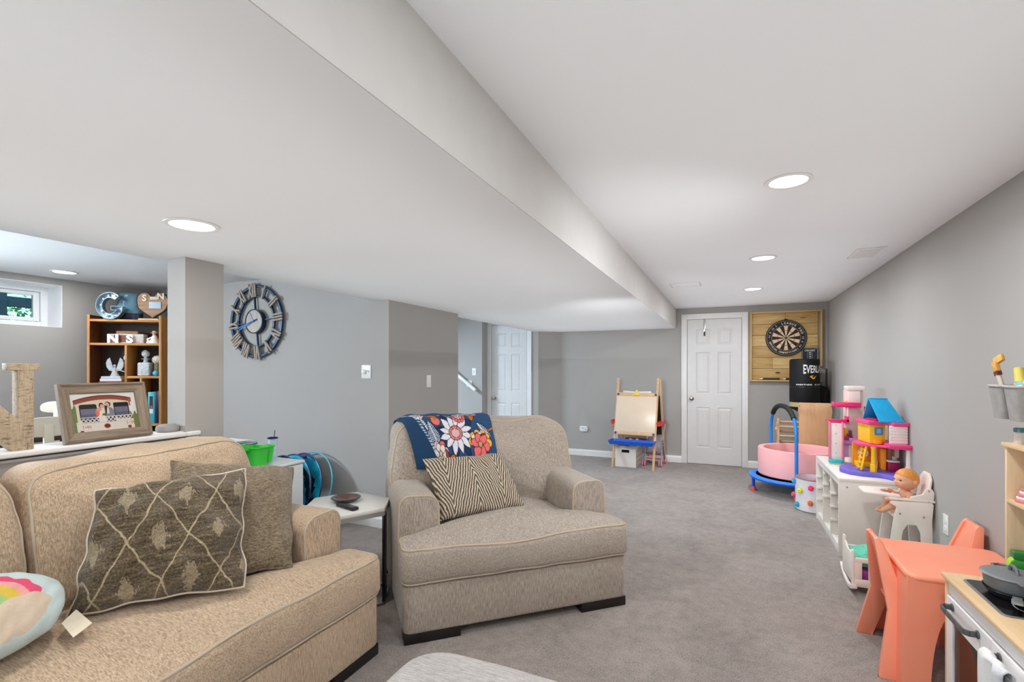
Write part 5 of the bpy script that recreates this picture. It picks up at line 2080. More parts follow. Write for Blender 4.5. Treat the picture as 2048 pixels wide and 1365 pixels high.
PF_A = Vector((-2.575, 1.131, 1.017))
PF_B = Vector((-2.582, 1.478, 1.017))
lean = R(15)
pf = thing('picture_frame', 'weathered wood picture frame with wedding couple photo leaning on the ledge', 'picture frame', PF_A)
xa = (PF_B - PF_A).normalized()
nrm = xa.cross(Vector((0, 0, 1))).normalized()
ya_ = Vector((0, 0, math.cos(lean))) - nrm * math.sin(lean)
fm4 = axes((0, 0, 0), xa, ya_)
FW, FH = 0.347, 0.262
pf.rotation_euler = fm4.to_euler()
FWOOD = wood('frame_driftwood', (92, 78, 66), (158, 140, 120), 0, 2.4, 0.6, 1.0, 0.8, 0.2)
FWOODV = wood('frame_driftwood_upright', (92, 78, 66), (158, 140, 120), 1, 2.4, 0.6, 1.0, 0.8, 0.2)
prof = [(0.0, 0.0), (0.0, 0.024), (0.008, 0.030), (0.017, 0.021), (0.03, 0.020), (0.043, 0.012), (0.045, 0.006), (0.045, 0.0)]
for (a, b, mat_) in (((0, 0), (1, 0), FWOOD), ((1, 0), (1, 1), FWOODV), ((1, 1), (0, 1), FWOOD), ((0, 1), (0, 0), FWOODV)):
    A, B = Vector((a[0] * FW, a[1] * FH)), Vector((b[0] * FW, b[1] * FH))
    d = (B - A).normalized()
    n_ = Vector((-d.y, d.x))
    vs = []
    for P_, sg in ((A, 1), (B, -1)):
        for w, z in prof:
            q = P_ + n_ * w + d * (w * sg)
            vs.append((q.x, q.y, z))
    k = len(prof)
    fs = [tuple(range(k)), tuple(range(2 * k - 1, k - 1, -1))] + [(i, (i + 1) % k, k + (i + 1) % k, k + i) for i in range(k)]
    MB().add(vs, fs).build('frame_side', mat_, pf, smooth=30)
MB().box(0.004, 0.004, -0.004, FW - 0.004, FH - 0.004, 0.0035).build('backing_board', M((60, 50, 44), 0.8), pf)
MB().bar((FW / 2, FH * 0.62, -0.004), (FW / 2, 0.012, -0.062), 0.05, 0.004, up=(1, 0, 0)).build('easel_leg', M((60, 50, 44), 0.8), pf)

FONT = {'T': ('111', '010', '010', '010', '010'), '-': ('000', '000', '111', '000', '000'), '4': ('101', '101', '111', '001', '001')}


def photo_paint(a, b):
    n = len(a)
    out = np.empty((n, 4))
    out[:] = (*lin((226, 226, 224)), 1)

    def rect(x0, y0, x1, y1, c, m=None):
        k = (a > x0) & (a < x1) & (b > y0) & (b < y1)
        mix_to(out, k if m is None else k & m, c)

    def rr(x0, y0, x1, y1, r, c):
        dx = np.maximum(np.maximum(x0 + r - a, a - (x1 - r)), 0)
        dy = np.maximum(np.maximum(y0 + r * 1.5 - b, b - (y1 - r * 1.5)), 0) / 1.5
        mix_to(out, (np.hypot(dx, dy) < r) & (a > x0) & (a < x1) & (b > y0) & (b < y1), c)

    def el(x, y, rx, ry, c):
        mix_to(out, ((a - x) / rx) ** 2 + ((b - y) / ry) ** 2 < 1, c)
    rnd = np.sin(a * 311 + b * 157) * np.cos(a * 173 - b * 419)
    # shrubs left and right
    for x0, x1, y0 in ((0.0, 0.11, 0.34), (0.86, 1.0, 0.58)):
        k = (a > x0) & (a < x1) & (b > y0 + 0.05 * np.sin(a * 90))
        mix_to(out, k, (96, 112, 62))
        mix_to(out, k & (rnd > 0.25), (150, 168, 92))
        mix_to(out, k & (rnd < -0.4), (62, 72, 46))
    rect(0.07, 0.17, 0.88, 0.76, (214, 202, 186))
    top = 0.055 + 0.55 * (a - 0.5) ** 2
    k = (a > 0.04) & (a < 0.93) & (b > top) & (b < top + 0.12)
    mix_to(out, k, (142, 74, 62))
    mix_to(out, k & (b < top + 0.03), (108, 50, 42))
    mix_to(out, (a > 0.06) & (a < 0.9) & (b > top + 0.12) & (b < top + 0.15), (224, 198, 168))
    mix_to(out, (a > 0.88) & (a < 0.91) & (b > 0.17) & (b < 0.38), (170, 96, 76))
    for x0, x1, y0, y1 in ((0.115, 0.375, 0.29, 0.70), (0.63, 0.875, 0.27, 0.64)):
        rr(x0, y0, x1, y1, 0.03, (38, 34, 36))
        rect(x0 + 0.015, y0 + 0.12, x1 - 0.015, y1, (112, 110, 132))
        rect(x0 + 0.015, y0 + 0.26, x1 - 0.015, y1, (92, 90, 112))
    # couple
    el(0.445, 0.335, 0.038, 0.075, (60, 34, 30))
    el(0.545, 0.31, 0.045, 0.07, (60, 36, 32))
    el(0.452, 0.355, 0.028, 0.055, (222, 164, 142))
    el(0.535, 0.325, 0.034, 0.062, (224, 170, 148))
    el(0.56, 0.55, 0.075, 0.16, (128, 134, 148))
    rect(0.52, 0.40, 0.555, 0.56, (226, 224, 224))
    el(0.44, 0.55, 0.075, 0.15, (228, 216, 202))
    el(0.375, 0.52, 0.03, 0.10, (220, 116, 92))
    el(0.405, 0.44, 0.04, 0.05, (220, 150, 126))
    el(0.475, 0.60, 0.035, 0.06, (110, 116, 78))
    el(0.43, 0.70, 0.09, 0.10, (226, 216, 206))
    rect(0.05, 0.74, 0.93, 1.0, (220, 212, 202))
    # lattice railing
    for x0, x1, y0, y1 in ((0.13, 0.385, 0.66, 0.77), (0.50, 0.64, 0.64, 0.78), (0.67, 0.91, 0.62, 0.72)):
        rect(x0, y0, x1, y1, (58, 58, 70))
        k = (np.abs(((a * 16 + b * 9) % 1) - 0.5) < 0.16) | (np.abs(((a * 16 - b * 9) % 1) - 0.5) < 0.16)
        rect(x0, y0, x1, y1, (216, 208, 202), k)
    rect(0.10, 0.625, 0.93, 0.645, (222, 214, 206))
    rect(0.06, 0.775, 0.93, 0.79, (186, 176, 168))
    for ox, oy, c in ((0.125, 0.835, (196, 92, 78)), (0.80, 0.80, (206, 130, 116))):
        for i, ch in enumerate('T-44'):
            for yy, row in enumerate(FONT[ch]):
                for xx, bit in enumerate(row):
                    if bit == '1':
                        x = ox + i * 0.034 + xx * 0.0085
                        y = oy + yy * 0.019
                        rect(x, y, x + 0.0086, y + 0.0192, c)
    el(0.495, 0.885, 0.058, 0.072, (206, 178, 158))
    el(0.495, 0.885, 0.046, 0.056, (120, 24, 22))
    el(0.115, 1.0, 0.03, 0.045, (110, 30, 26))
    el(0.845, 0.955, 0.03, 0.04, (140, 40, 34))
    out[:, :3] *= 0.8
    return out


pn = MB()
NA, NB = 300, 200
pn.grid(lambda u, v: Vector((0.044 + u * (FW - 0.088), 0.044 + v * (FH - 0.088), 0.0045)), NA, NB)
aa_, bb_ = np.meshgrid(np.linspace(0, 1, NA + 1), np.linspace(1, 0, NB + 1))
pn.build('photograph', vcol('photo_print', 0.25, 0.0), pf, colors=photo_paint(aa_.ravel(), bb_.ravel()), label='colour photo of a couple on a railway carriage balcony')

sp = thing('smart_speaker', 'small grey fabric puck speaker at the end of the ledge', 'speaker', (-2.625, 1.585, 1.019))
MB().lathe([(0.0, 0.0), (0.046, 0.0), (0.05, 0.006), (0.052, 0.016), (0.048, 0.028), (0.034, 0.037), (0.0, 0.040)], 32).build('fabric_body', M((150, 148, 148), 0.9, bump=0.3, bscale=400), sp)
MB().lathe([(0.0, -0.0015), (0.044, -0.0015), (0.046, 0.002), (0.0, 0.002)], 24).build('rubber_base', M((110, 108, 108), 0.7), sp)
pp = MB()
pp.box(-2.67, 1.50, 1.0162, -2.565, 1.64, 1.0178)
tag(pp.build('paper_slip', M((226, 220, 214), 0.8)), 'white paper slip under the grey puck speaker', 'paper')

# ------------------------------------------------------------------ corner bookcase
OAK = wood('honey_oak_edge', (156, 100, 44), (196, 138, 70), 2, 1.2, 0.4, 1.0)
OAKX = wood('honey_oak_shelf', (166, 108, 50), (208, 150, 80), 0, 1.2, 0.4, 1.0)
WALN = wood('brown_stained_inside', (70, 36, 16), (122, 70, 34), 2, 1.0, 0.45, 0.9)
bc = thing('bookcase', 'honey brown wooden bookcase standing across the corner of the left room', 'bookcase', (-5.65, 2.67, 0), R(35.6))
BW, BD, BH = 0.636, 0.215, 1.865
for x in (0.0, BW - 0.02):
    q = MB()
    q.box(x + 0.001, 0.006, 0, x + 0.019, BD, BH - 0.002)
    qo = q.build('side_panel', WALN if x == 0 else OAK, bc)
    MB().box(x - 0.001, -0.002, 0, x + 0.022, 0.008, BH).build('edge_strip', OAK, qo, bevel=0.002)
MB().box(0.02, BD - 0.008, 0.05, BW - 0.02, BD - 0.002, BH - 0.05).build('back_panel', M((44, 26, 18), 0.6, var=0.2), bc)


def shelf(x0, x1, z):
    s = MB()
    s.box(x0, 0.0, z - 0.022, x1, BD - 0.008, z)
    s.build('shelf', OAKX, bc, bevel=0.0015)


shelf(0.02, BW - 0.02, 1.822)
shelf(0.02, BW - 0.02, 1.591)
shelf(0.338, BW - 0.02, 1.267)
shelf(0.02, 0.447, 1.19)
shelf(0.467, BW - 0.02, 0.797)
shelf(0.02, 0.447, 0.797)
shelf(0.02, BW - 0.02, 0.40)
shelf(0.02, BW - 0.02, 0.09)
MB().box(0.317, 0.0, 1.19, 0.337, BD - 0.01, 1.57).build('divider', OAK, bc, bevel=0.0015)
MB().box(0.448, 0.0, 0.40, 0.466, BD - 0.01, 1.245).build('divider', OAK, bc, bevel=0.0015)
BCM = Matrix.Translation((-5.65, 2.67, 0)) @ Matrix.Rotation(R(35.6), 4, 'Z')


def bt(name, label, cat, x, y, z, rz=0.0, group=None):
    p = BCM @ Vector((x, y, z))
    return thing(name, label, cat, p, R(35.6) + rz, group)


# marquee letter G
GALV = M((176, 194, 204), 0.35, metal=0.75, k=1.1, var=0.08, scale=30)
g = bt('marquee_letter_g', 'galvanised metal marquee letter G with bulbs on top of the bookcase', 'letter', 0.196, 0.034, 1.822)
cx_, cz_, ro, ri = 0.0, 0.130, 0.125, 0.068
arc_o = [(cx_ + ro * 0.92 * math.cos(R(t)), cz_ + ro * 1.03 * math.sin(R(t))) for t in range(48, 345, 9)]
arc_i = [(cx_ + ri * 0.95 * math.cos(R(t)), cz_ + ri * 1.15 * math.sin(R(t))) for t in range(345, 47, -9)]
gp = arc_o + [(0.108, 0.10), (0.108, 0.125), (0.012, 0.125), (0.012, 0.088), (0.055, 0.088)] + arc_i[1:] + []
gb = MB()
gb.prism(gp, -0.010, -0.004, XZ)
gb.build('back_plate', GALV, g)
gr = MB()
m_ = len(gp)
for i in range(m_):
    a, b = gp[i], gp[(i + 1) % m_]
    gr.bar((a[0], -0.020, a[1]), (b[0], -0.020, b[1]), 0.0025, 0.06, up=(0, 1, 0))
gr.build('side_rim', M((150, 170, 184), 0.4, metal=0.8, k=1.1), g, smooth=60)
for t in (70, 105, 140, 175, 210, 245, 280, 318):
    bx, bz = 0.098 * 0.92 * math.cos(R(t)), cz_ + 0.098 * 1.08 * math.sin(R(t))
    b_ = MB()
    b_.ball((bx, -0.014, bz), 0.010, 12, 8)
    b_.build('bulb', M((236, 240, 244), 0.15), g)
# blue water jug behind the letter
jg = bt('water_jug', 'translucent blue plastic tank with dark base behind the metal letter', 'jug', 0.298, 0.135, 1.822)
JB = NT('blue_translucent_plastic')
JB.color(col((120, 164, 186), 1.0))
JB.rough(0.15)
JB.b.inputs['Transmission Weight'].default_value = 0.35
JB.b.inputs['IOR'].default_value = 1.2
MB().lathe([(0.0, 0.272), (0.08, 0.27), (0.108, 0.25), (0.114, 0.20), (0.110, 0.19), (0.114, 0.15), (0.110, 0.14), (0.114, 0.10), (0.114, 0.07), (0, 0.07)], 36, sy=0.6).build('tank', JB.m, jg)
MB().lathe([(0.0, 0.0), (0.10, 0.0), (0.112, 0.01), (0.115, 0.07), (0.0, 0.072)], 36, sy=0.6).build('base', M((20, 28, 52), 0.3), jg)
cd2 = MB()
cd2.tube([(0.08, -0.05, 0.012), (0.11, -0.065, 0.006), (0.135, -0.05, 0.02), (0.15, -0.06, 0.006)], 0.003, 6)
cd2.build('cord', M((30, 30, 34), 0.5), jg)
# heart-shaped wood slice
hw = bt('heart_plaque', 'heart shaped wood slice with white S and N letters on the bookcase', 'plaque', 0.523, 0.09, 1.838)
hp = []
for k in range(60):
    t = 2 * PI * k / 60
    x = 16 * math.sin(t) ** 3
    y = 13 * math.cos(t) - 5 * math.cos(2 * t) - 2 * math.cos(3 * t) - math.cos(4 * t)
    x *= 1.0 + (0.30 * max(0.0, -y / 17) * (1 - max(0.0, -y / 17)) * 2)
    hp.append((x * 0.0088 * (1 + 0.02 * math.sin(9 * t)), max(0.0, 0.136 + (1.15 if y > 0 else 1.0) * y * 0.0094 + (0.026 * (-y / 17) ** 3 if y < 0 else 0) - 0.0)))
hp = hp[::-1]
HWD = wood('wood_slice', (142, 108, 80), (186, 150, 118), 0, 1.0, 0.6)
MB().prism(hp, -0.012, 0.012, XZ).build('slice', HWD, hw)
bk_ = MB()
for i in range(60):
    a, b = hp[i], hp[(i + 1) % 60]
    bk_.bar((a[0], 0.0, a[1]), (b[0], 0.0, b[1]), 0.008, 0.028, up=(0, 1, 0))
bk_.build('bark_edge', M((52, 42, 38), 0.8, var=0.3, scale=40), hw, smooth=60)
for ch, x, z in (('S', -0.070, 0.205), ('N', 0.075, 0.225)):
    v, f = text_mesh(ch, 0.085, 0.004, 0.003)
    MB().add(v, f).xform(Matrix.Translation((x, -0.016, z)) @ Matrix.Rotation(R(90), 4, 'X')).build('letter', M((238, 224, 208), 0.6), hw, label='cream letter ' + ch)
MB().prism(rrect(-0.02, 0.192, 0.052, 0.222, 0.004), 0.012, 0.02, XZ).build('name_tag', M((226, 214, 196), 0.6), hw)
MB().box(-0.028, -0.019, 0.105, 0.078, -0.0125, 0.170).build('tin_plate', M((166, 182, 196), 0.4, metal=0.3, k=1.1, var=0.15, scale=60), hw)
o = MB().box(0.425, 0.02, 1.8235, 0.60, 0.14, 1.8365).build('wooden_block', M((226, 204, 162), 0.6, var=0.1))
o.matrix_world = BCM
tag(o, 'pale flat wooden block under the heart plaque', 'block')

# second shelf: memory box with N and S, wood offcut, figurine
mbx = bt('keepsake_box', 'white printed keepsake box lying on the upper bookcase shelf', 'box', 0.142, 0.055, 1.591)
MB().box(0, 0, 0, 0.312, 0.09, 0.092).build('box_body', M((206, 198, 192), 0.6, var=0.15, scale=40), mbx, bevel=0.002)
MB().box(0.055, -0.0012, 0.012, 0.20, 0.001, 0.082).build('printed_panel', M((120, 70, 60), 0.6, var=0.5, scale=45), mbx)
for ch, x, nm in (('N', 0.20, 'white block letter N leaning on the keepsake box'), ('S', 0.345, 'white block letter S leaning on the keepsake box')):
    v, f = text_mesh(ch, 0.122, 0.006, 0.006)
    xs = [p[0] for p in v]
    ys = [p[1] for p in v]
    s_ = 0.088 / (max(ys) - min(ys))
    q = MB().add([((p[0] - (max(xs) + min(xs)) / 2) * s_ * 1.15, (p[1] - min(ys)) * s_, p[2]) for p in v], f)
    o = q.build('block_letter', M((236, 238, 240), 0.5), loc=BCM @ Vector((x, 0.035, 1.591)), rot=(R(90), 0, R(35.6)))
    tag(o, nm, 'letter')
o = MB().prism(dense(rrect(0.205, 0.07, 0.40, 0.14, 0.012), 0.03), 1.684, 1.712).build('wooden_sign', wood('offcut', (120, 84, 54), (164, 122, 84), 0, 1.0, 0.6))
o.matrix_world = BCM
tag(o, 'brown wood offcut lying on the keepsake box', 'sign')
fgn = bt('angel_figurine', 'small white figurine of a girl in a straw hat on the bookcase', 'figurine', 0.545, 0.07, 1.591)
FIG = M((232, 226, 218), 0.5)
b_ = MB()
b_.lathe([(0.0, 0.0), (0.052, 0.0), (0.05, 0.012), (0.044, 0.02), (0.03, 0.05), (0.02, 0.078), (0.012, 0.086), (0, 0.088)], 20)
b_.tube([(0.0, -0.01, 0.07), (-0.03, -0.02, 0.055), (-0.05, -0.02, 0.042)], 0.007, 8)
b_.build('robe', FIG, fgn)
MB().ball((-0.002, -0.006, 0.098), (0.015, 0.015, 0.017), 12, 10).build('head', M((226, 196, 172), 0.5), fgn)
MB().lathe([(0.0, 0.128), (0.018, 0.126), (0.021, 0.112), (0.036, 0.106), (0.037, 0.104), (0.0, 0.106)], 20, c=(0.0, 0, 0)).build('hat', M((196, 172, 140), 0.7), fgn)
MB().ball((-0.052, -0.012, 0.04), (0.013, 0.013, 0.015), 10, 8).lathe([(0.0, 0.0), (0.018, 0.0), (0.014, 0.022), (0.008, 0.032), (0, 0.034)], 12, c=(-0.05, -0.012, 0)).build('kneeling_child', FIG, fgn)

# third shelf
CRY = NT('cut_crystal')
CRY.color((0.86, 0.92, 0.96, 1))
CRY.rough(0.05)
CRY.b.inputs['Transmission Weight'].default_value = 0.35
CRY.b.inputs['IOR'].default_value = 1.5
CRY.b.inputs['Specular IOR Level'].default_value = 1.0
vv = CRY.n('ShaderNodeTexVoronoi')
vv.inputs['Scale'].default_value = 60
CRY.link(CRY.coord(), vv.inputs['Vector'])
CRY.bump(vv.outputs['Distance'], 0.6, 0.01)
CRY = CRY.m
dc = bt('crystal_decanter', 'square cut crystal decanter with round stopper on the bookcase', 'decanter', 0.462, 0.08, 1.267)
MB().prism(dense(rrect(-0.053, -0.05, 0.053, 0.05, 0.012), 0.03), 0.0, 0.135).build('bottle', CRY, dc, bevel=0.012, bseg=3)
MB().lathe([(0.03, 0.134), (0.018, 0.142), (0.018, 0.165), (0.036, 0.17), (0.036, 0.174), (0.0, 0.175)], 16).build('neck', CRY, dc)
MB().ball((0, 0, 0.222), (0.034, 0.034, 0.038), 14, 9).cyl((0, 0, 0.174), (0, 0, 0.19), 0.012, 0.014, 12).build('stopper', CRY, dc, smooth=0)
fl_ = bt('hydrangea_vase', 'white hydrangea in a small vase beside the decanter', 'flower', 0.565, 0.085, 1.267)
MB().lathe([(0.0, 0.0), (0.028, 0.0), (0.031, 0.05), (0.028, 0.11), (0.031, 0.125), (0, 0.122)], 20).build('vase', M((110, 104, 74), 0.3, var=0.4, scale=60), fl_)
hm = MB()
rnd = random.Random(3)
for k in range(60):
    th, ph = math.acos(1 - 2 * (k + 0.5) / 60), k * 2.39996
    d = Vector((math.sin(th) * math.cos(ph), math.sin(th) * math.sin(ph), math.cos(th)))
    p = Vector((0, 0, 0.162)) + Vector((d.x * 0.042, d.y * 0.042, d.z * 0.04))
    s_ = 0.014
    t1 = d.cross(Vector((0.3, 0.2, 1))).normalized() * s_
    t2 = d.cross(t1).normalized() * s_
    hm.add([p + t1, p + t2 * 0.5 + d * 0.004, p + t2, p - t1 * 0.5 + d * 0.004, p - t1, p - t2 * 0.5 + d * 0.004, p - t2, p + t1 * 0.5 + d * 0.004], [(0, 1, 2, 3, 4, 5, 6, 7)])
hm.ball((0, 0, 0.162), 0.036, 12, 8)
hm.build('flower_head', M((236, 232, 220), 0.8, var=0.1), fl_, smooth=0, kind='stuff')
gl_ = bt('blue_ball', 'small shiny blue glass ball on the bookcase shelf', 'ornament', 0.575, 0.03, 1.267)
MB().ball((0, 0, 0.028), 0.028, 20, 14).build('ball', M((72, 168, 206), 0.15, k=1.1, var=0.3, scale=40), gl_)
# angel and books, left compartment
for i, (h, w, d, c, l) in enumerate(((0.026, 0.24, 0.13, (92, 30, 34), 'dark red book lowest in the small stack on the bookcase'),
                                     (0.028, 0.185, 0.12, (222, 218, 226), 'white and grey book in the middle of the bookcase stack'),
                                     (0.022, 0.165, 0.11, (210, 212, 222), 'pale book on top of the bookcase stack under the crystal angel'))):
    z = 1.19 + (0, 0.026, 0.054)[i]
    t = bt('book', l, 'book', 0.075 + 0.01 * i, 0.04, z, group='books under the crystal angel')
    MB().box(0, 0, 0, w, d, 0.003).box(0, 0, h - 0.003, w, d, h).box(0, 0, 0, w, 0.004, h).build('cover', M(c, 0.5), t, bevel=0.0008)
    MB().box(0.002, 0.004, 0.003, w - 0.003, d - 0.003, h - 0.003).build('pages', M((226, 220, 206), 0.8), t)
an = bt('crystal_angel', 'clear crystal angel ornament with raised wings on the book stack', 'ornament', 0.19, 0.085, 1.266)
MB().lathe([(0.0, 0.0), (0.04, 0.0), (0.03, 0.02), (0.017, 0.06), (0.012, 0.085), (0.006, 0.092), (0, 0.093)], 12).ball((0, 0, 0.104), 0.013, 10, 8).build('body', CRY, an, smooth=0)
for s in (-1, 1):
    wg = MB()
    pts = [(0.006, 0.05), (0.05, 0.055), (0.072, 0.09), (0.078, 0.13), (0.066, 0.165), (0.044, 0.185), (0.02, 0.10)]
    pts = [(s * x, z) for x, z in pts]
    wg.prism(pts if s == 1 else pts[::-1], -0.006, 0.0, XZ)
    wg.build('wing', CRY, an, bevel=0.002, smooth=0)
MB().bar((0.02, -0.01, 0.07), (0.10, -0.03, 0.045), 0.02, 0.006).build('arm', CRY, an, smooth=0)
hc_ = bt('hanging_crystal', 'tiny clear crystal hanging beside the bookcase divider', 'ornament', 0.305, 0.03, 1.42)
MB().lathe([(0.0, 0.0), (0.012, 0.014), (0.014, 0.034), (0.006, 0.046), (0, 0.048)], 6).tube([(0, 0, 0.046), (0, 0, 0.15)], 0.0008, 5).build('prism', CRY, hc_, smooth=0)
# lower right: binders
for i, (x, w, h, c, l) in enumerate(((0.505, 0.058, 0.312, (48, 170, 186), 'teal binder with dark spine label in the bookcase'), (0.565, 0.022, 0.315, (22, 40, 72), 'thin navy folder beside the teal binder'), (0.589, 0.022, 0.32, (26, 30, 44), 'thin black folder next to the right side of the bookcase'))):
    t = bt('binder', l, 'binder', x, 0.03, 0.797)
    MB().box(0, 0, 0, w, 0.15, h).build('cover', M(c, 0.4), t, bevel=0.002)
    if i == 0:
        MB().box(0.014, -0.001, 0.15, w - 0.014, 0.001, 0.27).build('spine_label', M((30, 34, 44), 0.5), t)
        MB().lathe([(0.012, 0), (0.012, 0.0012), (0, 0.0012)], 14, mat=Matrix.Translation((w / 2, 0, 0.165)) @ Matrix.Rotation(R(90), 4, 'X')).build('red_sticker', M((206, 60, 70), 0.5), t)
        MB().box(0.014, -0.001, 0.10, w - 0.014, 0.001, 0.142).build('white_label', M((216, 226, 230), 0.5), t)

# ------------------------------------------------------------------ dining corner beyond the half wall
DKW = wood('dark_brown_table_edge', (44, 28, 22), (72, 46, 36), 1, 1.0, 0.4)
dt = thing('dining_table', 'counter height table with glare-coloured pale top and dark brown edge beyond the half wall', 'table', (-4.1, 0.3, 0))
MB().box(-1.0, 0.0, 0.895, 0.0, 1.62, 0.905).build('tabletop', M((206, 218, 222), 0.12, var=0.03), dt, bevel=0.002)  # pale blue-white colour stands in for the window's reflection on the top
eg = MB()
eg.box(-0.02, 0.0, 0.862, 0.004, 1.62, 0.8945)
eg.box(-1.0, 1.60, 0.862, 0.004, 1.624, 0.8945)
eg.box(-1.0, 0.0, 0.862, 0.0, 0.02, 0.8945)
eg.box(-1.0, 0.0, 0.862, -0.98, 1.62, 0.8945)
eg.build('edge_rail', DKW, dt, bevel=0.002)
for x in (-0.94, -0.06):
    for y in (0.06, 1.56):
        MB().box(x - 0.035, y - 0.035, 0, x + 0.035, y + 0.035, 0.863).build('leg', DKW, dt, bevel=0.004)
CRM = M((226, 216, 196), 0.45, k=0.85, var=0.03)


def dining_chair(loc, rz, label, ztop, hw, hh):
    c = thing('dining_chair', label, 'chair', loc, rz, 'cream oval back chairs')
    bk = MB()
    ol = [(hw * math.copysign(abs(math.cos(t)) ** 0.8, math.cos(t)), ztop - hh + hh * math.copysign(abs(math.sin(t)) ** (0.9 if math.sin(t) > 0 else 0.5), math.sin(t))) for t in [2 * PI * k / 40 for k in range(40)]]
    bk.prism(ol, -0.012, 0.012, XZ)
    bk.build('oval_back', CRM, c, bevel=0.006, bseg=3)
    pb_ = MB()
    pb_.box(-0.023, -0.02, 0.60, 0.023, 0.014, ztop - hh * 0.75)
    pb_.build('back_post', CRM, c, bevel=0.006)
    MB().prism(dense(rrect(-0.2, 0.0, 0.2, 0.38, 0.06), 0.05), 0.60, 0.63).build('seat', CRM, c, bevel=0.006)
    for x in (-0.16, 0.16):
        for y in (0.04, 0.34):
            MB().cyl((x * 1.1, y, 0), (x, y, 0.6), 0.018, 0.024, 12).build('leg', CRM, c)
    for y in (0.04, 0.34):
        MB().cyl((-0.17, y, 0.22), (0.17, y, 0.22), 0.012, 0.012, 10).build('stretcher', CRM, c)
    return c


dining_chair((-3.72, 1.565, 0), R(90 - 12), 'cream chair with oval back just beyond the half wall', 1.052, 0.15, 0.059)
dining_chair((-4.95, 2.14, 0), R(180 + 35), 'cream chair with oval back at the far end of the table', 1.078, 0.115, 0.047)

# ------------------------------------------------------------------ white cabinet behind the sofa and what is on it
cb = thing('white_cabinet', 'white cabinet between the pillar and the clock wall behind the sofa', 'cabinet', (-2.98, 1.86, 0))
CWT = M((214, 220, 222), 0.35, k=1.05, var=0.015)
MB().box(0, 0.0, 0.0, 0.43, 0.52, 0.727).build('carcass', CWT, cb, bevel=0.003)
MB().box(-0.004, -0.004, 0.727, 0.452, 0.526, 0.745).build('top', CWT, cb, bevel=0.006, bseg=3)
for k in range(2):
    MB().box(0.43, 0.006 + k * 0.257, 0.06, 0.448, 0.255 + k * 0.258, 0.722).build('door', CWT, cb, bevel=0.003)
GRN = M((58, 190, 60), 0.35, k=1.1, var=0.03)
gc = thing('craft_tote', 'bright green plastic craft tote with cup holder on the white cabinet', 'tote', (-2.645, 2.105, 0.745))


def hollow(mb, poly_t, poly_b, z0, z1, wall=0.93):
    n = len(poly_t)
    cx = sum(p[0] for p in poly_t) / n
    cy = sum(p[1] for p in poly_t) / n
    sc_ = lambda P, k: [(cx + (x - cx) * k, cy + (y - cy) * k) for x, y in P]
    rows = [(poly_b, z0), (poly_t, z1), (sc_(poly_t, wall), z1), (sc_(poly_b, wall), z0 + 0.006)]
    vs = [(x, y, z) for P, z in rows for x, y in P]
    fs = [tuple(range(n - 1, -1, -1)), tuple(range(3 * n, 4 * n))]
    for a in range(3):
        for i in range(n):
            j = (i + 1) % n
            fs.append((a * n + i, a * n + j, (a + 1) * n + j, (a + 1) * n + i))
    mb.add(vs, fs)


b_ = MB()
pt = rrect(-0.075, -0.055, 0.075, 0.048, 0.022, 5)
hollow(b_, pt, [(x * 0.86, y * 0.80) for x, y in pt], 0.0, 0.118)
b_.build('bin', GRN, gc, smooth=40)
b2_ = MB()
hollow(b2_, [(0.012 + 0.034 * math.cos(2 * PI * k / 20), 0.086 + 0.034 * math.sin(2 * PI * k / 20)) for k in range(20)], [(0.012 + 0.024 * math.cos(2 * PI * k / 20), 0.083 + 0.024 * math.sin(2 * PI * k / 20)) for k in range(20)], 0.012, 0.112)
b2_.build('cup_holder', GRN, gc, smooth=40)
rm_ = MB()
rm_.tube([(x * 1.02, y * 1.02, 0.118) for x, y in pt], 0.005, 6, closed=True)
rm_.tube([(0.012 + 0.036 * math.cos(2 * PI * k / 20), 0.086 + 0.036 * math.sin(2 * PI * k / 20), 0.112) for k in range(20)], 0.005, 6, closed=True)
rm_.build('rim', GRN, gc)
hn = MB()
hn.prism(rpoly([(-0.055, 0.105), (-0.055, 0.124), (-0.10, 0.150), (-0.20, 0.150), (-0.20, 0.134), (-0.11, 0.134), (-0.08, 0.105)], 0.01, 4), -0.03, 0.03, YZ)
hn.build('handle', GRN, gc, bevel=0.004)
hollow_b = MB()
hollow(hollow_b, [(x * 0.9, y * 0.8 - 0.25) for x, y in pt], [(x * 0.78, y * 0.66 - 0.25) for x, y in pt], 0.0, 0.118)
hollow_b.build('bin', GRN, gc, smooth=40)
tb_ = thing('teal_box', 'teal storage box behind the green tote on the white cabinet', 'box', (-2.86, 2.02, 0.745))
MB().box(-0.09, -0.12, 0, 0.09, 0.20, 0.118).build('box_body', M((30, 110, 136), 0.5), tb_, bevel=0.006)
MB().box(-0.094, -0.124, 0.112, 0.094, 0.204, 0.124).build('box_lid', M((40, 60, 130), 0.5), tb_, bevel=0.003)
rnd = random.Random(5)
for k in range(3):
    sh2 = MB()
    yo, ro_ = rnd.uniform(-0.02, 0.02), rnd.uniform(-0.06, 0.06)
    mt = Matrix.Translation((-2.86 + rnd.uniform(-0.008, 0.008), 2.05 + yo, 0.8712 + 0.011 * k)) @ Matrix.Rotation(ro_, 4, 'Z')
    sh2.grid(lambda u, v: mt @ Vector((-0.105 + 0.21 * u, -0.15 + 0.30 * v, 0.012 * (1 - v) ** 2 * (0.4 + 0.12 * k) + 0.002 * math.sin(v * 5))), 4, 12)
    o = sh2.build('paper_sheet', M(((226, 224, 226), (196, 206, 226), (228, 226, 222), (206, 200, 220), (230, 228, 226), (216, 222, 230))[k], 0.7), smooth=80)
    o.modifiers.new('t', 'SOLIDIFY').thickness = 0.003
    tag(o, ('white paper lowest in the small pile on the teal box', 'pale blue paper in the middle of the pile on the teal box', 'off white paper curling on top of the pile on the teal box')[k], 'paper', 'papers on the teal box')
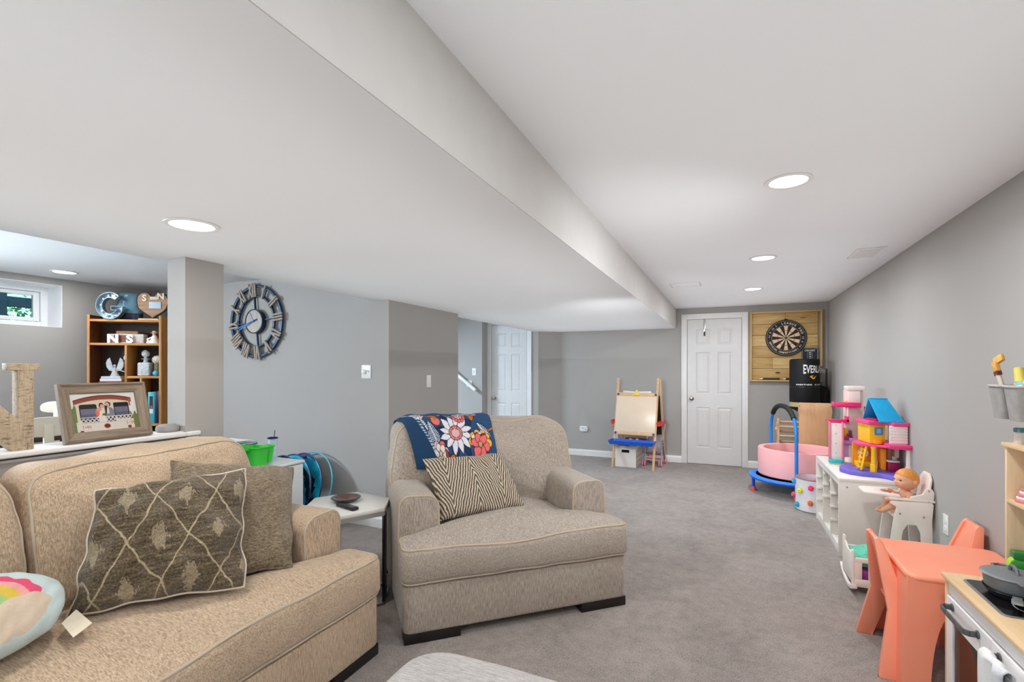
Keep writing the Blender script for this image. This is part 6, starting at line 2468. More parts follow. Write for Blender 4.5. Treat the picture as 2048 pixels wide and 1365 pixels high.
cu = thing('paint_cup', 'clear cup with dark blue rim and a brush beside the green tote', 'cup', (-2.74, 2.315, 0.745))
MB().lathe([(0.0, 0.0), (0.024, 0.0), (0.031, 0.14), (0.029, 0.14), (0.023, 0.004), (0, 0.004)], 24).build('cup_body', M((188, 204, 220), 0.2, var=0.15, scale=30), cu)
MB().lathe([(0.0325, 0.136), (0.0325, 0.144), (0.028, 0.144), (0.028, 0.136)], 24).build('blue_rim', M((24, 38, 92), 0.3), cu)
MB().tube([(0.0, 0.0, 0.05), (0.006, 0.012, 0.19)], 0.0025, 6).build('stir_stick', M((20, 30, 60), 0.4), cu)

# collapsed play tunnel
pt_ = thing('play_tunnel', 'collapsed teal and navy pop up play tunnel leaning behind the white cabinet', 'play tunnel', (-3.50, 3.08, 0.0))
CY, NVY, BLK = M((26, 166, 196), 0.45, k=1.15, var=0.1), M((18, 34, 96), 0.45, var=0.15), M((14, 16, 30), 0.5)
for k in range(5):
    yk = -0.10 + 0.055 * k
    xk = -0.02 + 0.045 * k - 0.03
    Rk = 0.29 + 0.003 * k
    tiltm = Matrix.Translation((xk, yk, Rk + 0.006)) @ Matrix.Rotation(R(-14 + 2 * k), 4, 'Z') @ Matrix.Rotation(R(84 - 3 * k), 4, 'X')
    rg = MB()
    rg.tube([tiltm @ Vector((Rk * math.cos(2 * PI * j / 48), Rk * math.sin(2 * PI * j / 48), 0)) for j in range(48)], 0.006, 6, closed=True)
    rg.build('wire_hoop', (CY if k in (0, 4) else NVY), pt_)
    if k < 4:
        fbm = MB()
        rr0 = 0.12

        def fold(u, v, tm=tiltm, rk=Rk, kk=k):
            a = 2 * PI * u
            r_ = rr0 + (rk - rr0) * v
            return tm @ Vector((r_ * math.cos(a), r_ * math.sin(a), 0.022 * math.sin(a * 7 + kk * 2 + v * 4) * (1 - v) + 0.012 * math.sin(a * 13 + kk) * v * (1 - v) * 2 - 0.02 * (1 - v)))
        fbm.grid(fold, 72, 8)
        fbm.mi = [(0, 0, 1, 0, 2)[int((i % 72) / 72 * 5 + (i // 72) * 0.33 + k * 1.3) % 5] for i in range(len(fbm.f))]
        fbm.build('folded_fabric', [CY, NVY, BLK], pt_, smooth=80)
MB().box(0.17, -0.125, 0.34, 0.205, -0.122, 0.36).build('white_tag', M((226, 226, 226), 0.6), pt_)

# ------------------------------------------------------------------ hexagonal end table
hexp = [(-1.895, 2.445), (-2.18, 2.48), (-2.315, 2.26), (-2.20, 2.062), (-1.905, 2.022), (-1.785, 2.256)]
et = thing('end_table', 'white topped hexagonal end table with thin metal legs between sofa and armchair', 'side table', (-2.04, 2.255, 0))
loc_ = [(x + 2.04, y - 2.255) for x, y in hexp]
MB().prism(loc_, 0.53, 0.55).build('tabletop', M((226, 224, 220), 0.3, var=0.02), et, bevel=0.002)
DKM = M((52, 50, 52), 0.3, metal=0.8, var=0.05)
n6 = len(loc_)
cc = Vector((0, 0, 0))
rim_ = MB()
bot_ = MB()
for i in range(n6):
    a, b = Vector((*loc_[i], 0)), Vector((*loc_[(i + 1) % n6], 0))
    a2, b2 = a * 0.97, b * 0.97
    rim_.bar(a2 + Vector((0, 0, 0.518)), b2 + Vector((0, 0, 0.518)), 0.012, 0.024)
    bot_.bar(a2 + Vector((0, 0, 0.008)), b2 + Vector((0, 0, 0.008)), 0.012, 0.014)
rim_.build('top_rail', M((186, 184, 182), 0.35, metal=0.6), et)
bot_.build('floor_rail', M((150, 152, 156), 0.3, metal=0.8), et)
for i, j in ((5, 0), (2, 3)):
    a, b = Vector((*loc_[i], 0)) * 0.955, Vector((*loc_[j], 0)) * 0.955
    mdl = (a + b) / 2
    up_ = Vector((0, 0, 1))
    MB().bar(a + Vector((0, 0, 0.265)), b.lerp(a, 0.45) + Vector((0, 0, 0.265)), 0.010, 0.53).build('leg_panel', DKM, et, bevel=0.001)
p = Vector((*loc_[4], 0)) * 0.955
MB().bar(p, p + Vector((0, 0, 0.53)), 0.014, 0.014).build('leg', M((120, 110, 98), 0.4, metal=0.4), et, bevel=0.001)
dsh = thing('dish', 'round dark rimmed dish with brown inside on the end table', 'dish', (-2.085, 2.275, 0.55))
MB().lathe([(0.0, 0.0), (0.055, 0.0), (0.082, 0.02), (0.086, 0.024), (0.082, 0.027), (0.058, 0.025), (0.05, 0.008), (0.0, 0.006)], 44).build('dish_body', M((60, 58, 58), 0.2, metal=0.3, var=0.3, scale=30), dsh)
MB().lathe([(0.0, 0.0065), (0.05, 0.0085), (0.057, 0.0245), (0.0, 0.012)], 36).build('dish_inside', M((96, 56, 36), 0.35, var=0.25, scale=20), dsh)
rc = thing('remote_control', 'black remote control lying beside the dish on the end table', 'remote', (-1.975, 2.165, 0.55), R(-14))
MB().prism(dense(rrect(-0.085, -0.022, 0.085, 0.022, 0.012), 0.03), 0.002, 0.018).build('case', M((30, 30, 34), 0.35), rc, bevel=0.004)
MB().prism(rrect(0.03, -0.014, 0.07, 0.014, 0.01), 0.0175, 0.0195).build('button_pad', M((70, 72, 76), 0.3), rc)
# ------------------------------------------------------------------ pallet backboard with dartboard
PINE = [wood('pine_plank_%d' % i, a, b, 0, 1.0, 0.6, 1.05, 1.3, 0.1) for i, (a, b) in enumerate((((176, 140, 82), (206, 174, 114)), ((186, 150, 92), (214, 184, 126)), ((168, 132, 76), (198, 164, 104))))]
PINEV = wood('pine_edge_board', (178, 142, 84), (208, 176, 116), 2, 1.0, 0.6, 1.05)
db = thing('pallet_backboard', 'pine plank pallet backboard hung on the back wall beside the door', 'backboard', (0.268, 7.38, 1.172))
BWd, BHt = 0.83, 0.925
for (x0, z0, x1, z1, nm) in ((0, 0, 0.022, BHt, 'frame_board'), (BWd - 0.022, 0.20, BWd, BHt, 'frame_board'), (0.022, 0, BWd - 0.0, 0.02, 'frame_board'), (0.022, BHt - 0.02, BWd - 0.022, BHt, 'frame_board')):
    q = MB().box(x0, -0.075, z0, x1, -0.0, z1)
    q.build(nm, PINEV if x1 - x0 < 0.1 else PINE[0], db, bevel=0.002)
rows_h = (BHt - 0.04) / 6
splits = {0: 0.415, 4: 0.27}
kk = 0
for r in range(6):
    z1 = BHt - 0.02 - r * rows_h
    z0 = z1 - rows_h + 0.004
    xs = [0.024] + ([splits[r]] if r in splits else []) + [BWd - 0.045]
    for a, b in zip(xs[:-1], xs[1:]):
        kk += 1
        MB().box(a + 0.001, -0.026 - 0.002 * (kk % 3), z0, b - 0.001, -0.006, z1).build('plank', PINE[kk % 3], db, bevel=0.002)
        for xx in (a + 0.025, b - 0.025):
            for f in (0.3, 0.7):
                MB().lathe([(0.004, 0), (0.004, 0.0012), (0, 0.0015)], 8, mat=Matrix.Translation((xx, -0.026 - 0.002 * (kk % 3), z0 + (z1 - z0) * f)) @ Matrix.Rotation(R(90), 4, 'X')).build('nail_head', M((60, 48, 36), 0.5, metal=0.5), db)
kn = MB()
kn.lathe([(0.014, 0), (0.014, 0.0008), (0, 0.001)], 14, mat=Matrix.Translation((0.62, -0.0305, 0.83)) @ Matrix.Diagonal((2.6, 1, 0.5, 1)) @ Matrix.Rotation(R(90), 4, 'X'))
kn.build('knot', M((150, 84, 40), 0.6), db)
kn = MB()
kn.lathe([(0.016, 0), (0.016, 0.0008), (0, 0.001)], 14, mat=Matrix.Translation((0.33, -0.0305, 0.115)) @ Matrix.Diagonal((1.9, 1, 0.7, 1)) @ Matrix.Rotation(R(90), 4, 'X'))
kn.build('knot', M((78, 44, 24), 0.6), db)
for x, l in ((0.15, 'black dart case lying left on the ledge of the pine backboard'), (0.42, 'black dart case lying right on the ledge of the pine backboard')):
    t = thing('dart_case', l, 'dart', (0.268 + x, 7.338, 1.172 + 0.033))
    MB().cyl((0, 0, 0), (0.20, 0, 0), 0.0125, 0.0125, 14).build('barrel', M((22, 22, 24), 0.35), t)
    MB().cyl((-0.035, 0, 0), (0, 0, 0), 0.006, 0.010, 12).build('tip', M((206, 204, 198), 0.3, metal=0.6), t)

DX, DZ = 0.69, 1.743
dd = thing('dartboard', 'round black and cream dartboard on the pine backboard', 'dartboard', (DX, 7.352, DZ), rot=(R(90), 0, 0))
BKB, CRB, RDB, GNB = M((22, 20, 20), 0.7), M((226, 196, 158), 0.75), M((150, 36, 40), 0.6), M((70, 40, 40), 0.6)
RB = 0.2375
MB().lathe([(RB, 0.0), (RB, 0.030), (RB - 0.004, 0.034), (0.0, 0.034)], 64).build('board', BKB, dd)
seg = [MB(), MB(), MB()]
RR = [0.014, 0.094, 0.101, 0.158, 0.165]


def sector(mb, r0, r1, a0, a1, z):
    n = 5
    vs = []
    for k in range(n + 1):
        a = a0 + (a1 - a0) * k / n
        for r in (r0, r1):
            for zz in (0.034, z):
                vs.append((r * math.cos(a), r * math.sin(a), zz))
    fs = []
    for k in range(n):
        b = k * 4
        fs += [(b + 1, b + 3, b + 7, b + 5), (b, b + 4, b + 6, b + 2), (b, b + 1, b + 5, b + 4), (b + 2, b + 6, b + 7, b + 3)]
    fs += [(0, 2, 3, 1), (n * 4, n * 4 + 1, n * 4 + 3, n * 4 + 2)]
    mb.add(vs, fs)


for k in range(20):
    a0, a1 = PI / 2 - PI / 20 + k * PI / 10, PI / 2 + PI / 20 + k * PI / 10
    light = k % 2 == 0
    for r0, r1, ring in ((0.014, 0.094, 0), (0.094, 0.101, 1), (0.101, 0.158, 0), (0.158, 0.165, 1)):
        mb = MB()
        sector(mb, r0, r1, a0, a1, 0.0355)
        mb.build('scoring_segment' if not ring else 'scoring_band', (CRB if light else BKB) if not ring else (RDB if light else GNB), dd, smooth=0)
MB().lathe([(0.016, 0.034), (0.016, 0.0375), (0, 0.0375)], 20).build('bullseye', M((60, 50, 40), 0.5), dd)
wr = MB()
for r_ in (0.165, 0.2225):
    wr.ring(r_ - 0.0009, r_ + 0.0009, 0.036, 0.038, 64)
wr.build('wire_ring', M((190, 190, 190), 0.3, metal=0.8), dd)


def arc_text(s, size, r, a_start, step, z, bold=0.001, flip=False, depth=0.0008):
    mb = MB()
    for i, chx in enumerate(s):
        if chx == ' ':
            continue
        v, f = text_mesh(chx, size, depth, bold)
        a = a_start - i * step if not flip else a_start + i * step
        m_ = Matrix.Translation((r * math.cos(a), r * math.sin(a), z)) @ Matrix.Rotation(a - PI / 2 if not flip else a + PI / 2, 4, 'Z')
        mb.add([m_ @ Vector(p) for p in v], f)
    return mb


CRT = M((226, 206, 184), 0.6)
arc_text('LEAGUE PRO', 0.036, 0.193, R(103), R(9.3), 0.0352).build('lettering', CRT, dd)
arc_text('OFFICIAL COMPETITION', 0.030, 0.194, R(197), R(5.6), 0.0352, flip=True).build('lettering', CRT, dd)
for num, deg in (('5', 126), ('12', 142), ('9', 158), ('14', 174), ('13', 0), ('6', -16), ('10', -33), ('15', -50), ('2', -64)):
    arc_text(num[0], 0.026, 0.193, R(deg + (3 if len(num) > 1 else 0)), 0.1, 0.0352).build('number', CRT, dd)
    if len(num) > 1:
        arc_text(num[1], 0.026, 0.193, R(deg - 3), 0.1, 0.0352).build('number', CRT, dd)
MB().box(-0.02, RB - 0.004, 0.0, 0.02, RB + 0.014, 0.012).build('hanger', BKB, dd)

sb = thing('dart_scoreboard', 'black chalk scoreboard reading CRICKET on the pine backboard', 'scoreboard', (0.963, 7.351, 1.615), rot=(R(90), 0, 0))
MB().prism([(-0.075, -0.235), (0.075, -0.235), (0.095, -0.215), (0.095, -0.02), (0.075, 0.0), (-0.075, 0.0), (-0.095, -0.02), (-0.095, -0.215)], 0.0, 0.006).build('slate', M((26, 28, 30), 0.6), sb)
CHK = M((206, 212, 214), 0.8)
bd = MB()
bp_ = [(-0.068, -0.228), (0.068, -0.228), (0.087, -0.21), (0.087, -0.026), (0.068, -0.007), (-0.068, -0.007), (-0.087, -0.026), (-0.087, -0.21)]
for i in range(8):
    bd.bar((*bp_[i], 0.0065), (*bp_[(i + 1) % 8], 0.0065), 0.0035, 0.001)
bd.build('border_line', CHK, sb)
v, f = text_mesh('CRICKET', 0.03, 0.0006, 0.0008)
MB().add(v, f).xform(Matrix.Translation((0, -0.04, 0.0065))).build('lettering', CHK, sb)
for i, nn_ in enumerate(('20', '19', '18', '17', '16', '15')):
    v, f = text_mesh(nn_, 0.024, 0.0006, 0.0008)
    MB().add(v, f).xform(Matrix.Translation((0, -0.068 - 0.026 * i, 0.0065))).build('lettering', CHK, sb)
gl_ = MB()
for x in (-0.025, 0.025):
    gl_.box(x - 0.001, -0.215, 0.006, x + 0.001, -0.056, 0.007)
gl_.build('grid_line', CHK, sb)

# ------------------------------------------------------------------ free-standing punching bag
BVIN = M((15, 15, 17), 0.6, var=0.1, spec=0.3)
BX, BY, BR = 0.858, 6.98, 0.163
bg = thing('punching_bag', 'black free standing punching bag with white and yellow lettering in the back corner', 'punching bag', (BX, BY, 0))
MB().lathe([(0.0, 1.462), (BR - 0.03, 1.462), (BR - 0.008, 1.455), (BR, 1.44), (BR, 0.93), (BR - 0.006, 0.915), (0.05, 0.91), (0, 0.91)], 56).build('bag', BVIN, bg)
MB().lathe([(BR + 0.001, 1.12), (BR + 0.003, 1.115), (BR + 0.001, 1.11)], 56).build('seam', M((30, 30, 32), 0.4), bg)
MB().lathe([(0.0, 0.93), (BR + 0.001, 0.93), (BR + 0.001, 0.875), (0.06, 0.865), (0, 0.865)], 56).build('tan_band', M((186, 166, 122), 0.6), bg)
MB().lathe([(0.0, 0.87), (BR - 0.004, 0.868), (BR - 0.01, 0.85), (0.09, 0.82), (0.05, 0.79), (0.045, 0.12), (0.12, 0.10), (0.21, 0.06), (0.225, 0.0), (0, 0.0)], 48).build('stand', BVIN, bg)


def wrap_text(s, hgt, wid_deg, zc, a0_deg, mat_, bold=0.0, arch=0.0):
    """text bent round the bag; a0 = angle of its left end measured from the side facing the camera"""
    v, f = text_mesh(s, 1.0, 0.0, bold, 'LEFT')
    xs = [p[0] for p in v]
    ys = [p[1] for p in v]
    x0, x1, yc, yh = min(xs), max(xs), (min(ys) + max(ys)) / 2, max(ys) - min(ys)
    face = math.atan2(-BY, -BX)
    out = []
    for rr_ in (BR + 0.0022, BR - 0.002):
        for p in v:
            t = (p[0] - x0) / (x1 - x0)
            ang = face + R(a0_deg + wid_deg * t)
            k = 1 + arch * (2 * t - 1) ** 2
            out.append((rr_ * math.cos(ang), rr_ * math.sin(ang), zc + (p[1] - yc) / yh * hgt * k))
    n = len(v)
    fs = list(f) + [tuple(n + i for i in fc[::-1]) for fc in f]
    return MB().add(out, fs).build('lettering', mat_, bg)


WHL = M((232, 232, 232), 0.5)
wrap_text('EVERLAST', 0.088, 104, 1.335, -4, WHL, 0.02, 0.35)
wrap_text('GREATNESS', 0.016, 62, 1.148, -33, WHL, 0.02)
wrap_text('IS WITHIN', 0.016, 56, 1.148, 40, WHL, 0.02)
lg = MB()
face = math.atan2(-BY, -BX)
lp_ = [(0.0, 0.028), (0.018, 0.036), (0.036, 0.028), (0.066, 0.036), (0.048, 0.0), (0.0, 0.022)]
for poly in ([(0.0, 0.024), (0.022, 0.036), (0.042, 0.034), (0.020, 0.022), (0.038, 0.010), (0.070, 0.034), (0.048, 0.0), (0.032, -0.002)],):
    n = len(poly)
    vs = []
    for rr_ in (BR + 0.0022, BR - 0.002):
        for x, z in poly:
            a = face + R(19) + x * 1.15 / BR
            vs.append((rr_ * math.cos(a), rr_ * math.sin(a), 1.218 + z * 1.15))
    lg.add(vs, [tuple(range(n)), tuple(range(2 * n - 1, n - 1, -1))] + [(i, (i + 1) % n, n + (i + 1) % n, n + i) for i in range(n)])
lg.build('yellow_emblem', M((236, 164, 40), 0.5, k=1.05), bg, smooth=0)

ec = thing('equipment_bag', 'black equipment bag with slanted top standing in the back right corner', 'bag', (0.93, 7.19, 0))
MB().prism(rpoly([(0.0, 0.0), (0.215, 0.0), (0.222, 1.06), (0.205, 1.105), (0.10, 1.15), (0.0, 1.165)], 0.02, 4), -0.15, 0.0, XZ).build('bag_body', BVIN, ec, bevel=0.012, bseg=3)
MB().bar((0.16, -0.004, 0.935), (0.20, -0.004, 1.085), 0.002, 0.004, up=(0, 1, 0)).build('pink_stripe', M((150, 60, 90), 0.5), ec)
MB().prism(rrect(0.205, 1.02, 0.226, 1.345, 0.01), -0.165, -0.155, XZ).build('grey_strap', M((66, 66, 68), 0.8), ec, bevel=0.002)

# ------------------------------------------------------------------ wooden climber with plywood ramp
PLY = wood('plywood_ramp', (196, 152, 108), (214, 172, 126), 2, 0.6, 0.5, 1.0)
DOW = M((206, 168, 128), 0.5, var=0.08)
cl = thing('climbing_triangle', 'folded wooden climbing triangle with dowel rungs behind the ball pit', 'climber', (0.0, 0.0, 0))
for x in (0.548, 1.09):
    for (ya_, yb_) in ((6.64, 6.70), (6.80, 6.72)):
        q = MB()
        q.bar((x, ya_, 0.0), (x, yb_, 0.74), 0.024, 0.055, up=(0, 1, 0))
        q.build('side_rail', DOW, cl, bevel=0.004)
    q = MB()
    q.lathe([(0.0, 0.02), (0.02, 0.018), (0.034, 0.0), (0.034, -0.006), (0, -0.006)], 18, mat=Matrix.Translation((x - 0.014 if x < 0.8 else x + 0.014, 6.69, 0.615)) @ Matrix.Rotation(R(-90 if x < 0.8 else 90), 4, 'Y'))
    q.prism(rpoly([(6.665, 0.53), (6.72, 0.53), (6.725, 0.70), (6.66, 0.70)], 0.02, 4), x - 0.02, x + 0.002, YZ)
    q.build('hinge_disc', DOW, cl, bevel=0.002)
for i, z in enumerate((0.645, 0.535, 0.40, 0.27, 0.14)):
    MB().cyl((0.548, 6.64 + 0.06 * z / 0.74 - 0.004, z), (1.09, 6.64 + 0.06 * z / 0.74 - 0.004, z), 0.015, 0.015, 14).build('rung', DOW, cl)
for i, z in enumerate((0.70, 0.588, 0.46, 0.33, 0.20)):
    MB().cyl((0.548, 6.80 - 0.08 * z / 0.74, z), (1.09, 6.80 - 0.08 * z / 0.74, z), 0.015, 0.015, 14).build('rung', DOW, cl)
rp_ = thing('plywood_ramp', 'plain plywood climbing ramp leaning upright behind the ball pit', 'ramp', (0.753, 6.585, 0.0), rot=(R(-2.0), 0, 0))
MB().prism(rpoly([(0, 0.005), (0.327, 0.005), (0.327, 0.80), (0.335, 0.84), (0.327, 0.945), (0.0, 0.945), (-0.008, 0.84), (0, 0.80)], 0.012, 3), 0.0, 0.016, XZ).build('board', PLY, rp_, bevel=0.002)
for x in (0.008, 0.319):
    MB().lathe([(0.006, 0), (0.006, 0.003), (0, 0.004)], 10, mat=Matrix.Translation((x, -0.016, 0.905)) @ Matrix.Rotation(R(90), 4, 'X')).build('bolt', M((120, 100, 80), 0.5), rp_)

# ------------------------------------------------------------------ mini trampoline, ball pit, basket
BLU, BLD = M((20, 124, 214), 0.4, k=1.1), M((16, 70, 190), 0.35, k=1.1)
REDR = M((206, 74, 62), 0.5, k=1.05)
TCX, TCY = 0.68, 6.10
tr_ = thing('mini_trampoline', 'blue kids trampoline with arched handle and red rubber feet', 'trampoline', (TCX, TCY, 0))
MB().lathe([(0.40, 0.178), (0.455, 0.184), (0.472, 0.176), (0.474, 0.165), (0.46, 0.158), (0.40, 0.160)] + [(0.40, 0.178)], 64).build('rim_pad', BLU, tr_)
MB().lathe([(0.0, 0.174), (0.405, 0.174), (0.405, 0.166), (0, 0.166)], 48).build('jumping_mat', M((26, 28, 34), 0.8), tr_)
MB().tube([(0.45 * math.cos(2 * PI * k / 48), 0.45 * math.sin(2 * PI * k / 48), 0.155) for k in range(48)], 0.012, 8, closed=True).build('frame_tube', BLD, tr_)
for k in range(5):
    a = R(119 + 72 * k)
    px_, py_ = 0.435 * math.cos(a), 0.435 * math.sin(a)
    lg_ = MB()
    lg_.cyl((px_, py_, 0.03), (px_, py_, 0.165), 0.0165, 0.0165, 14)
    lo_ = lg_.build('leg', BLD, tr_)
    MB().lathe([(0.0, 0.0), (0.030, 0.0), (0.030, 0.012), (0.021, 0.045), (0.017, 0.046), (0, 0.046)], 18, c=(px_, py_, 0)).build('rubber_foot', REDR, lo_)
A_, B_ = Vector((0.455 * math.cos(R(263)), 0.455 * math.sin(R(263)), 0)), Vector((0.455 * math.cos(R(119)), 0.455 * math.sin(R(119)), 0))
mid_ = (A_ + B_) / 2
half = (A_ - B_) / 2
path = [A_ + Vector((0, 0, 0.06)), A_ + Vector((0, 0, 0.35)), A_ + Vector((0, 0, 0.62))]
arc = []
for k in range(25):
    t = PI * k / 24
    cx_ = math.copysign(abs(math.cos(t)) ** 0.85, math.cos(t))
    arc.append(mid_ + half * cx_ + Vector((0, 0, 0.64 + 0.295 * abs(math.sin(t)) ** 0.9)))
path += arc + [B_ + Vector((0, 0, 0.62)), B_ + Vector((0, 0, 0.35)), B_ + Vector((0, 0, 0.06))]
MB().tube(path, 0.0165, 12).build('handle_bar', BLU, tr_)
MB().tube(arc[5:20], 0.026, 14).build('foam_grip', M((16, 16, 18), 0.7), tr_)
st_ = MB()
for p in (A_,):
    st_.bar(p + Vector((0.0, 0.012, 0.05)), p + Vector((0.012, 0.03, 0.14)), 0.012, 0.012)
st_.build('clamp', M((190, 50, 110), 0.5), tr_)
PITX, PITY = 0.705, 6.15
pit = thing('ball_pit', 'round pink foam ball pit standing on the blue trampoline', 'ball pit', (PITX, PITY, 0.1865))
PNK = M((236, 172, 172), 0.85, k=1.05, var=0.02, bump=0.1, bscale=200)
MB().lathe([(0.0, 0.0), (0.396, 0.0), (0.402, 0.008), (0.402, 0.275), (0.397, 0.286), (0.385, 0.288), (0.350, 0.288), (0.343, 0.282), (0.340, 0.27), (0.340, 0.04), (0, 0.04)], 96).build('foam_wall', PNK, pit)
for i, (x, y, z, r, c, l) in enumerate((
        (0.85, 6.255, 0.226 + 0.092, 0.092, (124, 104, 150), 'shiny purple play ball inside the pink ball pit'),
        (0.66, 6.33, 0.226 + 0.075, 0.075, (232, 206, 60), 'yellow play ball at the back inside the pink pit'),
        (0.585, 6.36, 0.226 + 0.068, 0.068, (24, 24, 26), 'black play ball next to the yellow ball in the pit'))):
    o = MB().ball((0, 0, 0), r, 32, 20).build('play_ball', M(c, 0.2, k=1.05, metal=0.2 if i == 0 else 0, var=0.05), loc=(x, y, z))
    tag(o, l, 'ball')
KX, KY = 0.757, 5.42
bk3 = thing('pompom_basket', 'white fabric basket with coloured pompoms beside the storage unit', 'basket', (KX, KY, 0))
FAB = M((216, 214, 216), 0.9, k=1.05, var=0.05, bump=0.3, bscale=200)
MB().lathe([(0.0, 0.0), (0.160, 0.0), (0.166, 0.006), (0.168, 0.30), (0.170, 0.305), (0.162, 0.305), (0.160, 0.02), (0, 0.02)], 48).build('fabric_body', FAB, bk3)
MB().tube([(0.168 * math.cos(2 * PI * k / 40), 0.168 * math.sin(2 * PI * k / 40), 0.303) for k in range(40)], 0.005, 6, closed=True).build('rim', M((120, 108, 110), 0.7), bk3)
MB().tube([(0.166 * math.cos(2 * PI * k / 40), 0.166 * math.sin(2 * PI * k / 40), 0.005) for k in range(40)], 0.004, 6, closed=True).build('base_seam', M((130, 122, 120), 0.7), bk3)
PC = {'blue': (44, 160, 196), 'lime': (214, 214, 60), 'pink': (226, 60, 112), 'orange': (240, 110, 40), 'coral': (206, 84, 100)}
face_b = math.degrees(math.atan2(-KY, -KX))
rnd = random.Random(11)
for (da, z, c) in ((-78, 0.262, 'blue'), (-44, 0.195, 'lime'), (-12, 0.235, 'pink'), (-14, 0.095, 'orange'), (-58, 0.055, 'blue'), (-84, 0.13, 'coral'), (48, 0.17, 'lime'), (60, 0.26, 'blue'), (50, 0.06, 'pink'), (110, 0.2, 'orange'), (160, 0.12, 'pink'), (200, 0.22, 'lime'), (-130, 0.1, 'orange'), (-115, 0.22, 'pink')):
    a = R(face_b + da)
    pm_ = MB()
    cpt = Vector((0.178 * math.cos(a), 0.178 * math.sin(a), z))
    nb_ = MB().ball((0, 0, 0), 0.022, 14, 10)
    for q in nb_.v:
        d = Vector(q)
        pm_.v.append(tuple(cpt + d * (1 + 0.22 * rnd.uniform(-1, 1))))
    pm_.f, pm_.mi = nb_.f, nb_.mi
    pm_.build('pompom', M(PC[c], 0.95, k=1.1, var=0.2, scale=120), bk3, smooth=0)
tob = MB()
soft_prism(tob, dense(rrect(-0.09, -0.08, 0.1, 0.09, 0.05), 0.03), 0.02, 0.27, 0.05, 0.03, 0, wr=0.015, wscale=12, seed=3)
o = tob.build('pink_plush', M((226, 70, 130), 0.9, k=1.05, var=0.2, scale=40), loc=(KX + 0.02, KY, 0))
tag(o, 'pink soft toy poking out of the pompom basket', 'soft toy')

# ------------------------------------------------------------------ easel and what stands under it
EW = wood('easel_beech', (196, 156, 112), (218, 182, 140), 2, 1.0, 0.5)
es = thing('art_easel', 'wooden kids art easel with cream board and blue tray by the back wall', 'easel', (-1.44, 6.645, 0), R(-4.9))
W2 = 0.545
for x in (0.0, W2):
    MB().bar((x, 0.0, 0.0), (x, 0.305, 1.21), 0.03, 0.02, up=(0, 1, 0.25)).build('front_leg', EW, es, bevel=0.002)
    MB().bar((x + (0.02 if x else -0.02), 0.64, 0.0), (x + (0.02 if x else -0.02), 0.315, 1.20), 0.03, 0.02, up=(0, 1, -0.25)).build('rear_leg', EW, es, bevel=0.002)
    MB().bar((x, 0.14, 0.60), (x, 0.48, 0.58), 0.012, 0.03).build('side_brace', EW, es)
    for zz in (1.06, 1.12, 1.17):
        yq = 0.305 * zz / 1.21 - 0.011
        MB().lathe([(0.004, 0), (0.004, 0.001), (0, 0.001)], 8, mat=Matrix.Translation((x, yq, zz)) @ Matrix.Rotation(R(90), 4, 'X')).build('peg_hole', M((96, 66, 40), 0.7), es)


def slope(z):
    return 0.305 * z / 1.21 - 0.016


BRD = M((214, 194, 170), 0.3, k=1.05, var=0.02)
for (z0, z1, nm, m_, x0, x1, off) in ((0.49, 0.975, 'drawing_board', BRD, 0.0, W2 - 0.0, 0.004), (0.965, 1.01, 'top_rail', EW, -0.012, W2 + 0.012, 0.0), (0.445, 0.492, 'bottom_rail', EW, -0.012, W2 + 0.012, 0.0)):
    q = MB()
    a, b = Vector((0, slope(z0) + off, z0)), Vector((0, slope(z1) + off, z1))
    q.add([(x, p.y + dy, p.z) for dy in (-0.012, 0.0) for (x, p) in ((x0, a), (x1, a), (x1, b), (x0, b))], [(0, 1, 2, 3), (7, 6, 5, 4), (0, 4, 5, 1), (1, 5, 6, 2), (2, 6, 7, 3), (3, 7, 4, 0)])
    q.build(nm, m_, es, bevel=0.002)
for x in (0.015, W2 - 0.015):
    for z in (0.988, 0.468):
        MB().lathe([(0.016, 0), (0.016, 0.008), (0.008, 0.014), (0, 0.014)], 12, mat=Matrix.Translation((x, slope(z) - 0.012, z)) @ Matrix.Rotation(R(90), 4, 'X')).build('wing_knob', M((72, 70, 130), 0.4), es)
cq = MB()
cq.box(0.24, slope(0.99) - 0.03, 0.975, 0.31, slope(0.99) - 0.013, 0.998)
cq.prism([(0.255, 0.998), (0.295, 0.998), (0.285, 1.04), (0.275, 1.055), (0.262, 1.04)], -(slope(0.99) - 0.015), -(slope(0.99) - 0.025), XZ)
cq.build('paper_clip', M((236, 206, 50), 0.4, k=1.05), es, bevel=0.003)
cb2 = MB()
cb2.add([(x, y + dy, z) for dy in (0.0, 0.01) for (x, y, z) in ((-0.02, 0.525, 0.42), (W2 + 0.02, 0.525, 0.42), (W2 + 0.02, 0.375, 0.97), (-0.02, 0.375, 0.97))], [(0, 1, 2, 3), (7, 6, 5, 4), (0, 4, 5, 1), (1, 5, 6, 2), (2, 6, 7, 3), (3, 7, 4, 0)])
cb2.build('chalkboard', M((34, 24, 24), 0.6), es)
ty2 = MB()
hollow(ty2, rrect(-0.03, -0.145, W2 + 0.03, 0.075, 0.03, 4), rrect(-0.01, -0.12, W2 + 0.01, 0.06, 0.03, 4), 0.335, 0.385, 0.94)
ty2.build('blue_tray', M((22, 84, 186), 0.35, k=1.15), es, smooth=40)
for (x, nm) in ((-0.065, 'red_tray'), (W2 + 0.01, 'red_tray')):
    q = MB()
    hollow(q, rrect(x, 0.12, x + 0.055, 0.52, 0.015, 4), rrect(x + 0.005, 0.13, x + 0.05, 0.51, 0.012, 4), 0.575, 0.625, 0.9)
    q.build(nm, M((206, 48, 44), 0.4, k=1.1), es, smooth=40)
q = MB()
hollow(q, rrect(0.0, 0.60, W2, 0.66, 0.015, 4), rrect(0.0, 0.605, W2, 0.655, 0.012, 4), 0.28, 0.33, 0.9)
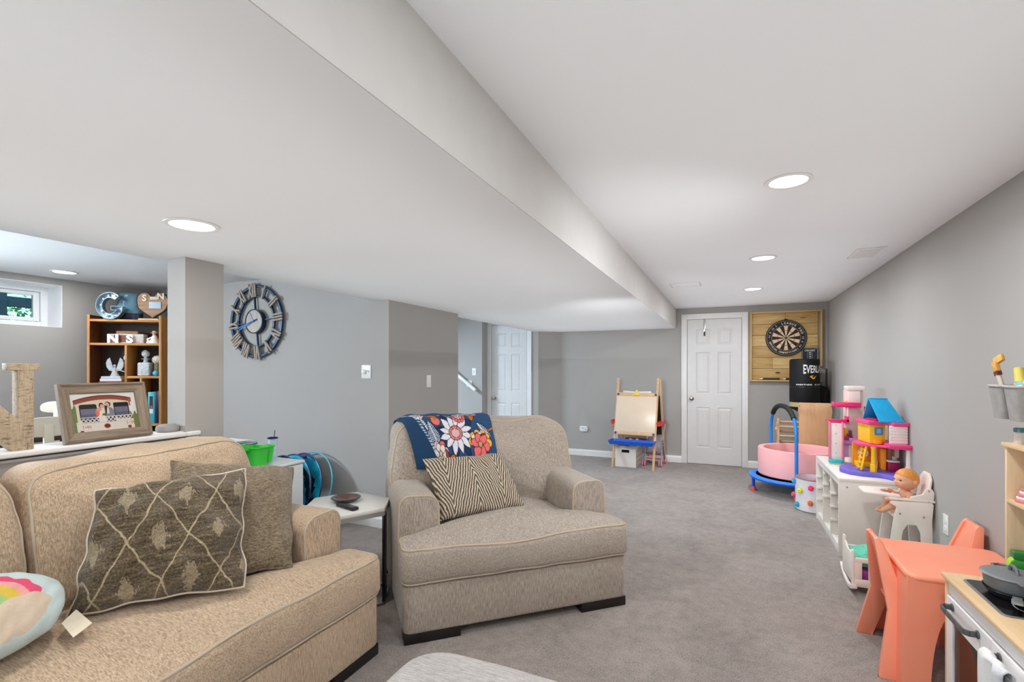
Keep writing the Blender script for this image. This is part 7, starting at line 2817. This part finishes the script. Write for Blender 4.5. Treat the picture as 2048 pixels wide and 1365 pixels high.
q.build('chalk_tray', M((170, 60, 50), 0.4), es, smooth=40)
for i, (dx_, rz_, l) in enumerate(((0.14, 0.08, 'white paper sheet left behind the easel top rail'), (0.36, -0.05, 'white paper sheet right behind the easel top rail'))):
    o = MB().box(-0.10, -0.0015, 0, 0.10, 0.0015, 0.27).build('paper_sheet', M((226, 218, 208), 0.8))
    o.location = Matrix.Translation((-1.44, 6.645, 0)) @ Matrix.Rotation(R(-4.9), 4, 'Z') @ Vector((dx_, 0.249, 0.765))
    o.rotation_euler = (R(-14), rz_, R(-4.9))
    tag(o, l, 'paper')

sx = thing('storage_crate', 'white storage box with a hand hole under the easel', 'storage box', (-1.425, 6.745, 0), R(-3))
CRW = M((224, 216, 208), 0.5, k=1.05, var=0.02)
bxm = MB()
BWx, BDy, BHz = 0.285, 0.36, 0.285
# front with hand hole
bxm.box(0, 0, 0, BWx, 0.012, 0.195)
bxm.box(0, 0, 0.235, BWx, 0.012, BHz)
bxm.box(0, 0, 0.195, 0.09, 0.012, 0.235)
bxm.box(0.195, 0, 0.195, BWx, 0.012, 0.235)
bxm.build('front_panel', CRW, sx, smooth=0)
MB().box(0, BDy - 0.012, 0, BWx, BDy, BHz).build('back_panel', CRW, sx)
MB().box(0.012, 0.012, 0.0, BWx - 0.012, BDy - 0.012, 0.01).build('bottom_panel', CRW, sx)
for x in (0.0, BWx - 0.012):
    for k in range(4):
        z0 = k * BHz / 4 + (0.004 if k else 0)
        MB().box(x, 0.012, z0, x + 0.012, BDy - 0.012, (k + 1) * BHz / 4 - 0.006).build('side_slat', CRW, sx)
MB().box(0.012, 0.02, 0.012, BWx - 0.014, BDy - 0.02, 0.20).build('dark_block', M((40, 36, 36), 0.9), sx)  # solid dark block filling the crate behind slats and hand hole
for i, (x, y, r, c, l) in enumerate(((-1.33, 6.90, 0.085, (128, 100, 110), 'mauve soft toy peeking over the white storage box'), (-1.20, 6.93, 0.09, (196, 186, 176), 'cream and dark soft toy at the right of the storage box'))):
    mb = MB()
    nb_ = MB().ball((0, 0, 0), (r, r * 0.8, r * 0.85), 20, 14)
    mb.v = [tuple(Vector(p) * (1 + 0.12 * noise.noise(Vector(p) * 22 + Vector((i * 9, 0, 0))))) for p in nb_.v]
    mb.f, mb.mi = nb_.f, nb_.mi
    mb.ball((-r * 0.5, 0, r * 0.75), r * 0.3, 10, 8).ball((r * 0.5, 0, r * 0.75), r * 0.3, 10, 8)
    o = mb.build('soft_toy', M(c, 0.95, var=0.5, scale=26), loc=(x, y, 0.20 + r * 0.85), smooth=80)
    tag(o, l, 'soft toy')

ds = thing('doll_stroller', 'folding doll stroller with pink wheels beside the easel', 'stroller', (-0.945, 7.06, 0), R(-4))
GRYT = M((128, 122, 124), 0.35, metal=0.6)
PKW = M((232, 150, 170), 0.4, k=1.05)
for x in (-0.11, 0.11):
    for (y, nm) in ((-0.135, 'front'), (0.17, 'rear')):
        for dx_ in (-0.014, 0.014):
            w = MB()
            w.lathe([(0.0, -0.007), (0.036, -0.007), (0.040, -0.004), (0.040, 0.004), (0.036, 0.007), (0, 0.007)], 24, mat=Matrix.Translation((x + dx_, y, 0.040)) @ Matrix.Rotation(R(90), 4, 'Y'))
            w.build('wheel', PKW, ds)
    fr_ = MB()
    fr_.tube([(x, -0.135, 0.045), (x, -0.06, 0.20), (x, 0.17, 0.50), (x, 0.20, 0.56)], 0.006, 8)
    fr_.tube([(x, 0.17, 0.045), (x, 0.08, 0.18), (x, -0.02, 0.34)], 0.006, 8)
    fr_.build('frame_tube', GRYT, ds)
    MB().tube([(x, 0.20, 0.555), (x, 0.235, 0.60), (x, 0.25, 0.595)], 0.011, 10).build('handle', PKW, ds)
MB().tube([(-0.11, 0.06, 0.13), (0.11, 0.06, 0.13)], 0.006, 8).tube([(-0.11, -0.1, 0.12), (0.11, -0.1, 0.12)], 0.008, 8).build('cross_bar', PKW, ds)
seat_ = MB()
seat_.grid(lambda u, v: Vector((-0.105 + 0.21 * u, -0.07 + 0.17 * v + 0.02 * math.sin(PI * u), 0.20 - 0.05 * math.sin(PI * min(1, v * 1.4)) + 0.32 * max(0, v - 0.45) ** 1.1 * 1.7)), 8, 16)
so_ = seat_.build('fabric_seat', M((176, 160, 164), 0.9, var=0.2, scale=40), ds, smooth=80)
so_.modifiers.new('t', 'SOLIDIFY').thickness = 0.006
MB().prism(dense(rrect(-0.09, -0.1, 0.09, 0.06, 0.02), 0.04), 0.075, 0.085).build('basket', M((206, 176, 186), 0.8), ds)
